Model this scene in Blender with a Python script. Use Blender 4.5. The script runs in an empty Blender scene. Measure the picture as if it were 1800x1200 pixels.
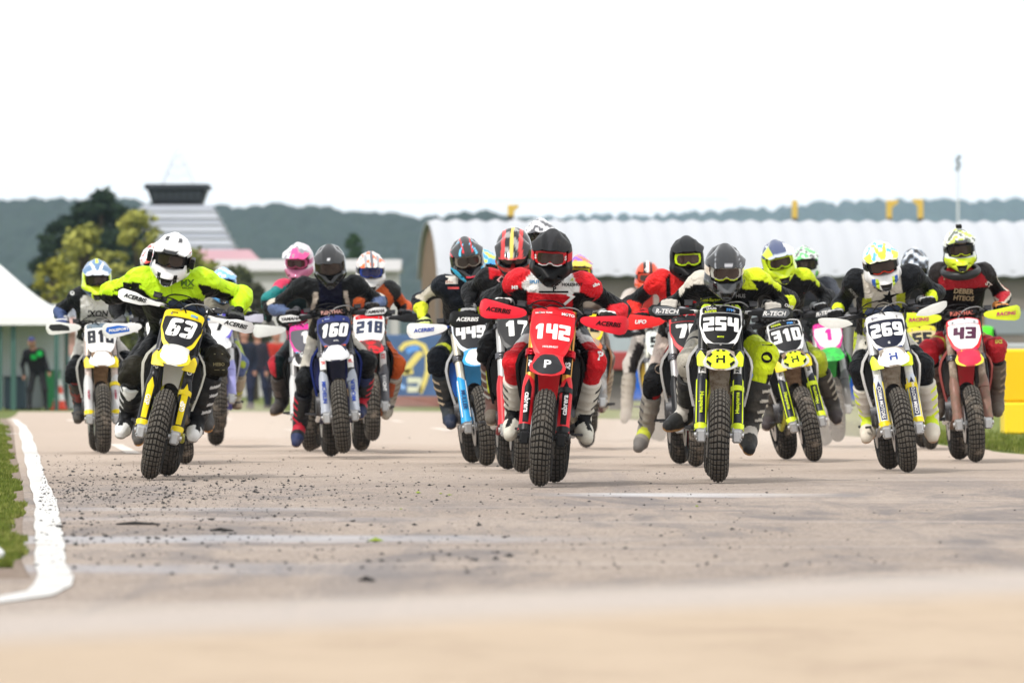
import bpy, math, random, numpy as np
from mathutils import Vector, Matrix
from mathutils.bvhtree import BVHTree
from mathutils.geometry import tessellate_polygon
random.seed(7); rng = np.random.default_rng(7)
PI = math.pi
scene = bpy.context.scene
C = scene.collection
# ------------------------------------------------------------------ camera, sky, sun, exposure
F, HOR, CH = 11400.0, 653.0, 0.70          # focal length in photo pixels, horizon row, eye height
cam = bpy.data.cameras.new('camera'); co = bpy.data.objects.new('camera', cam); C.objects.link(co)
cam.lens = F/1800*36; cam.sensor_width = 36; cam.shift_y = (HOR-600)/1800
cam.clip_start = 0.5; cam.clip_end = 20000
cam.dof.use_dof = True; cam.dof.focus_distance = 41.0; cam.dof.aperture_fstop = 5.6; cam.dof.aperture_blades = 9
co.location = (0, 0, CH); co.rotation_euler = (PI/2, 0, 0)
scene.camera = co
SUN_EL, SUN_AZ = math.radians(50), math.radians(-146)     # azimuth from +Y, clockwise
wd = bpy.data.worlds.new('World'); scene.world = wd; wd.use_nodes = True
wn = wd.node_tree.nodes; wl = wd.node_tree.links
sky = wn.new('ShaderNodeTexSky'); sky.sky_type = 'NISHITA'; sky.sun_disc = False
sky.sun_elevation = SUN_EL; sky.sun_rotation = SUN_AZ; sky.dust_density = 3.0; sky.air_density = 1.0
hs = wn.new('ShaderNodeHueSaturation'); hs.inputs['Saturation'].default_value = 0.12
mx = wn.new('ShaderNodeMix'); mx.data_type = 'RGBA'; mx.inputs[0].default_value = 0.9
mx.inputs[7].default_value = (9.3, 9.36, 9.45, 1)          # cloud cover
wl.new(sky.outputs[0], hs.inputs['Color']); wl.new(hs.outputs[0], mx.inputs[6])
bg = wn['Background']; bg.inputs[1].default_value = 0.112
# overcast sky: about twice as bright overhead as at the horizon
gtc = wn.new('ShaderNodeTexCoord'); gsx = wn.new('ShaderNodeSeparateXYZ'); grm = wn.new('ShaderNodeMapRange'); gmul = wn.new('ShaderNodeVectorMath'); gmul.operation = 'SCALE'
wl.new(gtc.outputs['Generated'], gsx.inputs[0]); wl.new(gsx.outputs[2], grm.inputs[0]); grm.inputs[3].default_value = 1.34; grm.inputs[4].default_value = 1.42
wl.new(mx.outputs[2], gmul.inputs[0]); wl.new(grm.outputs[0], gmul.inputs['Scale']); wl.new(gmul.outputs[0], bg.inputs[0])
sl = bpy.data.lights.new('sun', 'SUN'); sl.energy = 2.4; sl.angle = math.radians(5); sl.color = (1, 0.95, 0.88)
so = bpy.data.objects.new('sun', sl); C.objects.link(so)
sd = Vector((math.sin(SUN_AZ)*math.cos(SUN_EL), math.cos(SUN_AZ)*math.cos(SUN_EL), math.sin(SUN_EL)))
so.rotation_euler = sd.to_track_quat('Z', 'Y').to_euler(); so.location = (0, 20, 30)
vs = scene.view_settings; vs.view_transform = 'Standard'; vs.look = 'None'; vs.gamma = 1; vs.exposure = 0.06
scene.cycles.max_bounces = 5; scene.cycles.diffuse_bounces = 3; scene.cycles.glossy_bounces = 3
scene.cycles.transparent_max_bounces = 32; scene.cycles.use_denoising = True
scene.cycles.volume_bounces = 1

# ------------------------------------------------------------------ helpers
def scale_at(py): return (py-HOR)/CH
def W(px, py, Y): return Vector(((px-900)/F*Y, Y, CH+(HOR-py)/F*Y))
def G(px, py):
    Y = CH*F/(py-HOR); return ((px-900)/F*Y, Y)
def tag(o, label=None, cat=None, group=None, kind=None):
    if label: o['label'] = label
    if cat: o['category'] = cat
    if group: o['group'] = group
    if kind: o['kind'] = kind
    return o
def empty(name, M=None):
    o = bpy.data.objects.new(name, None); C.objects.link(o); o.empty_display_size = .2
    if M is not None: o.matrix_world = M
    return o
def mesh(name, V, Fc, smooth=False, angle=None):
    me = bpy.data.meshes.new(name)
    V = [tuple(v) for v in V] if not isinstance(V, np.ndarray) else V
    me.from_pydata(V, [], Fc if isinstance(Fc, list) else Fc.tolist()); me.update()
    if smooth: me.polygons.foreach_set('use_smooth', [True]*len(me.polygons))
    if angle is not None:
        me.polygons.foreach_set('use_smooth', [True]*len(me.polygons)); me.set_sharp_from_angle(angle=math.radians(angle))
    me.materials.append(None)
    return me
def obj(name, me, mat=None, parent=None, M=None, **kw):
    o = bpy.data.objects.new(name, me); C.objects.link(o)
    if parent is not None: o.parent = parent
    if M is not None: o.matrix_local = M
    if mat is not None:
        mats = mat if isinstance(mat, (list, tuple)) else [mat]
        while len(me.materials) < len(mats): me.materials.append(None)
        for i, m in enumerate(mats):
            o.material_slots[i].link = 'OBJECT'; o.material_slots[i].material = m
    if kw: tag(o, **kw)
    return o
class MB:
    "collects simple shapes into one mesh"
    def __init__(s): s.V = []; s.F = []; s.I = []
    def add(s, V, Fc, mi=0):
        n = len(s.V); s.V += [Vector(v) for v in V]; s.F += [tuple(i+n for i in f) for f in Fc]; s.I += [mi]*len(Fc); return s
    def box(s, c, h, R=None, bev=0.0, mi=0):
        c = Vector(c)
        if bev <= 0:
            P = [Vector((sx*h[0], sy*h[1], sz*h[2])) for sx in (-1, 1) for sy in (-1, 1) for sz in (-1, 1)]
            Fc = [(0,1,3,2),(4,6,7,5),(0,4,5,1),(2,3,7,6),(0,2,6,4),(1,5,7,3)]
        else:
            P = []; idx = {}
            b = [min(bev, .9*x) for x in h]
            for sx in (-1,1):
                for sy in (-1,1):
                    for sz in (-1,1):
                        for k in range(3):
                            v = [sx*(h[0]-b[0]), sy*(h[1]-b[1]), sz*(h[2]-b[2])]; v[k] = (sx,sy,sz)[k]*h[k]
                            idx[(sx,sy,sz,k)] = len(P); P.append(Vector(v))
            Fc = []
            for sx in (-1,1):
                Fc.append([idx[(sx,a,b_,0)] for a,b_ in ((-1,-1),(1,-1),(1,1),(-1,1))][::sx])
                Fc.append([idx[(a,sx,b_,1)] for a,b_ in ((-1,-1),(-1,1),(1,1),(1,-1))][::sx])
                Fc.append([idx[(a,b_,sx,2)] for a,b_ in ((-1,-1),(1,-1),(1,1),(-1,1))][::sx])
            for a in (-1,1):
                for b_ in (-1,1):
                    Fc.append([idx[(a,b_,-1,0)], idx[(a,b_,1,0)], idx[(a,b_,1,1)], idx[(a,b_,-1,1)]][::a*b_])
                    Fc.append([idx[(a,-1,b_,0)], idx[(a,-1,b_,2)], idx[(a,1,b_,2)], idx[(a,1,b_,0)]][::a*b_])
                    Fc.append([idx[(-1,a,b_,1)], idx[(1,a,b_,1)], idx[(1,a,b_,2)], idx[(-1,a,b_,2)]][::a*b_])
            for sx in (-1,1):
                for sy in (-1,1):
                    for sz in (-1,1): Fc.append([idx[(sx,sy,sz,k)] for k in (0,1,2)][::sx*sy*sz])
        if R is not None: P = [R @ p for p in P]
        return s.add([c+p for p in P], Fc, mi)
    def tube(s, pts, r, n=8, cap=True, mi=0):
        pts = [Vector(p) for p in pts]
        rs = r if isinstance(r, (list, tuple)) else [r]*len(pts)
        V = []; Fc = []; up = None
        for i, p in enumerate(pts):
            d = (pts[min(i+1, len(pts)-1)]-pts[max(i-1, 0)]).normalized()
            if up is None: up = d.orthogonal().normalized()
            up = (up - d*up.dot(d)).normalized(); b = d.cross(up)
            for k in range(n):
                a = 2*PI*k/n; V.append(p+(up*math.cos(a)+b*math.sin(a))*rs[i])
        for i in range(len(pts)-1):
            for k in range(n):
                k2 = (k+1) % n; Fc.append((i*n+k, i*n+k2, (i+1)*n+k2, (i+1)*n+k))
        if cap: Fc.append(tuple(range(n))[::-1]); Fc.append(tuple((len(pts)-1)*n+k for k in range(n)))
        return s.add(V, Fc, mi)
    def lathe_x(s, prof, c, n=48, mi=0):
        "profile (x, r) spun round the x axis"
        V = []; Fc = []; m = len(prof)
        for k in range(n):
            a = 2*PI*k/n
            for x, r in prof: V.append((c[0]+x, c[1]+r*math.cos(a), c[2]+r*math.sin(a)))
        for k in range(n):
            for j in range(m-1): Fc.append((k*m+j, k*m+j+1, ((k+1)%n)*m+j+1, ((k+1)%n)*m+j))
        return s.add(V, Fc, mi)
    def prism(s, poly, z0, z1, mp=lambda x, y, z: (x, y, z), mi=0):
        n = len(poly); V = [mp(x, y, z0) for x, y in poly]+[mp(x, y, z1) for x, y in poly]
        Fc = [tuple(range(n))[::-1], tuple(range(n, 2*n))]+[(i, (i+1)%n, n+(i+1)%n, n+i) for i in range(n)]
        return s.add(V, Fc, mi)
    def mesh(s, name, smooth=False, angle=None):
        me = mesh(name, s.V, s.F, smooth, angle)
        if any(s.I):
            for _ in range(max(s.I)): me.materials.append(None)
            me.polygons.foreach_set('material_index', s.I)
        return me
def chamfer(poly, c):
    out = []; n = len(poly)
    for i in range(n):
        a, p, b = Vector(poly[i-1]), Vector(poly[i]), Vector(poly[(i+1)%n])
        da, db = (a-p), (b-p); ca = min(c, da.length*.4); cb = min(c, db.length*.4)
        out += [p+da.normalized()*ca, p+(da.normalized()*ca+db.normalized()*cb)*.28, p+db.normalized()*cb]
    return [tuple(v) for v in out]
def shield(outline, fn, thick=.004, rings=4, round_=None, sub=.11):
    "a curved plate: star-shaped 2D outline, fn(a, b, w) -> 3D, w = outwards"
    if round_: outline = chamfer(outline, round_)
    ext = max(max(p[0] for p in outline)-min(p[0] for p in outline), max(p[1] for p in outline)-min(p[1] for p in outline)); o2 = []
    for i in range(len(outline)):
        p, q = outline[i], outline[(i+1) % len(outline)]; k = max(1, int(math.hypot(q[0]-p[0], q[1]-p[1])/(ext*sub)+.5))
        o2 += [(p[0]+(q[0]-p[0])*j/k, p[1]+(q[1]-p[1])*j/k) for j in range(k)]
    outline = o2
    cx = sum(p[0] for p in outline)/len(outline); cy = sum(p[1] for p in outline)/len(outline)
    n = len(outline); V = []; Fc = []
    for side, w in ((0, 0.0), (1, -thick)):
        base = len(V); V.append(fn(cx, cy, w))
        for r in range(1, rings+1):
            k = r/rings
            for x, y in outline:
                ww = w + (-thick*.25 if (r == rings and side == 0) else 0)
                V.append(fn(cx+(x-cx)*k, cy+(y-cy)*k, ww))
        for i in range(n):
            j = (i+1) % n
            f = (base, base+1+i, base+1+j); Fc.append(f if side == 0 else f[::-1])
            for r in range(rings-1):
                o = base+1+r*n; f = (o+i, o+n+i, o+n+j, o+j); Fc.append(f if side == 0 else f[::-1])
    o0 = 1+(rings-1)*n; o1 = (1+rings*n)+1+(rings-1)*n
    for i in range(n):
        j = (i+1) % n; Fc.append((o0+i, o1+i, o1+j, o0+j))
    return [Vector(v) for v in V], Fc
def shield_mesh(name, outline, fn, thick=.004, rings=4, round_=None, angle=40):
    V, Fc = shield(outline, fn, thick, rings, round_); return mesh(name, V, Fc, angle=angle)
def strip_sheet(name, rows, fn=None, thick=0):
    "grid surface from rows of points"
    n = len(rows[0]); V = [Vector(p) for r in rows for p in r]; Fc = []
    for i in range(len(rows)-1):
        for j in range(n-1): Fc.append((i*n+j, i*n+j+1, (i+1)*n+j+1, (i+1)*n+j))
    if thick:
        m = mesh('tmp', V, Fc, True); nr = [v.normal.copy() for v in m.vertices]; bpy.data.meshes.remove(m)
        k = len(V); V += [V[i]-nr[i]*thick for i in range(k)]; Fc += [tuple(i+k for i in f)[::-1] for f in Fc]
        R = len(rows)
        edge = [(i*n, (i+1)*n) for i in range(R-1)]+[((i+1)*n+n-1, i*n+n-1) for i in range(R-1)] + \
               [(j+1, j) for j in range(n-1)]+[((R-1)*n+j, (R-1)*n+j+1) for j in range(n-1)]
        Fc += [(a, b, b+k, a+k) for a, b in edge]
    return mesh(name, V, Fc, angle=45)
# --- lettering
_tc = {}
def text_tris(s, bold=.02, shear=0.0, spacing=1.0):
    key = (s, bold, shear, spacing)
    if key in _tc: return _tc[key]
    cu = bpy.data.curves.new('lettering', 'FONT'); cu.body = s; cu.size = 1; cu.offset = bold; cu.shear = shear
    cu.resolution_u = 2; cu.space_character = spacing
    o = bpy.data.objects.new('lettering', cu); C.objects.link(o)
    dg = bpy.context.evaluated_depsgraph_get(); me = o.evaluated_get(dg).to_mesh()
    V = [(v.co.x, v.co.y) for v in me.vertices]; Fc = [tuple(p.vertices) for p in me.polygons]
    o.evaluated_get(dg).to_mesh_clear(); bpy.data.objects.remove(o); bpy.data.curves.remove(cu)
    if V:
        x0, x1 = min(v[0] for v in V), max(v[0] for v in V); y0, y1 = min(v[1] for v in V), max(v[1] for v in V)
        h = y1-y0; V = [((x-(x0+x1)/2)/h, (y-(y0+y1)/2)/h) for x, y in V]
    _tc[key] = (V, Fc); return _tc[key]
DIG = {'0': ([(0,0),(6,0),(6,10),(0,10)], [[(2.3,2.2),(3.7,2.2),(3.7,7.8),(2.3,7.8)]]),
 '1': ([(1.4,0),(4.2,0),(4.2,10),(1.9,10),(.2,8.3),(.2,6.3),(1.4,6.9)], []),
 '2': ([(0,0),(6,0),(6,2.3),(2.5,2.3),(2.5,3.8),(6,3.8),(6,10),(0,10),(0,7.7),(3.6,7.7),(3.6,6.1),(0,6.1)], []),
 '3': ([(0,0),(6,0),(6,10),(0,10),(0,7.7),(3.6,7.7),(3.6,6.1),(1,6.1),(1,3.9),(3.6,3.9),(3.6,2.3),(0,2.3)], []),
 '4': ([(3.6,0),(6.1,0),(6.1,10),(3.6,10),(3.6,6),(2.4,6),(2.4,10),(0,10),(0,3.7),(3.6,3.7)], []),
 '5': ([(0,0),(6,0),(6,6.1),(2.4,6.1),(2.4,7.7),(6,7.7),(6,10),(0,10),(0,3.9),(3.6,3.9),(3.6,2.3),(0,2.3)], []),
 '6': ([(0,0),(6,0),(6,6.1),(2.4,6.1),(2.4,7.7),(6,7.7),(6,10),(0,10)], [[(2.4,2.1),(3.6,2.1),(3.6,4),(2.4,4)]]),
 '7': ([(1.2,0),(3.9,0),(6,7.4),(6,10),(0,10),(0,7.6),(3.3,7.6)], []),
 '8': ([(0,0),(6,0),(6,10),(0,10)], [[(2.4,2.1),(3.6,2.1),(3.6,4.1),(2.4,4.1)], [(2.4,6),(3.6,6),(3.6,7.9),(2.4,7.9)]]),
 '9': ([(0,0),(6,0),(6,10),(0,10),(0,3.9),(3.6,3.9),(3.6,2.3),(0,2.3)], [[(2.4,6),(3.6,6),(3.6,7.9),(2.4,7.9)]])}
def digit_tris(d, rnd=.55, shear=0.0):
    o, hs_ = DIG[d]
    loops = [chamfer(o, rnd)]+[chamfer(h, .35) for h in hs_]
    L3 = [[Vector((x, y, 0)) for x, y in l] for l in loops]
    T = tessellate_polygon(L3); V = [(p.x/10+shear*(p.y/10-.5), p.y/10-.5) for l in L3 for p in l]
    return V, [tuple(t) for t in T]
def flat_mesh(name, V, Fc, fn, size=1.0, at=(0, 0), rot=0.0, w=.0015, sx=1.0, depth=0.0):
    c, s_ = math.cos(rot), math.sin(rot); P = []
    for x, y in V:
        x, y = x*size*sx, y*size; P.append(fn(at[0]+x*c-y*s_, at[1]+x*s_+y*c, w))
    return mesh(name, P, list(Fc))
# ------------------------------------------------------------------ materials
MC = {}
def nt(m): return m.node_tree.nodes, m.node_tree.links
def mat(name, col, rough=.5, metal=0.0, var=.12, scale=30, bump=0.0, bscale=200, dirt=0.0, dirtcol=(.16,.12,.085), coat=0.0, spec=.3, dscale=14):
    key = (name, tuple(col), rough, metal, var, dirt)
    if key in MC: return MC[key]
    m = bpy.data.materials.new(name); m.use_nodes = True; N, L = nt(m); b = N['Principled BSDF']
    b.inputs['Roughness'].default_value = rough; b.inputs['Metallic'].default_value = metal
    b.inputs['Coat Weight'].default_value = coat; b.inputs['Specular IOR Level'].default_value = spec
    tc = N.new('ShaderNodeTexCoord'); n1 = N.new('ShaderNodeTexNoise'); n1.inputs['Scale'].default_value = scale; n1.inputs['Detail'].default_value = 4
    L.new(tc.outputs['Object'], n1.inputs['Vector'])
    cr = N.new('ShaderNodeMix'); cr.data_type = 'RGBA'
    cr.inputs[6].default_value = (*[c*(1-var) for c in col], 1); cr.inputs[7].default_value = (*[min(1, c*(1+var)) for c in col], 1)
    L.new(n1.outputs[0], cr.inputs[0]); out = cr.outputs[2]
    if dirt > 0:
        n2 = N.new('ShaderNodeTexNoise'); n2.inputs['Scale'].default_value = dscale; n2.inputs['Detail'].default_value = 8; n2.inputs['Roughness'].default_value = .7
        L.new(tc.outputs['Object'], n2.inputs['Vector'])
        r = N.new('ShaderNodeMapRange'); r.inputs[1].default_value = .66-.35*dirt; r.inputs[2].default_value = .78-.2*dirt; r.inputs[4].default_value = min(1, .35+dirt)
        L.new(n2.outputs[0], r.inputs[0]); d = N.new('ShaderNodeMix'); d.data_type = 'RGBA'
        d.inputs[7].default_value = (*dirtcol, 1); L.new(r.outputs[0], d.inputs[0]); L.new(out, d.inputs[6]); out = d.outputs[2]
        rr = N.new('ShaderNodeMapRange'); rr.inputs[3].default_value = rough; rr.inputs[4].default_value = .85
        L.new(r.outputs[0], rr.inputs[0]); L.new(rr.outputs[0], b.inputs['Roughness'])
    L.new(out, b.inputs['Base Color'])
    if bump:
        n3 = N.new('ShaderNodeTexNoise'); n3.inputs['Scale'].default_value = bscale; n3.inputs['Detail'].default_value = 5
        L.new(tc.outputs['Object'], n3.inputs['Vector'])
        bp = N.new('ShaderNodeBump'); bp.inputs['Strength'].default_value = bump; bp.inputs['Distance'].default_value = .01
        L.new(n3.outputs[0], bp.inputs['Height']); L.new(bp.outputs[0], b.inputs['Normal'])
    MC[key] = m; return m
def painted(name, rough=.5, wr=0.0, wscale=16, coat=0.0, dirt=.15, fine=.15, dirtcol=(.15,.115,.08)):
    "material that takes its print from the colour attribute of the mesh"
    if name in MC: return MC[name]
    m = bpy.data.materials.new(name); m.use_nodes = True; N, L = nt(m); b = N['Principled BSDF']
    b.inputs['Roughness'].default_value = rough; b.inputs['Coat Weight'].default_value = coat; b.inputs['Specular IOR Level'].default_value = .12
    at = N.new('ShaderNodeAttribute'); at.attribute_name = 'Col'
    tc = N.new('ShaderNodeTexCoord'); n1 = N.new('ShaderNodeTexNoise'); n1.inputs['Scale'].default_value = 9; n1.inputs['Detail'].default_value = 9; n1.inputs['Roughness'].default_value = .72
    L.new(tc.outputs['Object'], n1.inputs['Vector'])
    r = N.new('ShaderNodeMapRange'); r.inputs[1].default_value = .52; r.inputs[2].default_value = .75; r.inputs[4].default_value = dirt*2
    L.new(n1.outputs[0], r.inputs[0])
    d = N.new('ShaderNodeMix'); d.data_type = 'RGBA'; d.inputs[7].default_value = (*dirtcol, 1)
    L.new(r.outputs[0], d.inputs[0]); L.new(at.outputs[0], d.inputs[6]); L.new(d.outputs[2], b.inputs['Base Color'])
    last = None
    if wr:
        n3 = N.new('ShaderNodeTexNoise'); n3.inputs['Scale'].default_value = wscale; n3.inputs['Detail'].default_value = 3; n3.inputs['Distortion'].default_value = 1.6
        L.new(tc.outputs['Object'], n3.inputs['Vector'])
        b1 = N.new('ShaderNodeBump'); b1.inputs['Strength'].default_value = wr; b1.inputs['Distance'].default_value = .03
        L.new(n3.outputs[0], b1.inputs['Height']); last = b1
    if fine:
        n4 = N.new('ShaderNodeTexNoise'); n4.inputs['Scale'].default_value = 160; n4.inputs['Detail'].default_value = 3
        L.new(tc.outputs['Object'], n4.inputs['Vector'])
        b2 = N.new('ShaderNodeBump'); b2.inputs['Strength'].default_value = fine; b2.inputs['Distance'].default_value = .004
        L.new(n4.outputs[0], b2.inputs['Height'])
        if last: L.new(last.outputs[0], b2.inputs['Normal'])
        last = b2
    if last: L.new(last.outputs[0], b.inputs['Normal'])
    MC[name] = m; return m
K = (.007,.007,.008); WH = (.78,.78,.77); RD = (.62,.012,.02); YL = (.66,.80,.02); YEL = (.80,.62,.01); GR = (.10,.105,.11); LG = (.38,.39,.40)
BL = (.01,.07,.42); SB = (.03,.35,.72); NV = (.012,.018,.06); OR = (.70,.12,.02); CR = (.62,.58,.50); PK = (.75,.03,.30); TL = (.02,.30,.30); GN = (.05,.6,.08); BR = (.17,.125,.085)
def plastic(c, dirt=.12):
    if max(c) < .07: c = tuple(x*.5 for x in c); dirt = dirt if dirt > .3 else .0
    return mat('scuffed plastic', c, .38, 0, .06, 20, .05, 300, dirt if dirt >= .3 else dirt*.6)
def metal(c, r=.35): return mat('worn metal', c, r, .85, .15, 40, .05, 200, .12)
def decalm(c):
    if max(c) < .07: c = tuple(x*.5 for x in c)
    return mat('printed film', c, .5, 0, .04, 40, 0, 1, .03, spec=.15)
BLACKPL = plastic(K, .1); ALU = metal((.55,.55,.55)); DARKM = metal((.08,.08,.085), .5); STEEL = metal((.35,.34,.33), .3)
# ------------------------------------------------------------------ implicit surfaces
def surf_nets(fn, lo, hi, h):
    lo = np.array(lo, float); hi = np.array(hi, float); n = np.ceil((hi-lo)/h).astype(int)+2
    ax = [lo[i]+h*np.arange(n[i]) for i in range(3)]
    X, Y, Z = np.meshgrid(*[a.astype(np.float32) for a in ax], indexing='ij')
    D = fn(X.ravel(), Y.ravel(), Z.ravel()).reshape(X.shape).astype(np.float32)
    S = D < 0
    c = [S[i:n[0]-1+i, j:n[1]-1+j, k:n[2]-1+k] for i in (0,1) for j in (0,1) for k in (0,1)]
    any_ = np.logical_or.reduce(c); all_ = np.logical_and.reduce(c); act = any_ & ~all_
    idx = np.full(act.shape, -1, np.int64); ids = np.argwhere(act); idx[act] = np.arange(len(ids))
    acc = np.zeros((len(ids), 3)); cnt = np.zeros(len(ids)); i0, j0, k0 = ids.T
    corners = [(a, b, e) for a in (0,1) for b in (0,1) for e in (0,1)]
    for p in corners:
        for axn in range(3):
            if p[axn]: continue
            q = list(p); q[axn] = 1
            dp = D[i0+p[0], j0+p[1], k0+p[2]]; dq = D[i0+q[0], j0+q[1], k0+q[2]]
            m = (dp < 0) != (dq < 0); t = np.where(m, dp/(dp-dq+1e-12), 0)
            pt = np.array(p, float)[None, :].repeat(len(ids), 0); pt[:, axn] += t
            acc[m] += pt[m]; cnt[m] += 1
    V = (ids+acc/cnt[:, None])*h+lo
    Q = []
    for axn in range(3):
        u, v = (axn+1) % 3, (axn+2) % 3
        sl0 = [slice(1, n[k]-1) for k in range(3)]; sl0[axn] = slice(0, n[axn]-1)
        sl1 = list(sl0); sl1[axn] = slice(1, n[axn])
        a, b = S[tuple(sl0)], S[tuple(sl1)]; e = np.argwhere(a != b); 
        if not len(e): continue
        base = e+np.array([0 if k == axn else 1 for k in range(3)])
        sgn = a[tuple(e.T)]
        def g(du, dv):
            r = base.copy(); r[:, u] -= du; r[:, v] -= dv; return idx[tuple(r.T)]
        q = np.stack([g(1,1), g(0,1), g(0,0), g(1,0)], 1)
        q[~sgn] = q[~sgn][:, ::-1]; Q.append(q)
    return V, np.concatenate(Q)
def cone_d(X, Y, Z, a, b, ra, rb):
    ax, ay, az = a; dx, dy, dz = b[0]-ax, b[1]-ay, b[2]-az; L2 = dx*dx+dy*dy+dz*dz+1e-9
    t = np.clip(((X-ax)*dx+(Y-ay)*dy+(Z-az)*dz)/L2, 0, 1)
    return np.sqrt((X-ax-t*dx)**2+(Y-ay-t*dy)**2+(Z-az-t*dz)**2)-(ra+(rb-ra)*t), t
def smooth_field(prims, k=70.0, pad=.07):
    def fn(X, Y, Z):
        acc = np.full(X.shape, 1e-9, np.float32)
        for p in prims:
            a, b, ra, rb = p[1:5]; r = max(ra, rb)+pad
            m = ((X > min(a[0], b[0])-r) & (X < max(a[0], b[0])+r) & (Y > min(a[1], b[1])-r) & (Y < max(a[1], b[1])+r) & (Z > min(a[2], b[2])-r) & (Z < max(a[2], b[2])+r))
            d, _ = cone_d(X[m], Y[m], Z[m], a, b, ra, rb)
            acc[m] += np.exp(-k*np.minimum(d, .3))
        return -np.log(acc)/k
    return fn
def set_col(me, cols):
    a = me.color_attributes.new('Col', 'FLOAT_COLOR', 'POINT')
    a.data.foreach_set('color', np.concatenate([cols, np.ones((len(cols), 1))], 1).astype(np.float32).ravel())
def smooth_verts(V, Q, it=1, lam=.5):
    E = np.concatenate([Q[:, [0,1]], Q[:, [1,2]], Q[:, [2,3]], Q[:, [3,0]]])
    for _ in range(it):
        s = np.zeros_like(V); c = np.zeros(len(V))
        for a, b in ((0,1),(1,0)):
            np.add.at(s, E[:, a], V[E[:, b]]); np.add.at(c, E[:, a], 1)
        V = V*(1-lam)+lam*s/np.maximum(c, 1)[:, None]
    return V
# ------------------------------------------------------------------ motorcycle meshes, shared by every bike (forward is -Y)
FA = Vector((0, -.75, .30)); UF = Vector((0, .454, .891)); NF = Vector((0, -.891, .454))
def fk(t, x=0.0, w=0.0): return FA+UF*t+Vector((x, 0, 0))+NF*w
def tyre_mesh(name, R=.30, hw=.066, h=.082, wall=1.9, worn=False):
    na, N = 7, 46; cell = [0.0, .12, .2, .82, .9]; fl = [1, 1, 0, 0, 1]
    aa = []; g = []
    amax = 1.25
    for c in range(na):
        for x, f in zip(cell, fl): aa.append(-amax+2*amax*(c+x)/na); g.append(f)
    aa.append(amax); g.append(1)
    side = [(-2.35, 0), (-2.0, 0), (-1.6, 0), (-1.35, 0)]
    A = [s[0] for s in side]+aa+[-s[0] for s in side[::-1]]; gg = [2]*4+g+[2]*4
    rc = R-h; V = []; Fc = []; cols = []; m = len(A); dep = .005 if worn else .0075
    tr = [0.0, .16, .26, .86, .95]; tf = [1, 1, 0, 0, 1]
    rows = [(k+x, f) for k in range(N) for x, f in zip(tr, tf)]; M = len(rows)
    for k, f in rows:
        for a, ga in zip(A, gg):
            th = 2*PI*(k+.45*abs(a)+.5*(int((a+amax)/(2*amax)*na) % 2)*0)/N
            groove = (ga == 1 or (f == 1 and ga == 0))
            d = 0 if ga == 2 else (dep if groove else 0)
            x = hw*math.copysign(abs(math.sin(a))**.92, math.sin(a)) if abs(a) < PI/2 else hw*math.sin(a)
            rr = rc+(h)*math.cos(a)*(1 if abs(a) < PI/2 else .62)
            nx, nr = math.sin(a), math.cos(a)
            x -= nx*d; rr -= nr*d
            V.append((x, rr*math.cos(th), rr*math.sin(th)))
            if ga == 2: cols.append((.018,.017,.016))
            elif groove: cols.append((.02,.018,.016))
            else: cols.append((.095,.086,.074) if not worn else (.055,.050,.044))
    for k in range(M):
        for j in range(m-1): Fc.append((k*m+j, k*m+j+1, ((k+1) % M)*m+j+1, ((k+1) % M)*m+j))
    me = mesh(name, V, [f[::-1] for f in Fc], angle=38); set_col(me, np.array(cols)); return me
BM = {}
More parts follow.
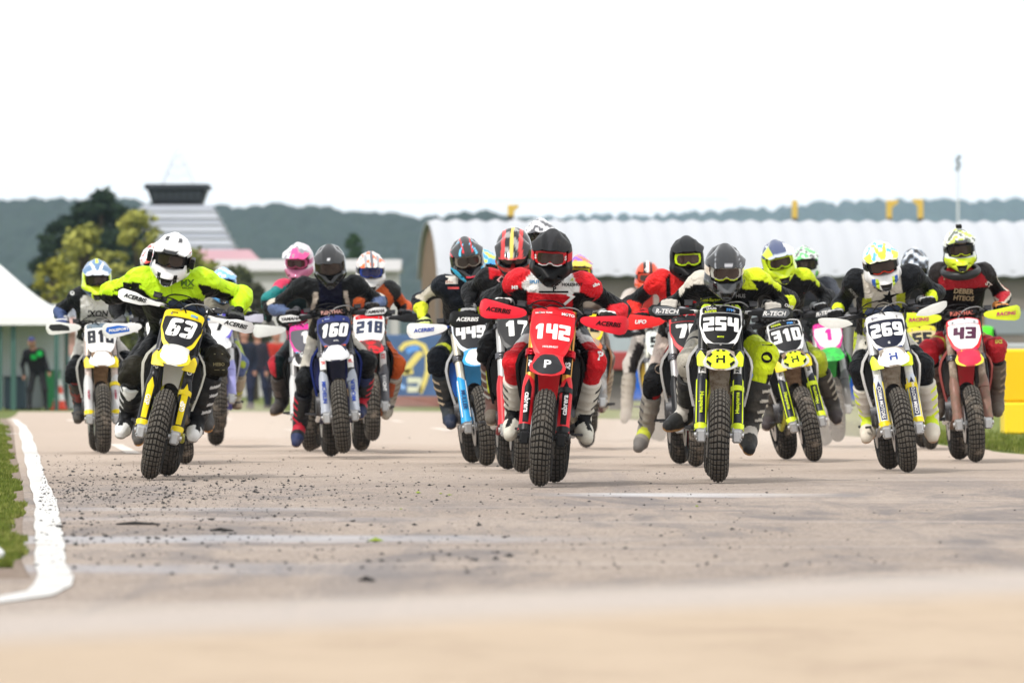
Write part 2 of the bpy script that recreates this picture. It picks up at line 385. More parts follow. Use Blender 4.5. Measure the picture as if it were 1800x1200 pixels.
def build_bike_meshes():
    B = BM
    B['tyre_f'] = tyre_mesh('front tyre'); B['tyre_r'] = tyre_mesh('rear tyre', .305, .078, .09, worn=True)
    b = MB().lathe_x([(-.045,.238),(-.05,.225),(-.03,.215),(0,.205),(.03,.215),(.05,.225),(.045,.238)], (0,0,0)); B['rim'] = b.mesh('rim', True)
    b = MB().lathe_x([(-.06,.02),(-.055,.032),(-.04,.034),(-.03,.024),(.03,.024),(.04,.034),(.055,.032),(.06,.02)], (0,0,0), 20); B['hub'] = b.mesh('hub', angle=40)
    b = MB()
    for k in range(32):
        a = 2*PI*k/32; a2 = a+(.25 if k % 2 else -.25); sx = .04 if k % 4 < 2 else -.04
        b.tube([(sx, .03*math.cos(a), .03*math.sin(a)), (0, .212*math.cos(a2), .212*math.sin(a2))], .0018, 4, False)
    B['spokes'] = b.mesh('spokes')
    b = MB().lathe_x([(.0,.07),(.0,.145),(.004,.145),(.004,.07),(0,.07)], (-.075,0,0), 36); B['disc'] = b.mesh('disc', angle=30)
    # forks
    for s, nm in ((-1,'l'),(1,'r')):
        x = s*.112
        B['stanchion_'+nm] = MB().tube([fk(.26,x), fk(.30,x), fk(.86,x)], [.026,.0295,.0295], 16).mesh('fork tube', angle=40)
        B['slider_'+nm] = MB().tube([fk(-.01,x), fk(.30,x)], [.024,.021], 14).mesh('slider', angle=40)
        b = MB().box(fk(-.01,x), (.028,.034,.04), bev=.01).tube([fk(0,x-.045,0), fk(0,x+.045,0)], .018, 12).box(fk(.035,x,.0), (.032,.03,.018), bev=.006)
        for q in (-1,1): b.tube([fk(-.02+.02*q, x+s*.026, .02), fk(-.02+.02*q, x+s*.034, .02)], .006, 6)
        B['lug_'+nm] = b.mesh('lug', angle=35)
        # guard: half shell in front of the slider
        rows = []
        for i, t in enumerate(np.linspace(.035,.415,9)):
            hwid = .040-.004*(i > 6)-.010*(i == 8)+.004*(i == 0)
            rows.append([fk(t, x+s*.004+hwid*math.sin(a)*1.0, .036*math.cos(a)*(.75 if i == 8 else 1)) for a in np.linspace(-1.75,1.75,9)])
        B['guard_'+nm] = strip_sheet('fork guard', rows, thick=.004)
        B['guardband_'+nm] = MB().tube([fk(.30,x,.0), fk(.335,x,.0)], .044, 18).mesh('clamp band', angle=35)
        B['guardfoot_'+nm] = strip_sheet('guard foot', [[fk(t, x+s*.004+.0425*math.sin(a), .039*math.cos(a)) for a in np.linspace(-1.7,1.7,9)] for t in (.03,.05,.07)], thick=.004)
        b = MB()
        for q in (0,1): b.tube([fk(.55+.0*q,x,0), fk(.585,x,0)], .040, 18)
        B['collar_'+nm] = b.mesh('collar', angle=35)
    for nm, t, h in (('lo', .565, .022), ('up', .80, .016)):
        b = MB()
        for s in (-1,1):
            b.tube([fk(t-h,s*.112), fk(t+h,s*.112)], .043, 18)
            for q in (-1,1): b.tube([fk(t+q*h*.5,s*.112+s*.02,.045), fk(t+q*h*.5,s*.112-s*.03,.045)], .005, 6)
        b.box(fk(t,0,-.01), (.10,.035,h), Matrix.Rotation(-.47,3,'X'), .008)
        B['clamp_'+nm] = b.mesh('triple clamp', angle=35)
    # fender with its beak
    prof = [(-.40,.545,.052),(-.44,.635,.060),(-.50,.70,.066),(-.58,.757,.072),(-.66,.792,.076),(-.74,.80,.084),(-.81,.782,.088),(-.86,.745,.084),(-.892,.70,.062),(-.905,.668,.030)]
    rows = []
    for y, z, w in prof:
        v_ = (lambda u: u*w/.108) if y < -.64 else (lambda u: u); rows.append([Vector((w*u, y+.02*v_(u)**2*(1 if y < -.64 else 0), z-.030*abs(v_(u))**2.2)) for u in np.linspace(-1,1,13)])
    B['fender'] = strip_sheet('fender', rows, thick=.005)
    def beakfn(a, b, w):      # a lateral, b 0..1 along the last stretch of the fender
        j = 4+b*5; i = min(int(j), 8); f = j-i; p, q = prof[i], prof[i+1]
        y = p[0]*(1-f)+q[0]*f; z = p[1]*(1-f)+q[1]*f; hw = max(.02, p[2]*(1-f)+q[2]*f); u = max(-1, min(1, a/.108))
        dy, dz = q[0]-p[0], q[1]-p[1]; L = math.hypot(dy, dz); n = Vector((0, dz/L, -dy/L))
        return Vector((a, y+.02*u*u, z-.030*abs(u)**2.2))+n*(w+.005)
    B['beakfn'] = beakfn
    # number plate
    def platefn(a, b, w): # b metres up, centre 0 ~ t=.70
        return fk(.675+b, a, .125-1.6*a*a-.10*max(0, b)+w)
    B['platefn'] = platefn
    for v, lo, sh_ in (('tall', -.185, 0.0), ('short', -.115, .055)):
        B['plate_'+v] = shield_mesh('plate', [(-.066,lo),(.066,lo),(.108,lo*.55),(.137,.02+sh_*.6),(.132,.185),(.05,.198),(-.05,.198),(-.132,.185),(-.137,.02+sh_*.6),(-.108,lo*.55)], platefn, .005, 6, .02)
        B['panel_'+v] = shield_mesh('plate panel', [(-.048,lo+.028),(.048,lo+.028),(.090,lo*.50+.01),(.129,.02+sh_*.6),(.124,.135),(-.124,.135),(-.129,.02+sh_*.6),(-.090,lo*.50+.01)], lambda a,b,w: platefn(a,b,w+.003), .002, 6, .012)
        B['tail_'+v] = shield_mesh('plate tail', [(-.092,lo*.6-.012),(-.04,lo+.022),(.04,lo+.022),(.092,lo*.6-.012),(.058,lo-.022),(-.058,lo-.022)], lambda a,b,w: platefn(a,b,w+.006), .003, 3, .01)
    B['plate_band'] = shield_mesh('plate band', [(-.118,.140),(.118,.140),(.119,.178),(.05,.188),(-.05,.188),(-.119,.178)], lambda a,b,w: platefn(a,b,w+.003), .002, 3, .008)
    for s, nm in ((-1,'l'),(1,'r')):   # shoulders of the fender mount beside the fork
        B['shoulder_'+nm] = shield_mesh('shoulder', [(s*.055,-.20),(s*.145,-.195),(s*.15,-.12),(s*.125,-.08)], lambda a,b,w: fk(.65+b, a, .085-1.2*a*a+w), .005, 3, .012)
    # bars
    bp = [(-.385,-.285,1.108),(-.25,-.325,1.105),(-.17,-.355,1.095),(-.10,-.372,1.062),(0,-.375,1.058),(.10,-.372,1.062),(.17,-.355,1.095),(.25,-.325,1.105),(.385,-.285,1.108)]
    B['bar'] = MB().tube(bp, .0125, 10).mesh('handlebar', True)
    b = MB()
    for s in (-1,1): b.box((s*.045,-.37,1.045), (.018,.022,.03), bev=.006)
    B['riser'] = b.mesh('riser', angle=35)
    B['pad'] = MB().box((0,-.385,1.105), (.125,.026,.027), Matrix.Rotation(-.2,3,'X'), .018).mesh('bar pad', angle=50)
    B['brace'] = MB().tube([(-.15,-.362,1.10),(.15,-.362,1.10)], .008, 8).mesh('brace', True)
    for s, nm in ((-1,'l'),(1,'r')):
        B['grip_'+nm] = MB().tube([(s*.27,-.319,1.105),(s*.28,-.317,1.105),(s*.385,-.285,1.108),(s*.39,-.284,1.108)], [.015,.018,.018,.014], 12).mesh('grip', angle=40)
        B['lever_'+nm] = MB().tube([(s*.175,-.375,1.10),(s*.24,-.395,1.10),(s*.37,-.36,1.095)], [.009,.007,.006], 7).box((s*.185,-.35,1.10), (.022,.022,.02), bev=.006).mesh('lever', angle=40)
        def gfn(a, b, w, s=s):
            u = max(0, a-.33); return Vector((s*(a-.9*u*u), -.447+1.9*u*u*2+.10*(a-.3)**2+.9*b*b-w, 1.080+b*.9+.015*(a-.2)))
        B['gfn_'+nm] = gfn
        B['hg_full_'+nm] = shield_mesh('hand guard', [(.165,-.008),(.20,-.030),(.26,-.046),(.34,-.060),(.42,-.068),(.465,-.055),(.487,-.01),(.478,.045),(.45,.066),(.38,.060),(.28,.044),(.19,.032),(.165,.018)], gfn, .005, 5, .01)
        B['hg_slim_'+nm] = shield_mesh('hand guard', [(.17,-.014),(.24,-.020),(.30,-.042),(.42,-.048),(.475,-.03),(.485,.018),(.45,.043),(.34,.040),(.28,.022),(.17,.012)], gfn, .005, 4, .008)
        B['hg_wing_'+nm] = shield_mesh('hand guard', [(.22,-.045),(.30,-.062),(.40,-.052),(.47,-.010),(.478,.030),(.44,.036),(.34,.022),(.25,-.008)], gfn, .005, 4, .01)
        B['hg_strut_'+nm] = MB().tube([(s*.135,-.372,1.085),(s*.17,-.415,1.085),(s*.25,-.424,1.078),(s*.34,-.418,1.078)], [.010,.012,.010,.008], 8).tube([(s*.34,-.418,1.078),(s*.43,-.37,1.085),(s*.445,-.31,1.10),(s*.39,-.284,1.108)], .008, 8).mesh('guard strut', True)
    B['bolt'] = MB().tube([(0,.0,0),(0,-.006,-.0)], .007, 8).mesh('bolt')
    for s, nm in ((-1,'l'),(1,'r')): B['res_'+nm] = MB().box((s*.205,-.375,1.135), (.028,.018,.016), bev=.006).box((s*.205,-.372,1.153), (.030,.020,.004), bev=.002).tube([(s*.15,-.37,1.12),(s*.17,-.385,1.12)], .02, 10).mesh('reservoir', angle=30)
    cb = []
    for i, pts in enumerate(([(.20,-.36,1.11),(.15,-.46,1.10),(.135,-.50,.95),(.15,-.50,.80),(.155,-.56,.60),(.13,-.70,.40)],[(-.18,-.36,1.10),(-.10,-.43,1.08),(-.03,-.46,1.15),(.06,-.44,1.13),(.12,-.38,1.02)],[(-.19,-.37,1.105),(-.13,-.45,1.14),(-.02,-.47,1.11),(.05,-.44,.98),(.10,-.43,.85),(.118,-.50,.66),(.128,-.56,.52)],
                             [(.19,-.37,1.105),(.12,-.44,1.15),(.0,-.46,1.12),(-.08,-.42,.98),(-.09,-.33,.85)],
                             [(-.185,-.35,1.11),(-.10,-.40,1.17),(.03,-.41,1.17),(.11,-.38,1.08),(.10,-.30,.9)])):
        P = [Vector(p) for p in pts]; Q = []
        for k in range(len(P)-1):
            p0, p1, p2, p3 = P[max(k-1,0)], P[k], P[k+1], P[min(k+2, len(P)-1)]
            for t in np.linspace(0,1,5)[:-1]:
                Q.append(.5*((2*p1)+(p2-p0)*t+(2*p0-5*p1+4*p2-p3)*t*t+(3*p1-p0-3*p2+p3)*t**3))
        Q.append(P[-1]); B['cable_%d' % i] = MB().tube(Q, .0045, 6).mesh('cable', True)
    # engine, frame, body
    b = MB()
    for s in (-1,1):
        b.tube([(s*.05,-.40,.93),(s*.09,-.28,.93),(s*.13,-.05,.84),(s*.12,.10,.62),(s*.10,.14,.40)], .02, 8)
        b.tube([(s*.04,-.38,.85),(s*.06,-.33,.62),(s*.10,-.28,.36),(s*.12,-.10,.27),(s*.10,.14,.30)], .017, 8)
        b.tube([(s*.09,.0,.84),(s*.10,.30,.88),(s*.08,.62,.92)], .013, 8)
    b.tube([(0,-.42,.98),(0,-.36,.80)], .035, 14)
    B['frame'] = b.mesh('frame', angle=40)
    b = MB().box((0,-.08,.42), (.105,.19,.105), bev=.04).box((0,-.14,.62), (.062,.075,.12), Matrix.Rotation(.15,3,'X'), .02).box((0,-.16,.76), (.075,.08,.05), Matrix.Rotation(.15,3,'X'), .02)
    b.tube([(-.10,-.06,.42),(-.158,-.06,.42)], [.10,.085], 20).tube([(.10,-.04,.43),(.15,-.04,.43)], [.095,.08], 20).tube([(-.1,-.2,.38),(-.14,-.2,.38)], .045, 14)
    for k in range(5): b.box((0,-.14,.54+.03*k), (.078,.09,.004), Matrix.Rotation(.15,3,'X'))
    B['engine'] = b.mesh('engine', angle=35)
    b = MB().tube([(.03,-.24,.74),(.05,-.33,.66),(.09,-.32,.50),(.13,-.2,.40),(.15,0,.42),(.15,.18,.55),(.15,.30,.66)], .021, 10)
    B['header'] = b.mesh('exhaust pipe', True)
    B['silencer'] = MB().tube([(.15,.28,.66),(.155,.33,.69),(.165,.68,.86),(.165,.70,.87)], [.025,.05,.05,.03], 14).mesh('silencer', angle=40)
    for s, nm in ((-1,'l'),(1,'r')):
        b = MB().box((s*.118,-.31,.70), (.055,.016,.15), Matrix.Rotation(s*.15,3,'Z') @ Matrix.Rotation(-.2,3,'X'), .006)
        for k in range(13): b.box((s*.118,-.332-.0+.0,.575+.021*k), (.05,.006,.003), Matrix.Rotation(s*.15,3,'Z') @ Matrix.Rotation(-.2,3,'X'))
        B['rad_'+nm] = b.mesh('radiator', angle=35)
        edge = [(.105,.905,-.41),(.150,.86,-.42),(.197,.795,-.43),(.213,.735,-.425),(.204,.65,-.40),(.186,.56,-.36),(.168,.48,-.33)]
        rows = []
        for k, v in enumerate(np.linspace(0,1,6)):
            rows.append([Vector((s*(x-.05*v-.02*v*v), y+v*(.36-.16*j/6), z+.03*v*(1-j/6)+.06*v*(j/6))) for j,(x,z,y) in enumerate(edge)])
        lip = [Vector((s*(x-.014), y+.004, z-.002)) for x, z, y in edge]
        B['shroud_'+nm] = strip_sheet('radiator shroud', [lip]+rows, thick=.005)
        B['shroudfn_'+nm] = None
        b = MB()
        for x, z, y in (edge[2], edge[4], edge[5]): b.tube([(s*(x-.03), y+.005, z), (s*(x-.03), y+.02, z)], .011, 10)
        B['louvre_'+nm] = MB().add(*shield([(s*.09,.83),(s*.17,.78),(s*.185,.70),(s*.175,.60),(s*.155,.53),(s*.075,.53),(s*.07,.83)], lambda a,b_,w: Vector((a,-.375+.0*a-w,b_)), .01, 2)).mesh('louvre', angle=30)
        B['tab_'+nm] = b.mesh('tabs', angle=30)
        B['side_'+nm] = shield_mesh('side panel', [(.10,.66),(.45,.72),(.62,.90),(.40,.92),(.12,.90)], lambda a,b_,w,s=s: Vector((s*(.125-.08*max(0,a-.2)+w), a, b_)), .005, 3, .03)
        B['peg_'+nm] = MB().box((s*.19,.02,.345), (.055,.024,.010), bev=.004).tube([(s*.10,.02,.33),(s*.16,.02,.345)], .014, 8).mesh('footpeg', angle=35)
        b = MB()
        b.tube([(s*.085,.12,.37),(s*.095,.40,.34),(s*.10,.74,.305)], [.032,.028,.022], 8)
        if s > 0: b.tube([(-.06,.14,.37),(.06,.14,.37)], .03, 10)
        B['swing_'+nm] = b.mesh('swingarm', angle=40)
    b = MB().tube([(-.14,.05,.34),(-.17,-.05,.33),(-.175,-.16,.335)], .008, 7).box((-.19,-.165,.337), (.022,.012,.008), bev=.003)
    B['gear'] = b.mesh('gear lever', angle=35)
    b = MB().tube([(.13,.06,.32),(.165,-.04,.315),(.17,-.15,.32)], .008, 7).box((.185,-.155,.322), (.025,.014,.007), bev=.003)
    B['brake'] = b.mesh('brake pedal', angle=35)
    B['caliper'] = MB().box((-.083,-.665,.335), (.024,.035,.055), bev=.012).mesh('brake caliper', angle=35)
    B['tank'] = strip_sheet('fuel tank', [[Vector((hw*math.sin(a), y, z+hz*math.cos(a))) for a in np.linspace(-2.0,2.0,13)] for y,z,hw,hz in ((-.37,.88,.05,.05),(-.34,.88,.10,.085),(-.24,.88,.125,.10),(-.12,.87,.125,.095),(.0,.86,.10,.075),(.05,.86,.08,.06))])
    B['seat'] = strip_sheet('seat', [[Vector((hw*math.sin(a), y, z+hz*math.cos(a))) for a in np.linspace(-1.9,1.9,11)] for y,z,hw,hz in ((-.12,.885,.04,.06),(-.05,.88,.08,.065),(.1,.88,.10,.06),(.3,.88,.125,.06),(.5,.90,.125,.055),(.62,.93,.10,.04),(.66,.93,.05,.02))])
    B['rfender'] = strip_sheet('rear fender', [[Vector((hw*u, y, z-.03*abs(u)**2)) for u in np.linspace(-1,1,9)] for y,z,hw in ((.45,.86,.09),(.6,.90,.11),(.78,.95,.115),(.95,.965,.09),(1.02,.955,.05))], thick=.005)
    B['shock'] = MB().tube([(0,.16,.78),(0,.20,.45)], .032, 12).mesh('shock', True)
build_bike_meshes()
STEER_P = fk(.6, 0, -.02)
def steer_m(a): return Matrix.Translation(STEER_P) @ Matrix.Rotation(a, 4, UF) @ Matrix.Translation(-STEER_P)
def bike_matrix(s):
    """world matrix of a bike from its contact pixels: f=(px,py) front contact, r=(px,py) rear contact"""
    gy = s['gy']; Y = CH*F/(gy-HOR); sc = F/Y
    fx = (s['f'][0]-900)/sc; rx = (s['r'][0]-900)/sc*(1+1.3/Y)
    yaw = -math.asin(max(-.9, min(.9, (rx-fx)/1.47)))
    R = Matrix.Rotation(yaw, 4, 'Z') @ Matrix.Rotation(math.radians(s.get('roll', 0)), 4, 'Y')
    wh = s.get('wheelie', 0.0)
    if wh: R = R @ Matrix.Rotation(-math.radians(wh), 4, 'X')
    rearc = Vector((fx, Y, 0))+Vector((math.sin(-yaw), math.cos(yaw), 0))*1.47
    pivot = R @ Vector((0, .72, .0 if not wh else .30)); pw = rearc+Vector((0, 0, 0 if not wh else .30*math.cos(math.radians(s.get('roll', 0)))))
    return Matrix.Translation(pw-pivot) @ R
def build_bike(s):
    B = BM; M = bike_matrix(s); root = empty('motorcycle', M)
    tag(root, s['label'], 'motorcycle', 'motorcycles racing towards the camera')
    S = steer_m(math.radians(s.get('steer', 0))); SBT = Matrix.Translation((0, 0, s.get('bdz', 0.0))) @ Matrix.Translation((0,0,1.1)) @ Matrix.Rotation(math.radians(s.get('btilt', 0)), 4, 'Y') @ Matrix.Translation((0,0,-1.1)); s['_SB'] = S @ SBT
    d = s.get('dirt', .15)
    P = lambda c, dd=None: plastic(c, d if dd is None else dd)
    tm = painted(*(('dusty tyre rubber', .9, 0, 1, 0, .9, .5, (.22,.185,.15)) if d >= .2 or s['num'] in ('218', '78') else ('tyre rubber', .85, 0, 1, 0, .45, .5, (.13,.11,.09))))
    far = s.get('far', False)
    for nm, me, c, SS in (('front_wheel','tyre_f',(0,-.75,.30),S), ('rear_wheel','tyre_r',(0,.72,.305),Matrix())):
        w = obj(nm, B['rim'], metal(s.get('rim', (.25,.25,.26))), root, SS @ Matrix.Translation(c) @ Matrix.Rotation(random.uniform(0, 6.28), 4, 'X'))
        obj('tyre', B[me], tm, w); obj('hub', B['hub'], ALU, w); obj('spokes', B['spokes'], STEEL, w, kind='stuff')
        obj('brake_disc', B['disc'], STEEL, w)
    for q in ('l','r'):
        lg = obj('fork_leg', B['stanchion_'+q], s.get('tubem') or mat('fork coating', s.get('tube', (.5,.5,.5)), .35, s.get('tubemetal', .3), .08, 20, 0, 1, d), root, S)
        obj('slider', B['slider_'+q], STEEL, lg); obj('axle_lug', B['lug_'+q], P(s.get('lug', (.3,.3,.3))) if s.get('lug') == K else metal((.5,.5,.5)), lg)
        g = obj('fork_guard', B['guard_'+q], P(s['guard']), root, S)
        obj('guard_foot', B['guardfoot_'+q], P(s.get('foot', s['guard'])), g)
        if q == 'r' or s.get('bands'): obj('guard_clamp', B['guardband_'+q], P(s.get('foot', s['guard'])), g)
        sx = -1 if q == 'l' else 1
        gf = lambda a, b, w, sx=sx: fk(.22+b, sx*.116+a, .034-(a*a)*11+w+.004)
        if s.get('gedge'):
            for e in (-1,1):
                me = mesh('edge line', [gf(e*.034,-.15,.0045), gf(e*.027,-.15,.0035), gf(e*.027,.16,.0035), gf(e*.034,.15,.0045)], [(0,1,2,3)]); obj('edge_stripe', me, decalm(s['gedge']), g)
        if s.get('gpanel'):
            me = shield_mesh('guard print', [(-.018,-.14),(.018,-.14),(.022,.1),(.0,.16),(-.022,.1)], lambda a,b,w: gf(a,b,w+.002), .001, 3); obj('printed_panel', me, decalm(s['gpanel']), g)
        if s.get('gtext'):
            V, Fc = text_tris(s['gtext'], .03); L = max(v[0] for v in V)-min(v[0] for v in V)
            sz = min(.034, .25/L); obj('lettering', flat_mesh('guard lettering', V, Fc, gf, sz, (0, -.01), PI/2 if q == 'r' else -PI/2, .006), decalm(s['gtcol']), g)
        if s.get('ttext') :
            tf = lambda a, b, w, sx=sx: fk(.48+b, sx*.112+a, .0295-a*a*14+w)
            V, Fc = text_tris(s['ttext'], .04); L = max(v[0] for v in V)-min(v[0] for v in V)
            wrap = shield_mesh('wrap', [(-.024,-.055),(.024,-.055),(.024,.065),(-.024,.065)], lambda a,b,w: tf(a,b,w+.001), .001, 2)
            obj('printed_wrap', wrap, decalm(s.get('wrap', WH)), lg)
            obj('lettering', flat_mesh('fork lettering', V, Fc, tf, min(.035, .11/L), (0, .005), PI/2 if q == 'r' else -PI/2, .003), decalm(s['ttcol']), lg)
    obj('triple_clamp', B['clamp_lo'], s.get('clampm') or metal(s.get('clamp', (.12,.12,.13))), root, S); obj('triple_clamp', B['clamp_up'], metal(s.get('clamp', (.12,.12,.13))), root, S)
    obj('front_fender', B['fender'], mat('muddy fender', s['fender'], .5, 0, .1, 20, .1, 60, s.get('fdirt', .3), (.13,.08,.045)), root, S @ Matrix.Translation(UF*s.get('fdz', .085)))
    bf = B['beakfn']
    bk = obj('beak', shield_mesh('beak', [(-.075,.28),(-.05,.02),(.05,.02),(.075,.28),(.112,.58),(.104,.72),(.060,.92),(.034,.985),(-.034,.985),(-.060,.92),(-.104,.72),(-.112,.58)], bf, .004, 7, .01), P(s['beak'], .04), root, S @ Matrix.Translation(UF*s.get('fdz', .085)))
    if s.get('beak2'):
        obj('beak_graphic', shield_mesh('beak graphic', s.get('beak2s') or [(-.055,.36),(-.03,.28),(.03,.28),(.055,.36),(.092,.60),(.086,.71),(.050,.88),(.026,.94),(-.026,.94),(-.050,.88),(-.086,.71),(-.092,.60)], lambda a,b,w: bf(a,b,w+.0025), .001, 7, .008), decalm(s['beak2']), bk)
    if s.get('bpatch'):
        for sx_ in (-1, 1):
            for pol in ([(.062,.42),(.082,.50),(.070,.56),(.050,.48)], [(.086,.60),(.090,.66),(.064,.82),(.056,.74)], [(.008,.33),(.030,.33),(.026,.40),(.010,.41)]):
                obj('beak_patch', mesh('beak patch', [bf(sx_*a_, b__, .0062) for a_, b__ in pol], [(0,1,2,3)]), decalm(s['bpatch']), bk)
    if s.get('btext'):
        V, Fc = (digit_tris(s['btext'], .3) if s['btext'] in DIG else text_tris(s['btext'], .03))
        L = max(v[0] for v in V)-min(v[0] for v in V)
        obj('emblem', flat_mesh('beak emblem', V, Fc, lambda a,b,w: bf(a, .62-b*3.2, w), min(.066, .14/L), (0,-.008), 0, .006), decalm(s['btcol']), bk)
    pf = B['platefn']
    pv = s.get('plate', 'short'); pl = obj('number_plate', B['plate_'+pv], P(s['pborder'], .04), root, S @ Matrix.Translation(UF*s.get('pdz', 0.0)))
    obj('background_panel', B['panel_'+pv], decalm(s['pback']), pl)
    if s.get('pband'): obj('sponsor_band', B['plate_band'], decalm(s['pband']), pl)
    if s.get('ptail'): obj('lower_panel', B['tail_'+pv], decalm(s['ptail']), pl)
    n = len(s['num']); dw = .0775 if n == 3 else .094; hgt = s.get('dh', .128)
    for i, ch in enumerate(s['num']):
        if ch == ' ': continue
        V, Fc = digit_tris(ch, s.get('drnd', .5), s.get('shear', 0.0))
        x0 = -(n-1)*dw/2+i*dw-(.0345 if n == 3 else .042)+(.010 if ch == '1' else 0)
        obj('numeral', flat_mesh('numeral', V, Fc, pf, hgt, (x0, s.get('dy', .018 if pv == 'tall' else .052)), 0, .0065, (.115 if n == 3 else .14)/hgt), decalm(s['dcol']), pl)
        if s.get('pslit'):
            for kk in (0,1): 
                me = mesh('stencil slit', [pf(x0+.028+.01*kk-.02+dx_, zz, .008) for dx_, zz in ((.004+.0,-.05),(.012,-.05),(.05,.09),(.042,.09))], [(0,1,2,3)])
            obj('stencil_slit', me, decalm(s['pback']), pl)
    for (tx, a, b, sz, col) in s.get('ptexts', []):
        V, Fc = text_tris(tx, .03); obj('lettering', flat_mesh('plate lettering', V, Fc, pf, sz, (a, b), 0, .0075), decalm(col), pl)
    if s.get('shoulders'):
        for q in ('l','r'): obj('mount_cover', B['shoulder_'+q], P(s['shoulders'], .04), root, S)
    h = obj('handlebar', B['bar'], metal(s.get('barc', (.12,.12,.13))), root, S @ SBT)
    obj('bar_riser', B['riser'], DARKM, h); obj('cross_brace', B['brace'], DARKM, h)
    pad = obj('bar_pad', B['pad'], mat('foam pad', s.get('pad', K), .7, 0, .1, 40, .2, 200, .1), root, S @ SBT)
    if s.get('padtext'):
        V, Fc = text_tris(s['padtext'], .03); L = max(v[0] for v in V)-min(v[0] for v in V)
        obj('lettering', flat_mesh('pad lettering', V, Fc, lambda a,b,w: Vector((a,-.412-w,1.108+b)), min(.032, .21/L), (0,0), 0, .004), decalm(s.get('padtcol', WH)), pad)
    for q in ('l','r'):
        sx = -1 if q == 'l' else 1
        obj('grip', B['grip_'+q], BLACKPL, h)
        obj('control_lever', B['lever_'+q], DARKM, root, S @ SBT)
        gt = s.get('hg')
        if gt:
            g = obj('hand_guard', B['hg_%s_%s' % (gt, q)], P(s['hgc'], .06), root, S @ SBT)
            obj('guard_strut', B['hg_strut_'+q], P(s.get('strut', K)), g)
            gfn = B['gfn_'+q]
            if s.get('hgp'):
                obj('printed_panel', shield_mesh('guard print', [(.26,-.026),(.42,-.030),(.455,0),(.44,.03),(.34,.036),(.27,.014)], lambda a,b,w: gfn(a,b,w+.002), .001, 3, .008), decalm(s['hgp']), g)
            if s.get('hgt'):
                V, Fc = text_tris(s['hgt'], .035, .25); L = max(v[0] for v in V)-min(v[0] for v in V)
                obj('lettering', flat_mesh('guard lettering', V, Fc, lambda a,b,w: gfn(.345+sx*a, b, w), min(.034, .165/L), (0,.0), 0, .005), decalm(s['hgtc']), g)
    for i in range(5): obj('cable', B['cable_%d' % i], mat('braided line', (.3,.3,.3), .4, .5) if i == 3 else BLACKPL, root, S @ SBT)
    for q in ('l','r'): obj('reservoir', B['res_'+q], DARKM, root, S @ SBT)
    for bx in ((-.085,.155),(.085,.155),(0,-.17 if pv == 'tall' else -.10)): obj('plate_bolt', B['bolt'], STEEL, pl, Matrix.Translation(pf(bx[0], bx[1], .006)))
    obj('frame', B['frame'], metal(s.get('frame', (.3,.3,.3)), .5), root)
    obj('engine', B['engine'], mat('engine casting', (.10,.10,.105), .5, .6, .3, 20, .1, 80, .35), root)
    obj('exhaust_pipe', B['header'], metal((.35,.28,.2)), root); obj('silencer', B['silencer'], metal((.45,.45,.45)), root)
    for q in ('l','r'):
        r = obj('radiator', B['rad_'+q], DARKM, root)
        lv = obj('radiator_louvre', B['louvre_'+q], plastic(s.get('louvre', K), .1), root)
        sh = obj('radiator_shroud', B['shroud_'+q], P(s['shroud'], .1), root)
        obj('side_panel', B['side_'+q], P(s['shroud']), root); obj('footpeg', B['peg_'+q], DARKM, root); obj('swingarm', B['swing_'+q], ALU, root)
    obj('gear_lever', B['gear'], DARKM, root); obj('brake_pedal', B['brake'], DARKM, root); obj('brake_caliper', B['caliper'], DARKM, root, S)
    obj('fuel_tank', B['tank'], P(s['shroud']), root); obj('seat', B['seat'], BLACKPL, root); obj('rear_fender', B['rfender'], P(s['fender']), root); obj('rear_shock', B['shock'], DARKM, root)
    return root, M, S
# ------------------------------------------------------------------ helmet, goggles, gloves, boots, body
def helmet_template(h=.0052):
    JL, CN = (.088,-.03,-.078), (.0,-.158,-.128)
    def fn(X, Y, Z):
        X = np.abs(X)
        k = 45.0
        zz = np.where(Z > .01, (Z-.01)/.140, (Z-.01)/.150)
        e1 = np.sqrt((X/.126)**2+((Y-.008)/.150)**2+zz**2); d1 = (e1-1)*.135
        d2, _ = cone_d(X, Y, Z, JL, CN, .040, .034)
        d3, _ = cone_d(X, Y, Z, (.07,-.10,-.06), (.0,-.165,-.10), .030, .026)
        d = -np.log(np.exp(-k*np.minimum(d1,.4))+np.exp(-k*np.minimum(d2,.4))+np.exp(-k*np.minimum(d3,.4)))/k+.006
        # eye port
        w = .098-.25*np.maximum(0, -Z)
        q = np.maximum(np.maximum(X-w, np.abs(Z-.004-.10*np.maximum(0,X-.03))-.049-.02*np.maximum(0,.05-X)*4), Y+.055)
        d = np.maximum(d, -q)
        # chin vents, brow vents
        v = np.sqrt((X/(.034+.3*(Z+.125)))**2+((Y+.197)/.03)**2+((Z+.122)/.025)**2)-1; d = np.maximum(d, -v*.015)
        v = np.sqrt(((X-.062)/.018)**2+((Y+.155)/.03)**2+((Z+.098+.5*(X-.06))/.009)**2)-1; d = np.maximum(d, -v*.01)
        v = np.sqrt(((X-.05)/.012)**2+((Y+.06)/.035)**2+((Z-.145)/.02)**2)-1; d = np.maximum(d, -v*.01)
        # ridge lines
        d = d-.0035*np.exp(-((X-.072)/.006)**2)*(Y > -.10)*(Z > .05)
        d = np.maximum(d, -(Z+.150-.25*np.maximum(0,-Y-.02)*0))
        d = np.maximum(d, -(np.sqrt((X/.085)**2+((Y-.02)/.095)**2+((Z+.15)/.08)**2)-1)*.08)
        return d
    V, Q = surf_nets(fn, (-.15,-.235,-.185), (.15,.175,.17), h); return smooth_verts(V, Q, 1, .4), Q
HV, HQ = helmet_template(); HV2, HQ2 = helmet_template(.0085)
HV[:, 0] = HV[:, 0]
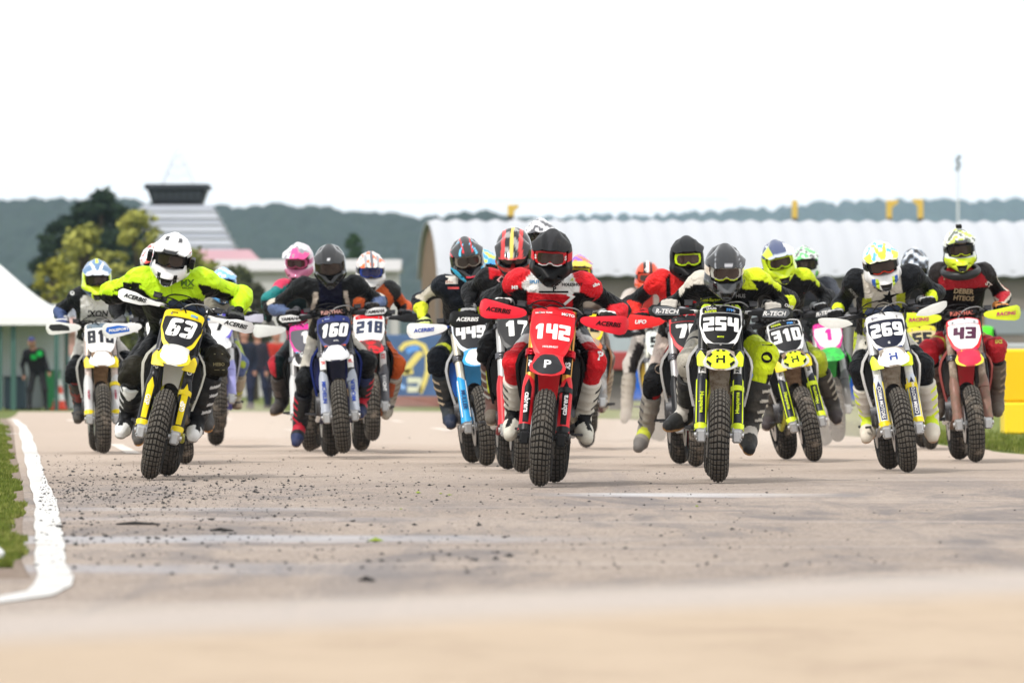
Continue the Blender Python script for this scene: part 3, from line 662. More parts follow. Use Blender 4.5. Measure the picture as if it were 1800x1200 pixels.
def peak_fn(a, b, w):      # a -1..1, b 0..1
    y = .005-.240*b; hw = .080+.040*min(1, b*2.4)-.034*max(0, b-.5); z = .158-.010*b-.062*b*b
    rid = .007*max(0, 1-abs(abs(a)-.42)/.14)*min(1, b*3)
    return Vector((a*hw, y+.050*a*a*b, z-.082*(1-.72*b)*abs(a)**2.2+rid+w))
PEAK = None
def make_peak():
    rows = []
    for b in np.linspace(0,1,13): rows.append([peak_fn(a*(1-.30*max(0,b-.86)*3), b, 0) for a in np.linspace(-1,1,29)])
    return rows[::-1]
def col_mesh(name, V, Q, cols, smooth=True):
    me = bpy.data.meshes.new(name); me.from_pydata(V, [], Q.tolist() if hasattr(Q, 'tolist') else Q); me.update()
    if smooth: me.polygons.foreach_set('use_smooth', [True]*len(me.polygons))
    me.materials.append(None); set_col(me, cols); return me
def paint(n, base, rules, env):
    c = np.tile(np.array(base, float), (n, 1))
    for cond, col in rules:
        m = cond(env); c[m] = col
    dk = c.max(1) < .07; c[dk] *= .40
    return c
class Env: pass
def sn(x, f, p=0): return np.sin(x*f+p)
HM = lambda coat: painted('helmet shell gloss' if coat else 'helmet shell matt', .22 if coat else .42, 0, 1, .8 if coat else 0, .10, 0)
def build_helmet(s, parent, M, far=False):
    V, Q = (HV2, HQ2) if far else (HV, HQ)
    e = Env(); e.x, e.y, e.z = V.T; e.ax = np.abs(e.x); e.n = sn(e.x,70,1)*sn(e.z,55)+sn(e.y,60)*sn(e.x,41)
    rules = list(s.get('hrules', []))
    port = lambda e: (np.abs(e.z-.006) < .050) & (e.ax < .092) & (e.y < -.03) & (e.y > -.125+.35*e.ax)
    rules.append((port, (.015,.014,.014)))
    rules.append((lambda e: (e.ax < .034+.3*(e.z+.125)) & (e.y < -.150) & (np.abs(e.z+.122) < .024), K))
    rules.append((lambda e: (np.sqrt(((e.ax-.05)/.014)**2+((e.z-.145)/.024)**2+((e.y+.06)/.04)**2) < 1), K))
    if s.get('strap') is not None:
        sc = s['strap']; rules.append((lambda e: (np.abs(e.z-.004) < .022) & (e.y > -.09) & (e.ax > .085), sc))
    cols = paint(len(V), s['hbase'], rules, e)
    me = col_mesh('helmet shell', V, Q, cols)
    hm = obj('helmet', me, HM(s.get('hgloss', True)), parent, M)
    if s.get('peak', True):
        rows = make_peak(); me = strip_sheet('peak', rows, thick=.0045)
        P = np.array([v.co[:] for v in me.vertices]); e = Env(); e.x, e.y, e.z = P.T; e.ax = np.abs(e.x); e.n = sn(e.x,70,1)*sn(e.y,55)+sn(e.y,40)*sn(e.x,31)
        e.b = (.005-e.y+.05*np.clip(e.ax/.11,0,1)**2*.6)/.240
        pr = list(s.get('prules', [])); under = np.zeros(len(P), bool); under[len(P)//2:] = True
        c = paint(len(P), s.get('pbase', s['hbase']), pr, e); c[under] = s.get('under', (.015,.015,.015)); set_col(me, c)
        obj('helmet_peak', me, HM(s.get('hgloss', True)), hm)
    # goggles
    R = .128
    def gg(a, b, w): return Vector(((R+w)*math.sin(a), -(R+w)*math.cos(a)-.008+.12*(b*b)*1.0, b+.006))
    if s.get('goggle') is not None:
        o = [(-.80,-.030),(-.40,-.044),(-.16,-.040),(0,-.022),(.16,-.040),(.40,-.044),(.80,-.030),(.86,.0),(.80,.036),(.40,.044),(-.40,.044),(-.80,.036),(-.86,.0)]
        g = obj('goggles', shield_mesh('goggle frame', o, gg, .012, 5, .004, 50), P_soft(s['goggle']), hm)
        li = [(-.62,-.022),(-.36,-.032),(-.15,-.028),(0,-.011),(.15,-.028),(.36,-.032),(.62,-.022),(.66,.004),(.60,.030),(.36,.035),(-.36,.035),(-.60,.030),(-.66,.004)]
        obj('lens', shield_mesh('lens', li, lambda a,b,w: gg(a,b,w+.0025), .002, 5, .004, 60), lens_mat(s.get('lens', (.05,.035,.03))), g)
        if s.get('gmark'):
            for sx in (-1,1):
                V2, F2 = text_tris(s['gmark'], .04); obj('emblem', flat_mesh('goggle mark', V2, F2, lambda a,b,w: gg(a,b,w), .028, (sx*.74, .004), 0, .004, 7.0), decalm(WH), g)
        if s.get('nose') is not None:
            me = MB().tube([gg(a, b, .004) for a, b in ((-.55,-.034),(-.36,-.040),(-.17,-.036),(-.06,-.024),(.06,-.024),(.17,-.036),(.36,-.040),(.55,-.034))], .0035, 6).mesh('nose trim', True)
            obj('frame_edge', me, P_soft(s['nose']), g)
    else:   # road style visor
        o = [(-1.0,-.046),(-.5,-.050),(.5,-.050),(1.0,-.046),(1.05,.0),(1.0,.045),(.5,.052),(-.5,.052),(-1.0,.045),(-1.05,.0)]
        obj('visor', shield_mesh('visor', o, lambda a,b,w: gg(a,b,w+.006), .003, 5, .01, 60), lens_mat(s.get('lens', (.03,.02,.02))), hm)
    if s.get('cams'):
        for sx in (-1, 1): obj('side_camera', MB().box((sx*.137,-.055,-.005), (.014,.030,.034), bev=.006).tube([(sx*.137,-.084,.004),(sx*.137,-.092,.004)], .011, 10).mesh('camera', angle=35), BLACKPL, hm)
    if s.get('topcam'):
        obj('action_camera', MB().box((0,-.06,.178), (.022,.022,.014), bev=.005).mesh('camera', angle=35), BLACKPL, hm)
    return hm
def P_soft(c): return mat('rubber frame', c, .45, 0, .05, 20, 0, 1, .05)
def lens_mat(c):
    key = ('lens', c)
    if key in MC: return MC[key]
    m = bpy.data.materials.new('lens'); m.use_nodes = True; N, L = nt(m); b = N['Principled BSDF']
    b.inputs['Base Color'].default_value = (*c, 1); b.inputs['Roughness'].default_value = .06; b.inputs['Coat Weight'].default_value = 1; b.inputs['Coat Roughness'].default_value = .03
    tr = N.new('ShaderNodeBsdfTransparent'); tr.inputs[0].default_value = (.75,.6,.5,1); ms = N.new('ShaderNodeMixShader'); ms.inputs[0].default_value = .4
    L.new(b.outputs[0], ms.inputs[1]); L.new(tr.outputs[0], ms.inputs[2]); L.new(ms.outputs[0], N['Material Output'].inputs[0])
    MC[key] = m; return m
# glove gripping a bar that runs along x through the origin
def glove_template():
    pr = [('p', (-.030,.020,.018), (.030,.020,.018), .021, .021), ('p', (-.026,.040,.012), (.026,.040,.012), .020, .020), ('w', (0,.05,.010), (.0,.105,.004), .030, .031)]
    for i, (x, L) in enumerate(((-.036,.9), (-.013,1.06), (.011,1.0), (.034,.82))):
        r = .0115 if i < 3 else .0100
        a, b, c, d = (x,.012,.030), (x,-.022*L,.030*L), (x*.98,-.034*L,.002), (x*.95,-.016,-.022)
        pr += [('f', a, b, r*1.12, r), ('f', b, c, r, r*.95), ('f', c, d, r*.95, r*.85)]
    pr += [('t', (-.040,.030,.004), (-.048,.004,-.016), .013, .0115), ('t', (-.048,.004,-.016), (-.030,-.020,-.024), .0115, .0095)]
    V, Q = surf_nets(smooth_field(pr, 240, .03), (-.075,-.065,-.055), (.065,.145,.065), .0045)
    D = np.stack([cone_d(V[:,0], V[:,1], V[:,2], p[1], p[2], p[3], p[4])[0] for p in pr], 1)
    lab = np.array([p[0] for p in pr])[D.argmin(1)]; return V, Q, lab
GV, GQ, GL = glove_template()
def build_glove(parent, hand, wrist_dir, bar_dir, side, c1, c2):
    "side -1 = image left; thumb points to the middle of the bar"
    xa = bar_dir.normalized(); ya = (wrist_dir-xa*wrist_dir.dot(xa)).normalized(); za = xa.cross(ya)
    V = GV.copy(); Q = GQ
    if side < 0: V = V*np.array([-1,1,1]); Q = GQ[:, ::-1]
    cols = np.tile(np.array(c1, float), (len(V), 1))
    kn = (GL == 'f') & (np.abs(V[:,1]+.0) < .016) & (V[:,2] > .02); cols[kn] = c2
    cols[(GL == 'w') & (V[:,1] > .06)] = c2
    if za.z < 0: V = V*np.array([1,1,-1]); Q = Q[:, ::-1]
    R = Matrix((xa, ya, za)).transposed(); Vw = (V*1.16+np.array([0,0,.004])) @ np.array(R).T + np.array(hand)
    return obj('glove', col_mesh('glove', Vw, Q, cols), painted('glove leather', .6, .0, 1, 0, .15, .3), parent)
def nrm(v): return v/np.linalg.norm(v)
def build_boot(parent, knee, ankle, toe, side, s, h=.0075):
    k, a, t = (np.array(v) for v in (knee, ankle, toe)); sd = nrm(k-a); fd = nrm(t-a)
    up = nrm(sd-fd*np.dot(sd, fd)); lat = np.cross(up, fd)
    # foot runs from heel to toe, slightly under the ankle
    fd = nrm(fd); heel = a-fd*.045-up*.035; ball = a+fd*.115-up*.050; tip = a+fd*.185-up*.052
    top = a+sd*.275; calf = a+sd*.17
    out = lat*np.sign(np.dot(lat, (side,0,0)) or 1)
    pr = [('shaft', a+sd*.02, calf, .056, .068), ('shaft', calf, top, .068, .075), ('ank', a-fd*.008, a+fd*.015, .060, .058), ('foot', heel, ball, .048, .053),
          ('foot', a+fd*.03-up*.01, ball, .050, .046), ('toe', ball, tip, .049, .040)]
    shinp = a+sd*.10+fd*.045; pr.append(('plate', shinp, a+sd*.265+fd*.045, .026, .034))
    for q in (.06, .13, .205): pr.append(('buckle', a+sd*q+out*.052+fd*.006, a+sd*q+out*.056+fd*.028, .010, .009))
    base = smooth_field([p for p in pr], 130, .05)
    A, U, SD, FD = a, up, sd, fd
    def fn(X, Y, Z):
        d = base(X, Y, Z); hz = (X-A[0])*U[0]+(Y-A[1])*U[1]+(Z-A[2])*U[2]; ts = (X-A[0])*SD[0]+(Y-A[1])*SD[1]+(Z-A[2])*SD[2]
        for q in (.045,.10,.17,.235): d = d-.0035*np.exp(-((ts-q)/.012)**4)*(hz > .02)
        d = d+.003*np.exp(-((ts-.02)/.006)**2)
        d = np.maximum(d, -(hz+.092)); sole = np.exp(-((hz+.082)/.012)**4); d = d-.005*sole
        d = np.maximum(d, ts-.285); return np.maximum(d, -(hz+.094))
    P = np.stack([p[1] for p in pr]+[p[2] for p in pr]); lo, hi = P.min(0)-.09, P.max(0)+.09
    V, Q = surf_nets(fn, lo, hi, h)
    rel = V-a; e = Env(); e.u = rel@up; e.s = rel@sd; e.f = rel@fd; e.o = rel@out
    cols = np.tile(np.array(s['boot'], float), (len(V), 1))
    c2 = np.array(s.get('boot2', LG)); c3 = np.array(s.get('boot3', s.get('boot2', LG)))
    for q in (.045,.10,.17,.235): cols[(np.abs(e.s-q-.3*(e.o-.03)) < .010) & (e.u > .02) & (e.o > .012)] = c2
    cols[(e.f > .03) & (np.abs(e.o) < .028) & (e.s > .08) & (e.s < .26)] = c3
    cols[(e.f > .135)] = s.get('toe', s['boot'])
    cols[(e.f > .06) & (e.f < .10) & (e.u > -.03) & (e.u < .05)] = s.get('bootp', s['boot'])
    if s.get('toe2') is not None: cols[(e.f > .08) & (e.f < .165) & (e.u > -.045) & (e.u < .03) & (np.abs(e.o-.012-.15*(e.f-.12)) < .017)] = s['toe2']
    cols[(e.u < -.068)] = s.get('sole', (.20,.15,.10))
    return obj('boot', col_mesh('boot', V, Q, cols), painted('boot leather', .48, 0, 1, 0, s.get('bdirt', .35), .3, (.24,.20,.15)), parent)
def bez(V, I): pass
def build_rider(s, bike_root, M, S, cam_o=Vector((0,0,CH))):
    far = s.get('far', False)
    root = empty('person', M.copy()); tag(root, s['rlabel'], 'person', 'riders in the pack')
    Mi = M.inverted()
    def L(p, yl):
        d = Vector(((p[0]-900)/F, 1, (HOR-p[1])/F)); o = Mi @ cam_o; dl = Mi.to_3x3() @ d
        k = (yl-o.y)/dl.y; return o+dl*k
    px = s['px']
    head = L(px['head'], s.get('heady', -.44))
    hr = s.get('hrot', (0,0))                       # yaw, pitch in degrees
    neck = head+Vector((0,.115,-.125)); sh = {}; shw = s.get('shw', .20)
    for q, sx in (('l',-1),('r',1)):
        if 'sh'+q in px: sh[q] = L(px['sh'+q], head.y+.15)
        else: sh[q] = neck+Vector((sx*shw, .05, -.045+s.get('sdrop', 0)))
    chest = (sh['l']+sh['r'])/2+Vector((0,.06,-.08))
    pel = Vector((head.x*.25, .20, .97+s.get('rise', 0)))
    pr = []
    A = lambda lab, a, b, ra, rb: pr.append((lab, tuple(a), tuple(b), ra, rb))
    bulk = s.get('bulk', 1.0)
    A('torso', pel, chest, .125*bulk, .125*bulk)
    for sx in (-1,1): A('torso', pel+Vector((sx*.05,0,0)), chest+Vector((sx*.085,-.02,.0)), .115*bulk, .11*bulk)
    A('torso', sh['l']+Vector((.05,0,-.03)), sh['r']+Vector((-.05,0,-.03)), .080*bulk, .080*bulk)
    A('neck', neck+Vector((0,.03,-.03)), head+Vector((0,.02,-.04)), .07, .075)
    A('head', head+Vector((0,0,-.01)), head+Vector((0,.01,.05)), .086, .09)
    A('nose', head+Vector((0,-.085,-.005)), head+Vector((0,-.10,-.03)), .013, .016)
    hands = {}
    for q, sx in (('l',-1),('r',1)):
        hand = s['_SB'] @ Vector((sx*.325, -.306, 1.106))
        if 'hand'+q in px: hand = L(px['hand'+q], hand.y)
        hands[q] = hand
        el0 = L(px['el'+q], 0) if 'el'+q in px else Vector((sx*.42, 0, 1.14))
        U_, Lf = .295, .265; yb = (sh[q].y+hand.y)/2+.08
        best = None
        for yy in np.linspace(sh[q].y-.25, sh[q].y+.25, 51):
            e_ = L(px['el'+q], yy) if 'el'+q in px else Vector((el0.x, yy, el0.z))
            c_ = abs((e_-sh[q]).length-U_)+abs((e_-hand).length-Lf-.05)+.05*abs(yy-yb)
            if best is None or c_ < best[0]: best = (c_, e_)
        el = best[1]; wd_ = (el-hand).normalized(); wrist = hand+wd_*.085+Vector((0,0,.012))
        A('sho', sh[q]+Vector((-sx*.01,0,.0)), sh[q]+(el-sh[q])*.12, .078*bulk, .072*bulk)
        A('uarm', sh[q], el, .062*bulk, .049*bulk); A('elbow', el+Vector((sx*.006,.012,0)), el+(wrist-el)*.12+Vector((sx*.006,.008,0)), .053*bulk, .050*bulk)
        A('farm', el, el+(wrist-el)*.35, .048*bulk, .050*bulk); A('farm2', el+(wrist-el)*.35, wrist, .050*bulk, .034)
        s.setdefault('_e', {})[q] = el
        build_glove(root, hand, (el-hand).normalized()+Vector((0,.55,.05)), (S.to_3x3() @ Vector((.385-.27, .034*sx, 0))).normalized(), sx, s.get('glove', K), s.get('glove2', LG))
    for q, sx in (('l',-1),('r',1)):
        hip = pel+Vector((sx*.095, -.02, -.02)); hidden = 'knee'+q not in px
        kt = px.get('knee'+q); at_ = px.get('ank'+q)
        if hidden: knee = Vector((sx*.24,-.17,.76))
        else:
            best = None
            for yy in np.linspace(-.34,.15,50):
                k_ = L(kt, yy); c_ = abs((k_-hip).length-.45)
                if best is None or c_ < best[0]-1e-4: best = (c_, k_)
            knee = best[1]
        if at_ is None: ank = Vector((sx*.20,.02,.43))
        else:
            best = None
            for yy in np.linspace(-.25,.35,61):
                k_ = L(at_, yy); c_ = abs((k_-knee).length-.42)+.02*abs(yy-.03)
                if best is None or c_ < best[0]-1e-4: best = (c_, k_)
            ank = best[1]
        tt = px.get('toe'+q)
        toe = L(tt, ank.y-.17) if tt else ank+Vector((sx*.03,-.17,-.03))
        if tt: 
            toe = toe+Vector((0,0,.052))
        toe = ank+(toe-ank).normalized()*.19
        A('thigh', hip, knee, .094, .068); A('knee', knee+Vector((0,-.014,.01)), knee+(ank-knee)*.16+Vector((0,-.016,0)), .068, .060)
        A('shin', knee, ank+(knee-ank)*.25, .064, .050); A('shin', ank+(knee-ank)*.45+Vector((0,.02,0)), ank+(knee-ank)*.25, .058, .045)
        if s.get('slider'): A('slider', knee+Vector((sx*.055,-.035,-.035)), knee+Vector((sx*.062,-.03,-.09)), .030, .030)
        build_boot(root, knee, ank, toe, sx, s, .0075 if not far else .011)
    h = s.get('res', .0115 if not far else .017)
    sf = smooth_field(pr, 62, .07)
    ww = s.get('wr', .0050); joints = []
    for p_ in pr:
        if p_[0] in ('uarm', 'thigh', 'shin'):
            a_, b_ = np.array(p_[1]), np.array(p_[2]); dd = nrm(b_-a_)
            for t_ in ((.25, .9) if p_[0] != 'shin' else (.3,)): joints.append(((*(a_+(b_-a_)*t_), *dd), .10))
    def fn(X, Y, Z):
        d = sf(X, Y, Z)
        w = np.sin(38*X+22*np.sin(9*Z+6*Y)*.35+11*Z+s.get('seed', 0))*np.sin(31*Z-17*Y+2.1*np.sin(14*X))
        w2 = np.abs(np.sin(21*X*np.sign(X)+55*Z+3*np.sin(17*Y+9*X)))
        w3 = np.abs(np.sin(47*Z+19*np.sin(7*X+5*Y)+13*Y*np.sign(X)))
        for (jp, jr) in joints:
            r2 = ((X-jp[0])**2+(Y-jp[1])**2+(Z-jp[2])**2)/(jr*jr); m_ = r2 < 4; ph = (X[m_]-jp[0])*jp[3]+(Y[m_]-jp[1])*jp[4]+(Z[m_]-jp[2])*jp[5]
            d[m_] += .0045*np.exp(-r2[m_])*(np.abs(np.sin(ph*95+2*np.sin(40*X[m_]+25*Z[m_])))*2-1)
        return d+ww*(w*.8+w2*.9+w3*.5-.6)
    P = np.array([p[1] for p in pr]+[p[2] for p in pr]); V, Q = surf_nets(fn, P.min(0)-.15, P.max(0)+.15, h)
    V = smooth_verts(V, Q, 1, .35)
    D = []; T = []
    for p in pr:
        d, t = cone_d(V[:,0], V[:,1], V[:,2], p[1], p[2], p[3], p[4]); D.append(d); T.append(t)
    D = np.stack(D, 1); T = np.stack(T, 1); j = D.argmin(1); labs = np.array([p[0] for p in pr])
    e = Env(); e.lab = labs[j]; e.t = T[np.arange(len(V)), j]; e.x, e.y, e.z = V.T; e.ax = np.abs(e.x-head.x); e.sx = e.x-head.x
    # arm coordinate 0 shoulder .. 1 elbow .. 2 wrist
    e.arm = np.full(len(V), -1.0)
    e.lab = np.where(e.lab == 'farm2', 'farm2', e.lab)
    for lb, o in (('sho', 0), ('uarm', 0), ('elbow', 1), ('farm', 1), ('farm2', 1)):
        m = e.lab == lb; e.arm[m] = o+(e.t[m] if lb == 'uarm' else e.t[m]*.35 if lb == 'farm' else .35+.65*e.t[m] if lb == 'farm2' else 0.05 if lb == 'sho' else 0)
    e.leg = np.full(len(V), -1.0)
    for lb, o in (('thigh', 0), ('knee', 1), ('slider', 1.01), ('shin', 1.1)):
        m = e.lab == lb; e.leg[m] = o+(e.t[m] if lb in ('thigh', 'shin') else 0)
    AX = np.array([pr[i][1] for i in range(len(pr))])[j]*(1-e.t[:,None])+np.array([pr[i][2] for i in range(len(pr))])[j]*e.t[:,None]
    e.rz = V[:,2]-AX[:,2]; e.rx = (V[:,0]-AX[:,0])*np.sign(e.sx); e.ry = V[:,1]-AX[:,1]; e.side = np.sign(e.sx)
    e.h = (e.z-chest.z); e.torso = (e.lab == 'torso'); e.n = sn(e.x,30,1)*sn(e.z,26)+sn(e.y,22)
    e.zs = e.z-(sh['l'].z+sh['r'].z)/2
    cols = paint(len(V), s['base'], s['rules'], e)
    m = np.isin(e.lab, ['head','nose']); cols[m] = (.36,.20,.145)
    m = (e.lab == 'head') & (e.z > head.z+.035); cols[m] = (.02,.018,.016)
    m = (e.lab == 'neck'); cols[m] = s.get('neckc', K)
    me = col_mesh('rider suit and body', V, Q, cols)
    body = obj('body', me, painted(s.get('suitm', 'race leathers'), s.get('srough', .5), s.get('swr', .7), s.get('sws', 19), 0, s.get('sdirt', .03), .12), root)
    HMx = Matrix.Translation(head) @ Matrix.Rotation(math.radians(hr[0]), 4, 'Z') @ Matrix.Rotation(math.radians(s.get('hroll', 0)), 4, 'Y') @ Matrix.Rotation(math.radians(14+hr[1]), 4, 'X') @ Matrix.Scale(s.get('hs', 1.04), 4)
    build_helmet(s, root, HMx, far)
    if s.get('brace'):
        pts = [head+Vector((.14*math.sin(a), .02-.12*math.cos(a), -.175-.045*math.cos(a))) for a in np.linspace(-2.6, 2.6, 21)]
        obj('neck_brace', MB().tube(pts, [.020+.016*max(0, math.cos(a)) for a in np.linspace(-2.6, 2.6, 21)], 12).mesh('neck brace', True), plastic((.03,.03,.033), .3), root)
    if s.get('decals'):
        bv = BVHTree.FromPolygons([tuple(v) for v in V], Q.tolist())
        o = Mi @ cam_o
        for dcl in s['decals']:
            tx, cx, cy, hh, col = dcl[:5]; rot = math.radians(dcl[5]) if len(dcl) > 5 else 0
            if isinstance(tx, str): TV, TF = text_tris(tx, .035, .15 if len(dcl) > 6 else 0)
            else:
                TV, TF = tx, [tuple(range(len(tx)))]
            c_, s_ = math.cos(rot), math.sin(rot); pts = []; ok = True
            for x, y in TV:
                x, y = x*hh, y*hh; X_ = cx+x*c_-y*s_; Y_ = cy-(x*s_+y*c_)
                d = (Mi.to_3x3() @ Vector(((X_-900)/F, 1, (HOR-Y_)/F))).normalized()
                st = o+d*(o.length-2.5); hit = bv.ray_cast(st, d, 6)
                if hit[0] is None: ok = False; break
                pts.append(hit[0]-d*.005)
            if ok: obj('printed_lettering' if isinstance(tx, str) else 'printed_patch', mesh('suit print', pts, TF), decalm(col), body)
    return root
# ------------------------------------------------------------------ ground, track, paint, grass
def gz(y): 
    t = np.clip((np.asarray(y, float)-82)/60, 0, 1); return -.19*t*t*(3-2*t)
def interp(pts, y):
    ys = [p[1] for p in pts]; xs = [p[0] for p in pts]; return np.interp(y, ys, xs)
def track_material():
    m = bpy.data.materials.new('dusty asphalt'); m.use_nodes = True; N, L = nt(m); b = N['Principled BSDF']; b.inputs['Roughness'].default_value = .9; b.inputs['Specular IOR Level'].default_value = .15
    tc = N.new('ShaderNodeTexCoord'); sp = N.new('ShaderNodeSeparateXYZ'); L.new(tc.outputs['Object'], sp.inputs[0])
    def noise(scale, sv=(1,1,1), det=6, rough=.6, dist=0.0, off=0.0):
        mp = N.new('ShaderNodeMapping'); mp.inputs['Scale'].default_value = sv; mp.inputs['Location'].default_value = (off, off*.7, 0); L.new(tc.outputs['Object'], mp.inputs[0])
        n = N.new('ShaderNodeTexNoise'); n.inputs['Scale'].default_value = scale; n.inputs['Detail'].default_value = det; n.inputs['Roughness'].default_value = rough; n.inputs['Distortion'].default_value = dist
        L.new(mp.outputs[0], n.inputs['Vector']); return n.outputs[0]
    def ramp(x, a, b_, lo=0.0, hi=1.0):
        r = N.new('ShaderNodeMapRange'); r.interpolation_type = 'SMOOTHSTEP'; r.inputs[1].default_value = a; r.inputs[2].default_value = b_; r.inputs[3].default_value = lo; r.inputs[4].default_value = hi
        if isinstance(x, (int, float)): r.inputs[0].default_value = x
        else: L.new(x, r.inputs[0])
        return r.outputs[0]
    def mth(op, a, b_):
        q = N.new('ShaderNodeMath'); q.operation = op
        for i, v in enumerate((a, b_)):
            if isinstance(v, (int, float)): q.inputs[i].default_value = v
            else: L.new(v, q.inputs[i])
        return q.outputs[0]
    def mixc(f, a, c):
        q = N.new('ShaderNodeMix'); q.data_type = 'RGBA'
        if isinstance(f, float): q.inputs[0].default_value = f
        else: L.new(f, q.inputs[0])
        for i, v in ((6, a), (7, c)):
            if isinstance(v, tuple): q.inputs[i].default_value = (*v, 1)
            else: L.new(v, q.inputs[i])
        return q.outputs[2]
    X, Y = sp.outputs[0], sp.outputs[1]
    asph = mixc(ramp(noise(.45, (1,.35,1), 8, .7, .4), .35, .65), (.265,.213,.172), (.39,.322,.265))
    asph = mixc(ramp(noise(3.2, (1,.5,1), 6, .75), .40, .60, 0, .45), asph, (.27,.225,.20))
    asph = mixc(ramp(noise(48, (1,.5,1), 4, .8), .42, .62), asph, mixc(.6, asph, (.60,.50,.43)))
    asph = mixc(ramp(noise(14, (1,.4,1), 6, .8, .5, 2), .50, .66, 0, .55), asph, (.19,.16,.145))
    asph = mixc(ramp(noise(140, (1,1,1), 2, .5), .50, .64, 0, .8), asph, (.15,.13,.12))
    sand = mixc(noise(2.2, (1,.4,1), 8, .7), (.43,.335,.245), (.55,.44,.33))
    sand = mixc(ramp(noise(1.7, (1,.5,1), 5, .7, .4, 12), .45, .68, 0, .45), sand, (.36,.27,.20))
    sand = mixc(ramp(noise(5, (1,1,1), 4, .7, 0, 7), .66, .74, 0, .5), sand, (.35,.24,.15))
    # tyre rubber laid down on the racing line
    dk = mth('MULTIPLY', ramp(noise(1.1, (1,.22,1), 7, .72, 1.2, 3), .44, .64), ramp(Y, 46, 34))
    dk = mth('MULTIPLY', dk, ramp(Y, 20.0, 22.5)); dk = mth('MULTIPLY', dk, .95)
    c = mixc(dk, asph, (.185,.165,.16))
    # long streaks, lengthwise and crosswise
    st = mth('MULTIPLY', ramp(noise(.9, (2.2,.05,1), 5, .7, .3, 9), .53, .66), .42); c = mixc(st, c, (.20,.18,.175))
    st2 = mth('MULTIPLY', ramp(noise(.8, (.12,1.6,1), 5, .65, .5, 4), .55, .72), .38); c = mixc(st2, c, (.56,.50,.46))
    # pale blue grey strip across the left half, smaller ones
    def band(yc, w, x0, x1, a, slope=0.0):
        yy = mth('ADD', Y, mth('ADD', mth('MULTIPLY', X, slope), mth('MULTIPLY', noise(.7, (1,1,1), 4), .9)))
        t = mth('MULTIPLY', ramp(mth('ABSOLUTE', mth('SUBTRACT', yy, yc+.45), 0), w, w*.35), mth('MULTIPLY', ramp(X, x0-.35, x0+.3), ramp(X, x1+.9, x1-.6)))
        return mth('MULTIPLY', mth('MULTIPLY', t, a), ramp(noise(3.5, (.5,1,1), 6, .75, .6, 5), .34, .58, .25, 1))
    c = mixc(band(27.3, .75, -2.3, -.2, .8), c, (.43,.43,.455)); c = mixc(band(23.2, .8, -2.3, -1.0, .55), c, (.40,.41,.45))
    c = mixc(band(37.2, .75, .4, 1.35, .8, .1), c, (.60,.60,.62)); c = mixc(band(33.2, .55, -2.4, -1.0, .35), c, (.45,.46,.50)); c = mixc(band(31.0, .6, -2.4, -.6, .3), c, (.44,.42,.44))
    # far straight is paler, loose sand lies along the near edge
    c = mixc(ramp(mth('ADD', Y, mth('MULTIPLY', noise(.3), 10)), 42, 62, 0, .75), c, (.50,.405,.33))
    e = mth('ADD', mth('ADD', Y, mth('MULTIPLY', X, -1.25)), mth('MULTIPLY', noise(.6, (1,1,1), 3), .7))
    c = mixc(mth('MULTIPLY', ramp(e, 22.0, 20.2), .75), c, (.52,.46,.415)); c = mixc(ramp(e, 19.9, 18.0), c, sand)
    L.new(c, b.inputs['Base Color'])
    n = noise(90, (1,1,1), 6, .7); bp = N.new('ShaderNodeBump'); bp.inputs['Strength'].default_value = .6; bp.inputs['Distance'].default_value = .02
    L.new(n, bp.inputs['Height']); L.new(bp.outputs[0], b.inputs['Normal'])
    return m
def earth_material(name, c1, c2, sc=3.0, c3=None):
    m = bpy.data.materials.new(name); m.use_nodes = True; N, L = nt(m); b = N['Principled BSDF']; b.inputs['Roughness'].default_value = .95; b.inputs['Specular IOR Level'].default_value = .1
    tc = N.new('ShaderNodeTexCoord'); n = N.new('ShaderNodeTexNoise'); n.inputs['Scale'].default_value = sc; n.inputs['Detail'].default_value = 9; n.inputs['Roughness'].default_value = .75
    L.new(tc.outputs['Object'], n.inputs['Vector']); r = N.new('ShaderNodeValToRGB'); r.color_ramp.elements[0].position = .35; r.color_ramp.elements[1].position = .65
    r.color_ramp.elements[0].color = (*c1, 1); r.color_ramp.elements[1].color = (*c2, 1)
    if c3: q = r.color_ramp.elements.new(.5); q.color = (*c3, 1)
    L.new(n.outputs[0], r.inputs[0]); L.new(r.outputs[0], b.inputs['Base Color'])
    bp = N.new('ShaderNodeBump'); bp.inputs['Strength'].default_value = .8; bp.inputs['Distance'].default_value = .05; L.new(n.outputs[0], bp.inputs['Height']); L.new(bp.outputs[0], b.inputs['Normal'])
    return m
ys = np.concatenate([np.linspace(-30, 82, 8), np.linspace(86, 145, 12), np.array([200, 400, 900, 2500, 6200])])
xs = np.array([-1450, -400, -60, -20, 0, 20, 60, 400, 1450.])
gm = mesh('ground sheet', [(x, y, gz(y)-.012) for y in ys for x in xs], [(i*len(xs)+j, i*len(xs)+j+1, (i+1)*len(xs)+j+1, (i+1)*len(xs)+j) for i in range(len(ys)-1) for j in range(len(xs)-1)])
obj('ground', gm, earth_material('meadow soil', (.075,.10,.025), (.16,.17,.05), .8, (.12,.15,.04)), kind='structure')
LE = [(-1.3, 19), (-1.5, 21), (-1.62, 22.2), (-1.80, 24.2), (-1.93, 26), (-2.25, 30.2), (-2.53, 34.1), (-3.2, 42.7), (-4.12, 54.3), (-6.3, 82.3), (-8.05, 103.6), (-11, 145)]
RE = [(60, -30), (30, 20), (12, 40), (5.2, 52), (4.34, 55), (4.27, 58.2), (4.13, 62.8), (3.75, 70), (3.0, 82), (1.66, 105), (.2, 120), (-1.5, 145)]
ty = np.concatenate([np.linspace(-25, 14, 4), np.linspace(15, 145, 130)])
rows = []
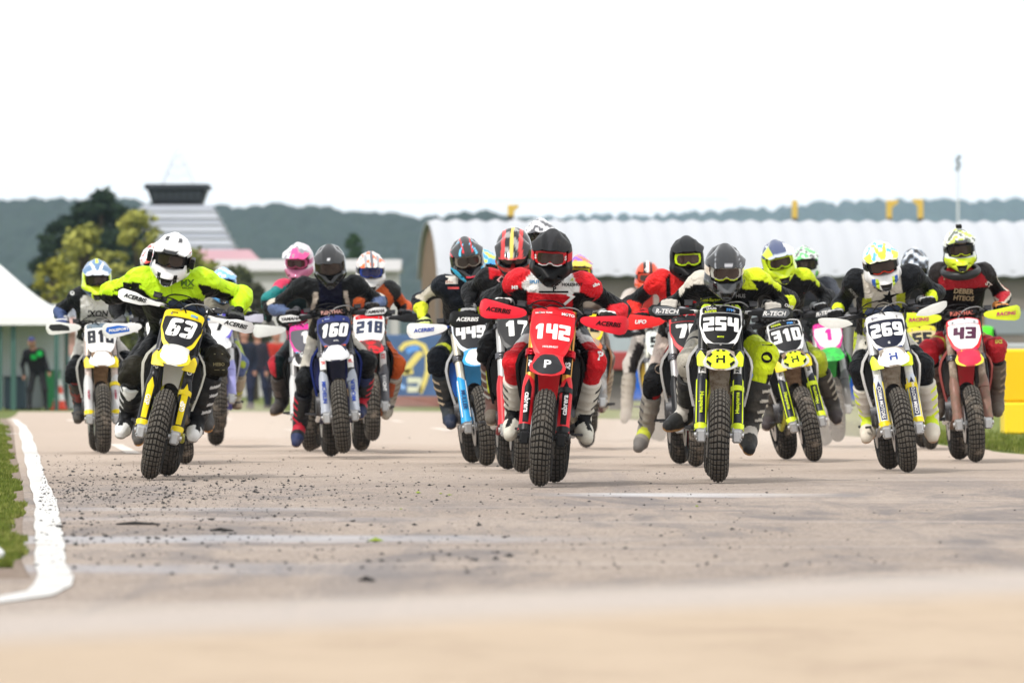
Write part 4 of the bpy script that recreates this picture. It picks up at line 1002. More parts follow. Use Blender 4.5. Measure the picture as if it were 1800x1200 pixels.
for y in ty:
    xl = interp(LE, y) if y > 15 else -40; xr = interp(RE, y)
    if y < 15: xl = -40
    elif y < 22.0: xl = -40
    jl = -.03; jr = .05*math.sin(y*1.3)
    rows.append([(xl+jl+(xr+jr-xl-jl)*t, y, float(gz(y))-.004) for t in np.linspace(0, 1, 9)])
obj('track', strip_sheet('track surface', rows), track_material(), kind='structure')
# bare earth between line and grass
rows = []
for y in np.linspace(21.6, 110, 80):
    x = interp(LE, y); rows.append([(x-.95, y, float(gz(y))-.008), (x+.18, y, float(gz(y))-.0075)])
obj('bare_verge', strip_sheet('verge', rows), earth_material('bare earth', (.20,.15,.115), (.36,.29,.24), 9), kind='structure')
# painted line
Lp = [(17,730),(32,750),(42,800),(50,840),(62,887),(60,917),(63,960),(60,983),(67,1013),(50,1037),(0,1047),(-60,1049)]
Rp = [(30,732),(53,757),(68,797),(80,840),(100,880),(107,920),(113,953),(115,990),(129,1010),(127,1027),(93,1045),(0,1058),(-60,1060)]
def dense(P, n=70):
    P = np.array(P, float); d = np.r_[0, np.cumsum(np.hypot(*np.diff(P, axis=0).T))]; t = np.linspace(0, d[-1], n); return np.stack([np.interp(t, d, P[:,0]), np.interp(t, d, P[:,1])], 1)
A_, B_ = dense(Lp), dense(Rp); rows = []
for i, (a, b) in enumerate(zip(A_, B_)):
    ja, jb = 1.5*math.sin(i*1.7), 1.5*math.sin(i*2.3+1)
    p, q = G(a[0]+ja, a[1]), G(b[0]+jb, b[1]); rows.append([(p[0], p[1], .0005+float(gz(p[1]))), (q[0], q[1], .0005+float(gz(q[1])))])
pm = earth_material('worn white paint', (.46,.43,.39), (.74,.74,.73), 5.5, (.70,.69,.67))
obj('painted_edge_line', strip_sheet('edge line', rows), pm, kind='structure')
def ground_line(p, q, w):
    a, b = Vector((*G(*p), 0)), Vector((*G(*q), 0)); d = (b-a).normalized(); n = Vector((-d.y, d.x, 0))*w/2
    V = [a-n, a+n, b+n, b-n]; V = [Vector((v.x, v.y, .003+float(gz(v.y)))) for v in V]
    return V
pm2 = earth_material('faded white paint', (.62,.55,.48), (.74,.69,.64), 1.5)
for p, q, w in (((123,733),(235,797),.12), ((200,797),(760,795),.10), ((395,728),(520,757),.12), ((690,735),(790,757),.12), ((0,762),(34,762),.5)):
    obj('painted_grid_line', mesh('grid line', ground_line(p, q, w), [(0,1,2,3)]), pm2, kind='structure')
# loose rubber crumbs (uncountable)
V = []; Fc = []
ico = [(0,0,1),(.9,0,.1),(.28,.85,.1),(-.72,.53,.1),(-.72,-.53,.1),(.28,-.85,.1),(0,0,-.3)]
icf = [(0,1,2),(0,2,3),(0,3,4),(0,4,5),(0,5,1),(6,2,1),(6,3,2),(6,4,3),(6,5,4),(6,1,5)]
def crumb(x, y, r, sy=1):
    a = random.random()*6.28; c, s = math.cos(a), math.sin(a); n = len(V); lx = random.uniform(.6, 1.7)
    for p in ico:
        j = random.uniform(.7, 1.25); px_, py_ = p[0]*r*j*lx, p[1]*r*j; V.append((x+px_*c-py_*s, y+px_*s+py_*c, r*.6*(p[2]+.25)*j))
    Fc.extend([tuple(i+n for i in f) for f in icf])
for _ in range(3600):
    u = random.random()
    if u < .55: px_ = min(1750, 70+abs(random.gauss(0, 330))); py_ = random.choice([random.uniform(800, 960), random.gauss(845, 22), random.gauss(868, 14)])
    elif u < .85: px_ = random.uniform(60, 1400); py_ = random.uniform(800, 1000)
    else: px_ = random.uniform(60, 1790); py_ = random.uniform(760, 1190)
    if py_ < 752 or py_ > 1010: continue
    x, y = G(px_, py_); crumb(x, y, min(.016, .003+random.expovariate(1/.0032))*(.8 if px_ > 900 else 1))
obj('rubber_crumbs', mesh('rubber crumbs', V, Fc), mat('loose rubber', (.03,.028,.027), .8, 0, .3, 50), kind='stuff')
V = []; Fc = []
for px_, py_, r in ((735,867,.02),(660,952,.025),(1225,890,.012),(790,870,.012),(775,868,.015),(705,895,.01)): x, y = G(px_, py_); crumb(x, y, r)
obj('grass_scraps', mesh('torn grass scraps', V, Fc), mat('torn grass', (.20,.26,.03), .8, 0, .3, 50), kind='stuff')
for px_, py_, w in ((730,867,0),(243,923,.2),(390,934,.1),(645,1022,.05)):
    x, y = G(px_, py_); 
    if w: obj('rubber_strip', MB().tube([(x-w/2, y, .006),(x-w*.1, y+.05, .010),(x+w/2, y-.03, .006)], [.004,.009,.004], 6).mesh('strip', True), mat('loose rubber', (.03,.028,.027), .8, 0, .3, 50), kind='stuff')
# grass
def blades(name, n, place, hmin, hmax, m):
    P = np.array([place() for _ in range(n)]); h = rng.uniform(hmin, hmax, n); a = rng.uniform(0, 2*PI, n); w = rng.uniform(.003, .007, n)*1.4; lean = rng.uniform(-.5, .5, (n, 2))*h[:, None]
    dx, dy = np.cos(a)*w, np.sin(a)*w; z = gz(P[:,1])-.012
    v0 = np.stack([P[:,0]-dx, P[:,1]-dy, z], 1); v1 = np.stack([P[:,0]+dx, P[:,1]+dy, z], 1); v2 = np.stack([P[:,0]+lean[:,0], P[:,1]+lean[:,1], z+h], 1)
    Vv = np.stack([v0, v1, v2], 1).reshape(-1, 3); return obj(name, mesh(name, Vv, np.arange(3*n).reshape(-1, 3)), m, kind='stuff')
gmat = earth_material('grass blade', (.07,.09,.015), (.30,.29,.09), 2.2, (.13,.17,.03))
def lp():
    while True:
        y = 23.4+62*random.random()**1.6; x = interp(LE, y)-.045-.0012*(y-24)-.03*math.sin(y*.9)-.02*math.sin(y*2.7)-abs(random.gauss(0, .45))
        if math.sin(x*9+y*2.1)+math.sin(x*5-y*3.3+1) > -1.55: return (x, y)
blades('grass', 60000, lp, .01, .038, gmat)
def rp():
    y = random.uniform(53, 105); x = interp(RE, y)+.12+abs(random.gauss(0, .9)); return (x, y)
blades('grass', 26000, rp, .02, .07, gmat)

gsheet = []
for side, E_, s_ in (('l', LE, -1), ('r', RE, 1)):
    rows = []
    for y in np.linspace(23.6 if s_ < 0 else 50, 190 if s_ > 0 else 110, 90):
        x = interp(E_, min(y, 145))+s_*(.07+.0012*(y-24)+.03*math.sin(y*.9)+.02*math.sin(y*2.7)) if s_ < 0 else interp(E_, min(y, 145))+.15+.05*math.sin(y*1.7)
        rows.append([(x, y, float(gz(y))-.006), (x+s_*(2 if s_ < 0 else 40), y, float(gz(y))-.006)][::-s_])
    obj('grass_verge', strip_sheet('turf', rows), earth_material('turf', (.085,.12,.02), (.22,.23,.07), 1.2, (.15,.18,.045)), kind='structure')
# ------------------------------------------------------------------ kerb and barriers
def thing(name, label, cat, group=None, loc=(0,0,0)):
    o = empty(name, Matrix.Translation(loc)); return tag(o, label, cat, group)
kb = thing('kerb', 'low red and white kerb in the grass at the lower left', 'kerb', loc=(-1.955, 23.4, 0))
x0, y0 = G(-8, 1000)
for i in range(4): obj('kerb_block', MB().box((0, (i-1.5)*.45, .012), (.055, .215, .03), bev=.015).mesh('kerb block', angle=30), plastic(WH if i % 2 else RD, .4), kb)
yb = thing('barrier', 'bright yellow two piece track barrier at the right edge on the grass', 'barrier', loc=(5.52, 73, -.005))
bmu = mat('yellow foam', (.80,.50,.005), .45, 0, .04, 3, .1, 8, .05); bml = mat('yellow foam low', (.82,.60,.02), .5, 0, .04, 3, .1, 8, .08)
for k in range(5):
    obj('barrier_block', MB().box((.75+k*1.53+.02, .25+k*.05, .66), (.755,.30,.30), bev=.03).mesh('barrier block', angle=40), bmu, yb)
    obj('barrier_foot', MB().box((.75+k*1.53+.02, .23+k*.05, .18), (.752,.32,.178), bev=.02).mesh('barrier foot', angle=40), bml, yb)
Yb = 193.0; sb = F/Yb
bb = thing('barrier', 'long blue foam barrier across the grass behind the pack', 'barrier', loc=((1290-900)/sb, Yb, -.19))
for k in range(-7, 9): obj('barrier_block', MB().box((k*1.0, 0, .47), (.49,.3,.46), bev=.06).mesh('barrier block', angle=40), mat('blue foam', (.01,.10,.48), .5, 0, .1, 2, .1, 8, .05), bb)
# banner wall with big yellow figure, left of centre
Yn = 165.0; sn_ = F/Yn
bn = thing('banner', 'blue banner with yellow curved print behind the middle of the pack', 'banner', loc=((860-900)/sn_, Yn, -.19))
for k in (-2, -1, 0):
    obj('banner_panel', MB().box((k*1.9, 0, 1.05), (.94,.03,.78), bev=.01).mesh('banner panel'), mat('banner cloth', (.07,.13,.27), .6, 0, .3, 2, .1, 8, .1), bn)
    obj('banner_foot', MB().box((k*1.9, -.1, .12), (.94,.12,.14), bev=.03).mesh('banner foot'), mat('red foot', (.26,.12,.10), .7, 0, .4, 3), bn)
def banner_fig(pts, w, c): 
    me = MB()
    P = [Vector(((px_-860)/sn_, -.045, CH+.19+(HOR-py_)/sn_)) for px_, py_ in pts]
    V, Fc = [], []
    for i, p in enumerate(P):
        d = (P[min(i+1, len(P)-1)]-P[max(i-1, 0)]).normalized(); n = Vector((-d.z, 0, d.x))*w/2; V += [p+n, p-n]
    for i in range(len(P)-1): Fc.append((2*i, 2*i+1, 2*i+3, 2*i+2))
    obj('printed_curve', mesh('print', V, Fc), mat('banner print', c, .6), bn)
yc = (.75,.62,.18)
banner_fig([(703,615),(712,605),(730,601),(745,608),(752,625),(752,650),(746,672),(738,690)], .12, yc)
banner_fig([(712,655),(722,640),(732,628),(741,618)], .17, yc); banner_fig([(708,655),(726,652)], .14, yc); banner_fig([(716,668),(738,668),(738,684),(716,684)], .16, (.65,.66,.5))
banner_fig([(715,618),(725,612),(738,612)], .16, (.12,.32,.75)); banner_fig([(700,676),(712,682)], .1, (.3,.5,.85))
banner_fig([(780,640),(795,620),(812,640),(790,662)], .14, yc); # ------------------------------------------------------------------ far buildings
def P2(px_, py_, Y, Y0=None): return Vector(((px_-900)/F*Y, 0, CH+(HOR-py_)/F*Y))
Yh = 240.0; sh_ = F/Yh
xl, xr = (768-900)/sh_, 34.0; zr = CH+(HOR-388)/sh_; ze = CH+(HOR-478)/sh_
hall = thing('barrel_roof_hall', 'long low hall under a corrugated white barrel roof across the background', 'building', loc=(xl, Yh, -.19))
rows = []; nrib = int((xr-xl)/.745); a0 = .98; Rr = (zr-ze)/(1-math.cos(a0))
for i in range(nrib*4+1):
    x = (i/4)*.745; bump = .12*(.5-.5*math.cos(2*PI*i/4))
    rows.append([(x, Rr*math.sin(a)*1.15+Rr*.95, ze+.19+(Rr+bump)*math.cos(a)-Rr*math.cos(a0)) for a in np.linspace(-a0-.05, a0+.05, 17)])
wall_h = ze+.19
obj('roof', strip_sheet('corrugated roof', rows, thick=.05), mat('white sheet roofing', (.43,.445,.475), .55, 0, .05, .5, 0, 1, .06, (.45,.45,.45)), hall)
ends = MB()
for x in (.15,):
    ends.prism([(Rr*.95+Rr*math.sin(a)*1.1, ze+.19+Rr*math.cos(a)-Rr*math.cos(a0)-.12) for a in np.linspace(-a0, a0, 13)]+[(Rr*1.9, 0), (.1, 0)], x, x+.15, lambda a, b, z: (z, a, b))
obj('gable_wall', ends.mesh('gable'), mat('brown boarding', (.17,.11,.065), .8, 0, .3, 1.5), hall)
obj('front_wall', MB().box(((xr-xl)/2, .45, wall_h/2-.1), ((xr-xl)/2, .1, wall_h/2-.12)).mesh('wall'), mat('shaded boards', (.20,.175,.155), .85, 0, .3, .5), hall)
obj('gutter', MB().tube([(0, .05, wall_h-.02), (xr-xl, .05, wall_h-.02)], .13, 8).mesh('gutter'), mat('grey gutter', (.28,.29,.30), .6), hall)
for k in range(14):
    obj('window', MB().box((2.2+k*2.4, .33, wall_h*.60), (.8, .03, .45)).mesh('window'), mat('dull glass', (.25,.28,.30), .2), hall)
    obj('post', MB().box((1+k*2.4, .2, wall_h/2-.1), (.08,.08,wall_h/2-.1)).mesh('post'), mat('grey steel', (.25,.25,.25), .6), hall)
hall.rotation_euler = (0, 0, math.radians(6))
# parked trailers / pale blurred boards in front of the hall
def board(px0, px1, py0, py1, Y, col, label, cat, name, group=None):
    s_ = F/Y; o = thing(name, label, cat, group, loc=((px0+px1)/2/s_-900/s_, Y, float(gz(Y))))
    w, z0, z1 = (px1-px0)/s_, CH+(HOR-py1)/s_-float(gz(Y)), CH+(HOR-py0)/s_-float(gz(Y)); return o, w, z0, z1
o, w, z0, z1 = board(1760, 1880, 600, 700, 120, WH, 'stack of pale grey rails beside the yellow barrier', 'guard rail', 'guard_rail')
for k in range(4): obj('rail', MB().box((0, 0, z0+(z1-z0)*(k+.5)/4), (w/2, .06, (z1-z0)/11), bev=.03).mesh('rail', angle=30), mat('galvanised rail', (.42,.44,.45), .45, .3), o)
for k in (-1, 0, 1): obj('post', MB().box((k*w*.45, .1, z1/2), (.05,.05,z1/2)).mesh('post'), mat('galvanised rail', (.42,.44,.45), .45, .3), o)
for i, (px0, px1, py0, py1, c, lab) in enumerate(((380,700,478,560,(.46,.45,.44),'long pale low building left of the hall, behind the rider in the black helmet'), (-20,170,585,640,(.50,.30,.26),'faded pink wall behind the white tent at the left'), (0,330,560,700,(.32,.34,.40),'blue grey shed behind the tent poles'))):
    Yq = (230, 200, 205)[i]; o, w, z0, z1 = board(px0, px1, py0, py1, Yq, c, lab, 'building', 'shed')
    obj('wall', MB().box((0, 1.5, z1/2), (w/2, 1.4, z1/2)).mesh('wall'), mat('render', c, .8, 0, .15, .3, 0, 1, .1), o)
    obj('roof', MB().prism([(-.15, z1), (1.5, z1+.35), (3.1, z1), (3.1, z1+.08), (1.5, z1+.47), (-.15, z1+.08)], -w/2-.1, w/2+.1, lambda a, b, z: (z, a, b)).mesh('roof'), mat('roofing', tuple(x*.9 for x in c), .7), o)
    for k in range(6): obj('window', MB().box((-w/2+w*(k+.5)/6, .07, z1*.55), (w*.035, .04, z1*.12)).mesh('window'), mat('dull glass', (.25,.28,.30), .2), o)
for px0, px1, py0, py1, Yq, c, lab in ((1046,1058,588,640,150,(.62,.45,.10),'narrow yellow upright board behind the gap right of the leader'),(1066,1108,618,650,152,(.34,.05,.05),'dark red crate stack behind the gap right of the leader'),(1000,1110,560,622,175,(.34,.38,.42),'blue grey container behind the gap between bikes 142 and 78')):
    o, w, z0, z1 = board(px0, px1, py0, py1, Yq, c, lab, 'container', 'paddock_container')
    obj('container_body', MB().box((0, .5, (z0+z1)/2 if z0 > .5 else z1/2), (w/2, .5, z1/2 if z0 < .5 else (z1-z0)/2), bev=.03).mesh('container', angle=30), mat('container paint', c, .7, 0, .2, 1.5, 0, 1, .1), o)
    obj('container_leg', MB().box((0, .5, max(.02, z0*.5)), (w*.4, .4, max(.02, z0*.5))).mesh('leg'), mat('dark post', (.06,.055,.05), .6), o)
# control tower
Yt = 330.0; st_ = F/Yt
def TP(px_, py_): return ((px_-313)/st_, CH+.19+(HOR-py_)/st_)
tw = thing('control_tower', 'pyramid shaped observation tower with a dark flared cabin and thin spire on the left', 'tower', loc=((313-900)/st_, Yt, -.19))
def frustum(w0, z0, w1, z1, d=1.0): return MB().add([(-w0, -w0*d, z0), (w0, -w0*d, z0), (w0, w0*d, z0), (-w0, w0*d, z0), (-w1, -w1*d, z1), (w1, -w1*d, z1), (w1, w1*d, z1), (-w1, w1*d, z1)], [(3,2,1,0), (0,1,5,4), (1,2,6,5), (2,3,7,6), (3,0,4,7), (4,5,6,7)])
for k in range(7):
    pa, pb = 445-(445-362)*k/7, 445-(445-362)*(k+1)/7; wa, wb = 105-45*k/7, 105-45*(k+1)/7
    z0, z1 = TP(0, pa)[1], TP(0, pb)[1]; c = (.40,.42,.47) if k % 2 else (.31,.33,.38)
    obj('cladding_band', frustum(wa/st_, z0+.03, wb/st_, z1).mesh('band'), mat('cladding', c, .6, 0, .15, .6), tw)
    obj('ledge', frustum(wa/st_+.08, z0-.02, wa/st_+.08, z0+.05).mesh('ledge'), mat('ledge', (.38,.39,.42), .6), tw)
obj('base', frustum(3.3, 0, 3.1, TP(0,445)[1]).mesh('base'), mat('render', (.55,.52,.5), .8), tw)
obj('cabin', frustum(42/st_, TP(0,362)[1], 52/st_, TP(0,332)[1]).mesh('cabin'), mat('dark cabin', (.012,.012,.014), .6), tw)
obj('cabin_roof', frustum(57/st_, TP(0,333)[1], 55/st_, TP(0,325)[1]).mesh('roof'), mat('dark roof', (.02,.024,.03), .8), tw)
for k in range(-3, 4): obj('cabin_window', MB().box((k*.36, -52/st_*.93, TP(0,345)[1]), (.15, .05, .22), Matrix.Rotation(.3, 3, 'X')).mesh('pane'), mat('cabin glass', (.04,.045,.055), .4), tw)
b = MB(); zt0, zt1 = TP(0,325)[1], TP(0,258)[1]
for a in range(4):
    ca, sa = math.cos(a*PI/2+PI/4)*1.15, math.sin(a*PI/2+PI/4)*1.15
    b.tube([(ca, sa, zt0), (0, 0, zt1)], .022, 4)
    cb_, sb_ = math.cos(a*PI/2+3*PI/4)*1.15, math.sin(a*PI/2+3*PI/4)*1.15
    for k in range(4):
        t, t2 = k/4, (k+1)/4; b.tube([(ca*(1-t), sa*(1-t), zt0+(zt1-zt0)*t), (cb_*(1-t2), sb_*(1-t2), zt0+(zt1-zt0)*t2)], .012, 4); b.tube([(ca*(1-t), sa*(1-t), zt0+(zt1-zt0)*t), (cb_*(1-t), sb_*(1-t), zt0+(zt1-zt0)*t)], .012, 4)
obj('spire', b.mesh('lattice spire'), mat('pale steel', (.62,.64,.68), .5), tw)
# pink roofed clubhouse
Yc = 300.0; sc_ = F/Yc
cl = thing('clubhouse', 'low clubhouse with a faded pink roof and dark red eaves beside the tower', 'building', loc=((375-900)/sc_, Yc, -.19))
zc = lambda py_: CH+.19+(HOR-py_)/sc_
obj('roof', MB().add([(-60/sc_, 0, zc(470)), (92/sc_, 0, zc(470)), (92/sc_, 6, zc(470)), (-60/sc_, 6, zc(470)), (-45/sc_, 2.5, zc(437)), (60/sc_, 2.5, zc(437)), (60/sc_, 3.5, zc(437)), (-45/sc_, 3.5, zc(437))], [(3,2,1,0),(0,1,5,4),(1,2,6,5),(2,3,7,6),(3,0,4,7),(4,5,6,7)]).mesh('roof'), mat('faded pink roofing', (.42,.25,.28), .7, 0, .1, .5), cl)
obj('eaves', MB().box((16/sc_, 3, zc(474)), (80/sc_, 3.15, .12)).mesh('eaves'), mat('dark red boards', (.16,.03,.05), .6), cl)
obj('wall', MB().box((16/sc_, 3, zc(479)/2), (74/sc_, 2.9, zc(479)/2)).mesh('wall'), mat('pale render', (.60,.58,.56), .8), cl)
for k in range(4): obj('window', MB().box(((-40+k*38)/sc_, .06, zc(520)), (.35,.04,.4)).mesh('window'), mat('dull glass', (.25,.28,.30), .2), cl)
# yellow posts behind the ridge, floodlight mast, cable
def post(px_, py0, py1, w, Y, label, arm=None):
    s_ = F/Y; x = (px_-900)/s_; o = thing('lamp_post', label, 'post', 'yellow posts above the roof ridge', loc=(x, Y, -.19)); zt, zb = CH+.19+(HOR-py0)/s_, CH+.19+(HOR-py1)/s_
    obj('upper_post', MB().box((0, 0, (zt+zb)/2), (w/s_, .1, (zt-zb)/2), bev=.02).mesh('post'), mat('yellow post paint', (.62,.42,.08), .6), o)
    obj('lower_post', MB().box((0, 0, zb/2), (w*.9/s_, .1, zb/2)).mesh('post'), mat('dark post', (.06,.055,.05), .6), o)
    if arm: obj('arm', MB().add(*shield([(0, zt-.02), (arm/s_, zt+.02), (arm/s_, zt-.10), (arm*.3/s_, zt-.30), (0, zt-.5)], lambda a, b_, w_: Vector((a, w_, b_)), .08, 1)).mesh('arm'), mat('yellow post paint', (.62,.42,.08), .6), o)
post(898, 360, 380, 6, 262, 'yellow topped post above the left part of the barrel roof', 14)
post(1397, 352, 384, 5, 262, 'plain yellow post above the middle of the barrel roof', None)
post(1563, 352, 384, 5, 262, 'yellow post with a bracket pointing right above the roof', 16)
post(1618, 350, 384, 5, 262, 'yellow post with a short arm pointing left, right of the bracketed one', -14)
s_ = F/420; ms = thing('floodlight_mast', 'thin pale mast with a dark lamp cluster rising high at the right', 'mast', loc=((1684-900)/s_, 420, -.19))
obj('pole', MB().tube([(0,0,0), (0,0,CH+.19+(HOR-275)/s_)], [.12,.05], 8).mesh('pole'), mat('hazy steel', (.62,.64,.66), .5), ms)
for k in range(4): obj('lamp', MB().box((.05*(-1)**k, -.1, CH+.19+(HOR-276-k*7)/s_), (.14,.08,.09), bev=.02).mesh('lamp'), mat('lamp housing', (.07,.09,.10), .5), ms)
s_ = F/300; cbl = obj('overhead_cable', MB().tube([W(px_, 353+2.5*math.sin(px_/260), 300) for px_ in range(640, 1320, 40)], .012, 4).mesh('cable'), mat('cable', (.35,.36,.38), .6)); tag(cbl, 'thin overhead cable crossing the white sky above the hall', 'cable')
# ------------------------------------------------------------------ tent, people, cone
Yw = 152.0; sw = F/Yw; gzw = float(gz(Yw))
tt = thing('marquee', 'white pyramid roofed marquee cut by the left edge of the picture', 'tent', loc=((-20-900)/sw, Yw, gzw))
zt = lambda py_: CH-gzw+(HOR-py_)/sw
hw_, zp, zeb, zev = 132/sw, zt(452), zt(556), zt(572)
P = [(-hw_, -hw_, zeb), (hw_, -hw_, zeb), (hw_, hw_, zeb), (-hw_, hw_, zeb)]
V = list(P); Fc = []
for k in range(1, 7):
    t = k/6; r = (1-t)*(1-.12*math.sin(PI*t))+.02; V += [(p[0]*r, p[1]*r, zeb+(zp-zeb)*t) for p in P]
    for i in range(4): Fc.append((4*(k-1)+i, 4*(k-1)+(i+1)%4, 4*k+(i+1)%4, 4*k+i))
Fc.append((24,25,26,27))
obj('canopy', mesh('canopy', V, Fc), mat('white canvas', (.80,.81,.80), .7, 0, .03, 1), tt)
obj('valance', MB().add([(x*1.003, y*1.003, z) for z in (zeb, zev) for x, y, _ in P], [(i, (i+1)%4, 4+(i+1)%4, 4+i) for i in range(4)]).mesh('valance'), mat('white canvas', (.80,.81,.80), .7, 0, .03, 1), tt)
for sx in (-1, 1):
    for sy in (-1, 1): obj('pole', MB().box((sx*(hw_-.05), sy*(hw_-.05), zeb/2), (.05,.05,zeb/2)).mesh('pole'), mat('green steel', (.05,.12,.10), .5), tt)
for k, px_ in enumerate((8, 32)):
    x = (px_+20)/sw; obj('pole', MB().box((x, -hw_+.3, zeb/2), (.06,.05,zeb/2)).mesh('pole'), mat('green steel', (.05,.12,.10), .5), tt)
obj('back_sheet', MB().box((0, hw_-.2, zeb/2), (hw_-.1, .02, zeb/2-.05)).mesh('sheet'), mat('clear sheet', (.45,.50,.52), .4), tt)
pp = thing('tent_post', 'pale upright post in front of the trees, right of the marquee', 'post', loc=((118-900)/sw, Yw+4, gzw))
obj('post', MB().box((0,0,1.1), (.055,.055,1.1)).mesh('post'), mat('white post', (.66,.68,.66), .6), pp)
def standing(name_lab, px_, py_foot, s_px, top, low, pose, cap=None, vest=None, yaw=0.0, logo=None, skin=(.36,.20,.145)):
    "standing figure: px, foot row, pixels per metre"
    Y = F/s_px; zf = CH+(HOR-py_foot)/s_px; zf = max(zf, -.19)
    o = empty('person', Matrix.Translation(((px_-900)/s_px, Y, zf)) @ Matrix.Rotation(yaw, 4, 'Z')); tag(o, name_lab, 'person', 'onlookers behind the track')
    bend = pose.get('bend', 0); wide = pose.get('wide', .14); hx = pose.get('hx', 0)
    pel, ch_ = (0,0,.93), (hx*.6, -.05-bend*.5, 1.30-bend*.1); hd = (hx, -.07-bend, 1.60-bend*.25); prs = []
    A = lambda l, a, b, ra, rb: prs.append((l, a, b, ra, rb))
    A('t', (-.06,0,.95), (ch_[0]-.09, ch_[1], ch_[2]), .13, .12); A('t', (.06,0,.95), (ch_[0]+.09, ch_[1], ch_[2]), .13, .12); A('t', (ch_[0]-.15, ch_[1], ch_[2]+.06), (ch_[0]+.15, ch_[1], ch_[2]+.06), .08, .08)
    A('h', (hd[0], hd[1], hd[2]), (hd[0], hd[1], hd[2]+.06), .09, .088); A('h', (ch_[0], ch_[1], ch_[2]+.1), hd, .06, .06); A('h', (hd[0], hd[1]-.09, hd[2]), (hd[0], hd[1]-.105, hd[2]-.02), .015, .018)
    for sx in (-1, 1):
        A('l', (sx*.09,0,.9), (sx*wide,-.04,.48), .095, .07); A('l', (sx*wide,-.04,.48), (sx*(wide+.02),.02,.09), .068, .048); A('s', (sx*(wide+.02),.03,.05), (sx*(wide+.05),-.14,.04), .045, .04)
        s0 = (ch_[0]+sx*.19, ch_[1], ch_[2]+.05); el = (s0[0]+sx*.08, s0[1]+pose.get('eb', .05), s0[2]-.28); hn = pose.get('hand', {}).get(sx, (el[0]-sx*.04, el[1]-.08, el[2]-.25))
        A('t', s0, el, .065, .052); A('t', el, hn, .050, .036); A('h', hn, (hn[0], hn[1]-.02, hn[2]-.09), .036, .026)
    P_ = np.array([p[1] for p in prs]+[p[2] for p in prs]); V, Q = surf_nets(smooth_field(prs, 55), P_.min(0)-.15, P_.max(0)+.15, .021)
    D = np.stack([cone_d(V[:,0], V[:,1], V[:,2], p[1], p[2], p[3], p[4])[0] for p in prs], 1); lab = np.array([p[0] for p in prs])[D.argmin(1)]
    cols = np.zeros((len(V), 3)); cols[lab == 't'] = top; cols[lab == 'l'] = low; cols[lab == 's'] = (.03,.03,.03); cols[lab == 'h'] = skin
    if cap: cols[(lab == 'h') & (V[:,2] > hd[2]+.05)] = cap
    else: cols[(lab == 'h') & (V[:,2] > hd[2]+.07)] = (.03,.025,.02)
    if vest: cols[(lab == 't') & (np.abs(V[:,0]-ch_[0]) < .22) & (V[:,2] > 1.0)] = vest
    if logo: m = (lab == 't') & (np.hypot(V[:,0]-.07, V[:,2]-1.32+bend*.1) < .07) | (lab == 't') & (np.abs(V[:,0]+.07) < .07) & (np.abs(V[:,2]-1.22) < .05); cols[m] = logo
    obj('body', col_mesh('figure', V, Q, cols), painted('plain cloth', .8, .3, 12, 0, .05, .1), o)
    if cap: obj('cap_brim', MB().box((hd[0], hd[1]-.12, hd[2]+.06), (.07,.06,.008), bev=.004).mesh('brim'), mat('cap cloth', cap, .8), o)
    return o
def mi(v, m=1): return v
standing('man in black sweatshirt with green print and blue cap leaning forward by the marquee', 66, 721, 76, K, (.02,.02,.022), {'bend': .18, 'hx': -.12, 'wide': .17, 'hand': {1: (.30,-.30,.88)}}, cap=(.05,.06,.16), logo=(.01,.35,.06))
standing('onlooker in dark blue work clothes standing just right of the rider in the fluorescent jacket', 428, 719, 82, (.015,.02,.035), (.02,.025,.05), {'wide': .12}, yaw=.3)
standing('onlooker in dark clothing with pale hands between two other onlookers', 455, 718, 80, (.02,.02,.03), (.015,.02,.04), {'wide': .16}, yaw=-.4)
standing('onlooker in a red and orange top partly behind the rider in teal', 485, 718, 80, (.35,.03,.02), (.02,.02,.03), {'wide': .12}, yaw=.2)
standing('marshal in a bright green vest and black sleeves behind the rider with number 43', 1722, 735, 112, K, K, {'wide': .13, 'hand': {1: (.36,-.05,.95)}}, vest=(.10,.72,.04), yaw=-.2)
cn = thing('traffic_cone', 'orange and white traffic cone at the foot of the shed on the left', 'cone', loc=((104-900)/sw, Yw, gzw))
for k, c in enumerate(((.7,.06,.02), (.75,.75,.73), (.7,.06,.02), (.75,.75,.73))):
    obj('cone_band', MB().tube([(0,0,.04+k*.17), (0,0,.04+(k+1)*.17)], [.17-k*.036, .17-(k+1)*.036], 16).mesh('band', angle=30), plastic(c, .1), cn)
obj('cone_base', MB().box((0,0,.02), (.2,.2,.02), bev=.01).mesh('base'), plastic((.7,.06,.02), .1), cn)
for i, (px_, c, w, h, lab) in enumerate(((20,(.04,.07,.09),.5,.75,'dark blue crate at the foot of the marquee pole'), (85,(.03,.25,.08),.35,.9,'green bin beside the man in the blue cap'), (130,(.6,.62,.63),.5,.6,'pale canister behind the left riders'), (42,(.65,.65,.62),.55,.9,'white appliance shaped cabinet behind the leaning man'), (98,(.06,.07,.09),.5,.85,'dark box between the green bin and the cone'))):
    o = thing('crate', lab, 'box', 'odds and ends by the marquee', loc=((px_-900)/sw, Yw+1.2+.3*i, gzw))
    obj('crate_body', MB().box((0,0,h/2), (w/2,.25,h/2), bev=.03).mesh('box', angle=30), plastic(c), o); obj('lid', MB().box((0,0,h+.015), (w/2+.02,.27,.02), bev=.01).mesh('lid', angle=30), plastic(tuple(x*.7 for x in c)), o)
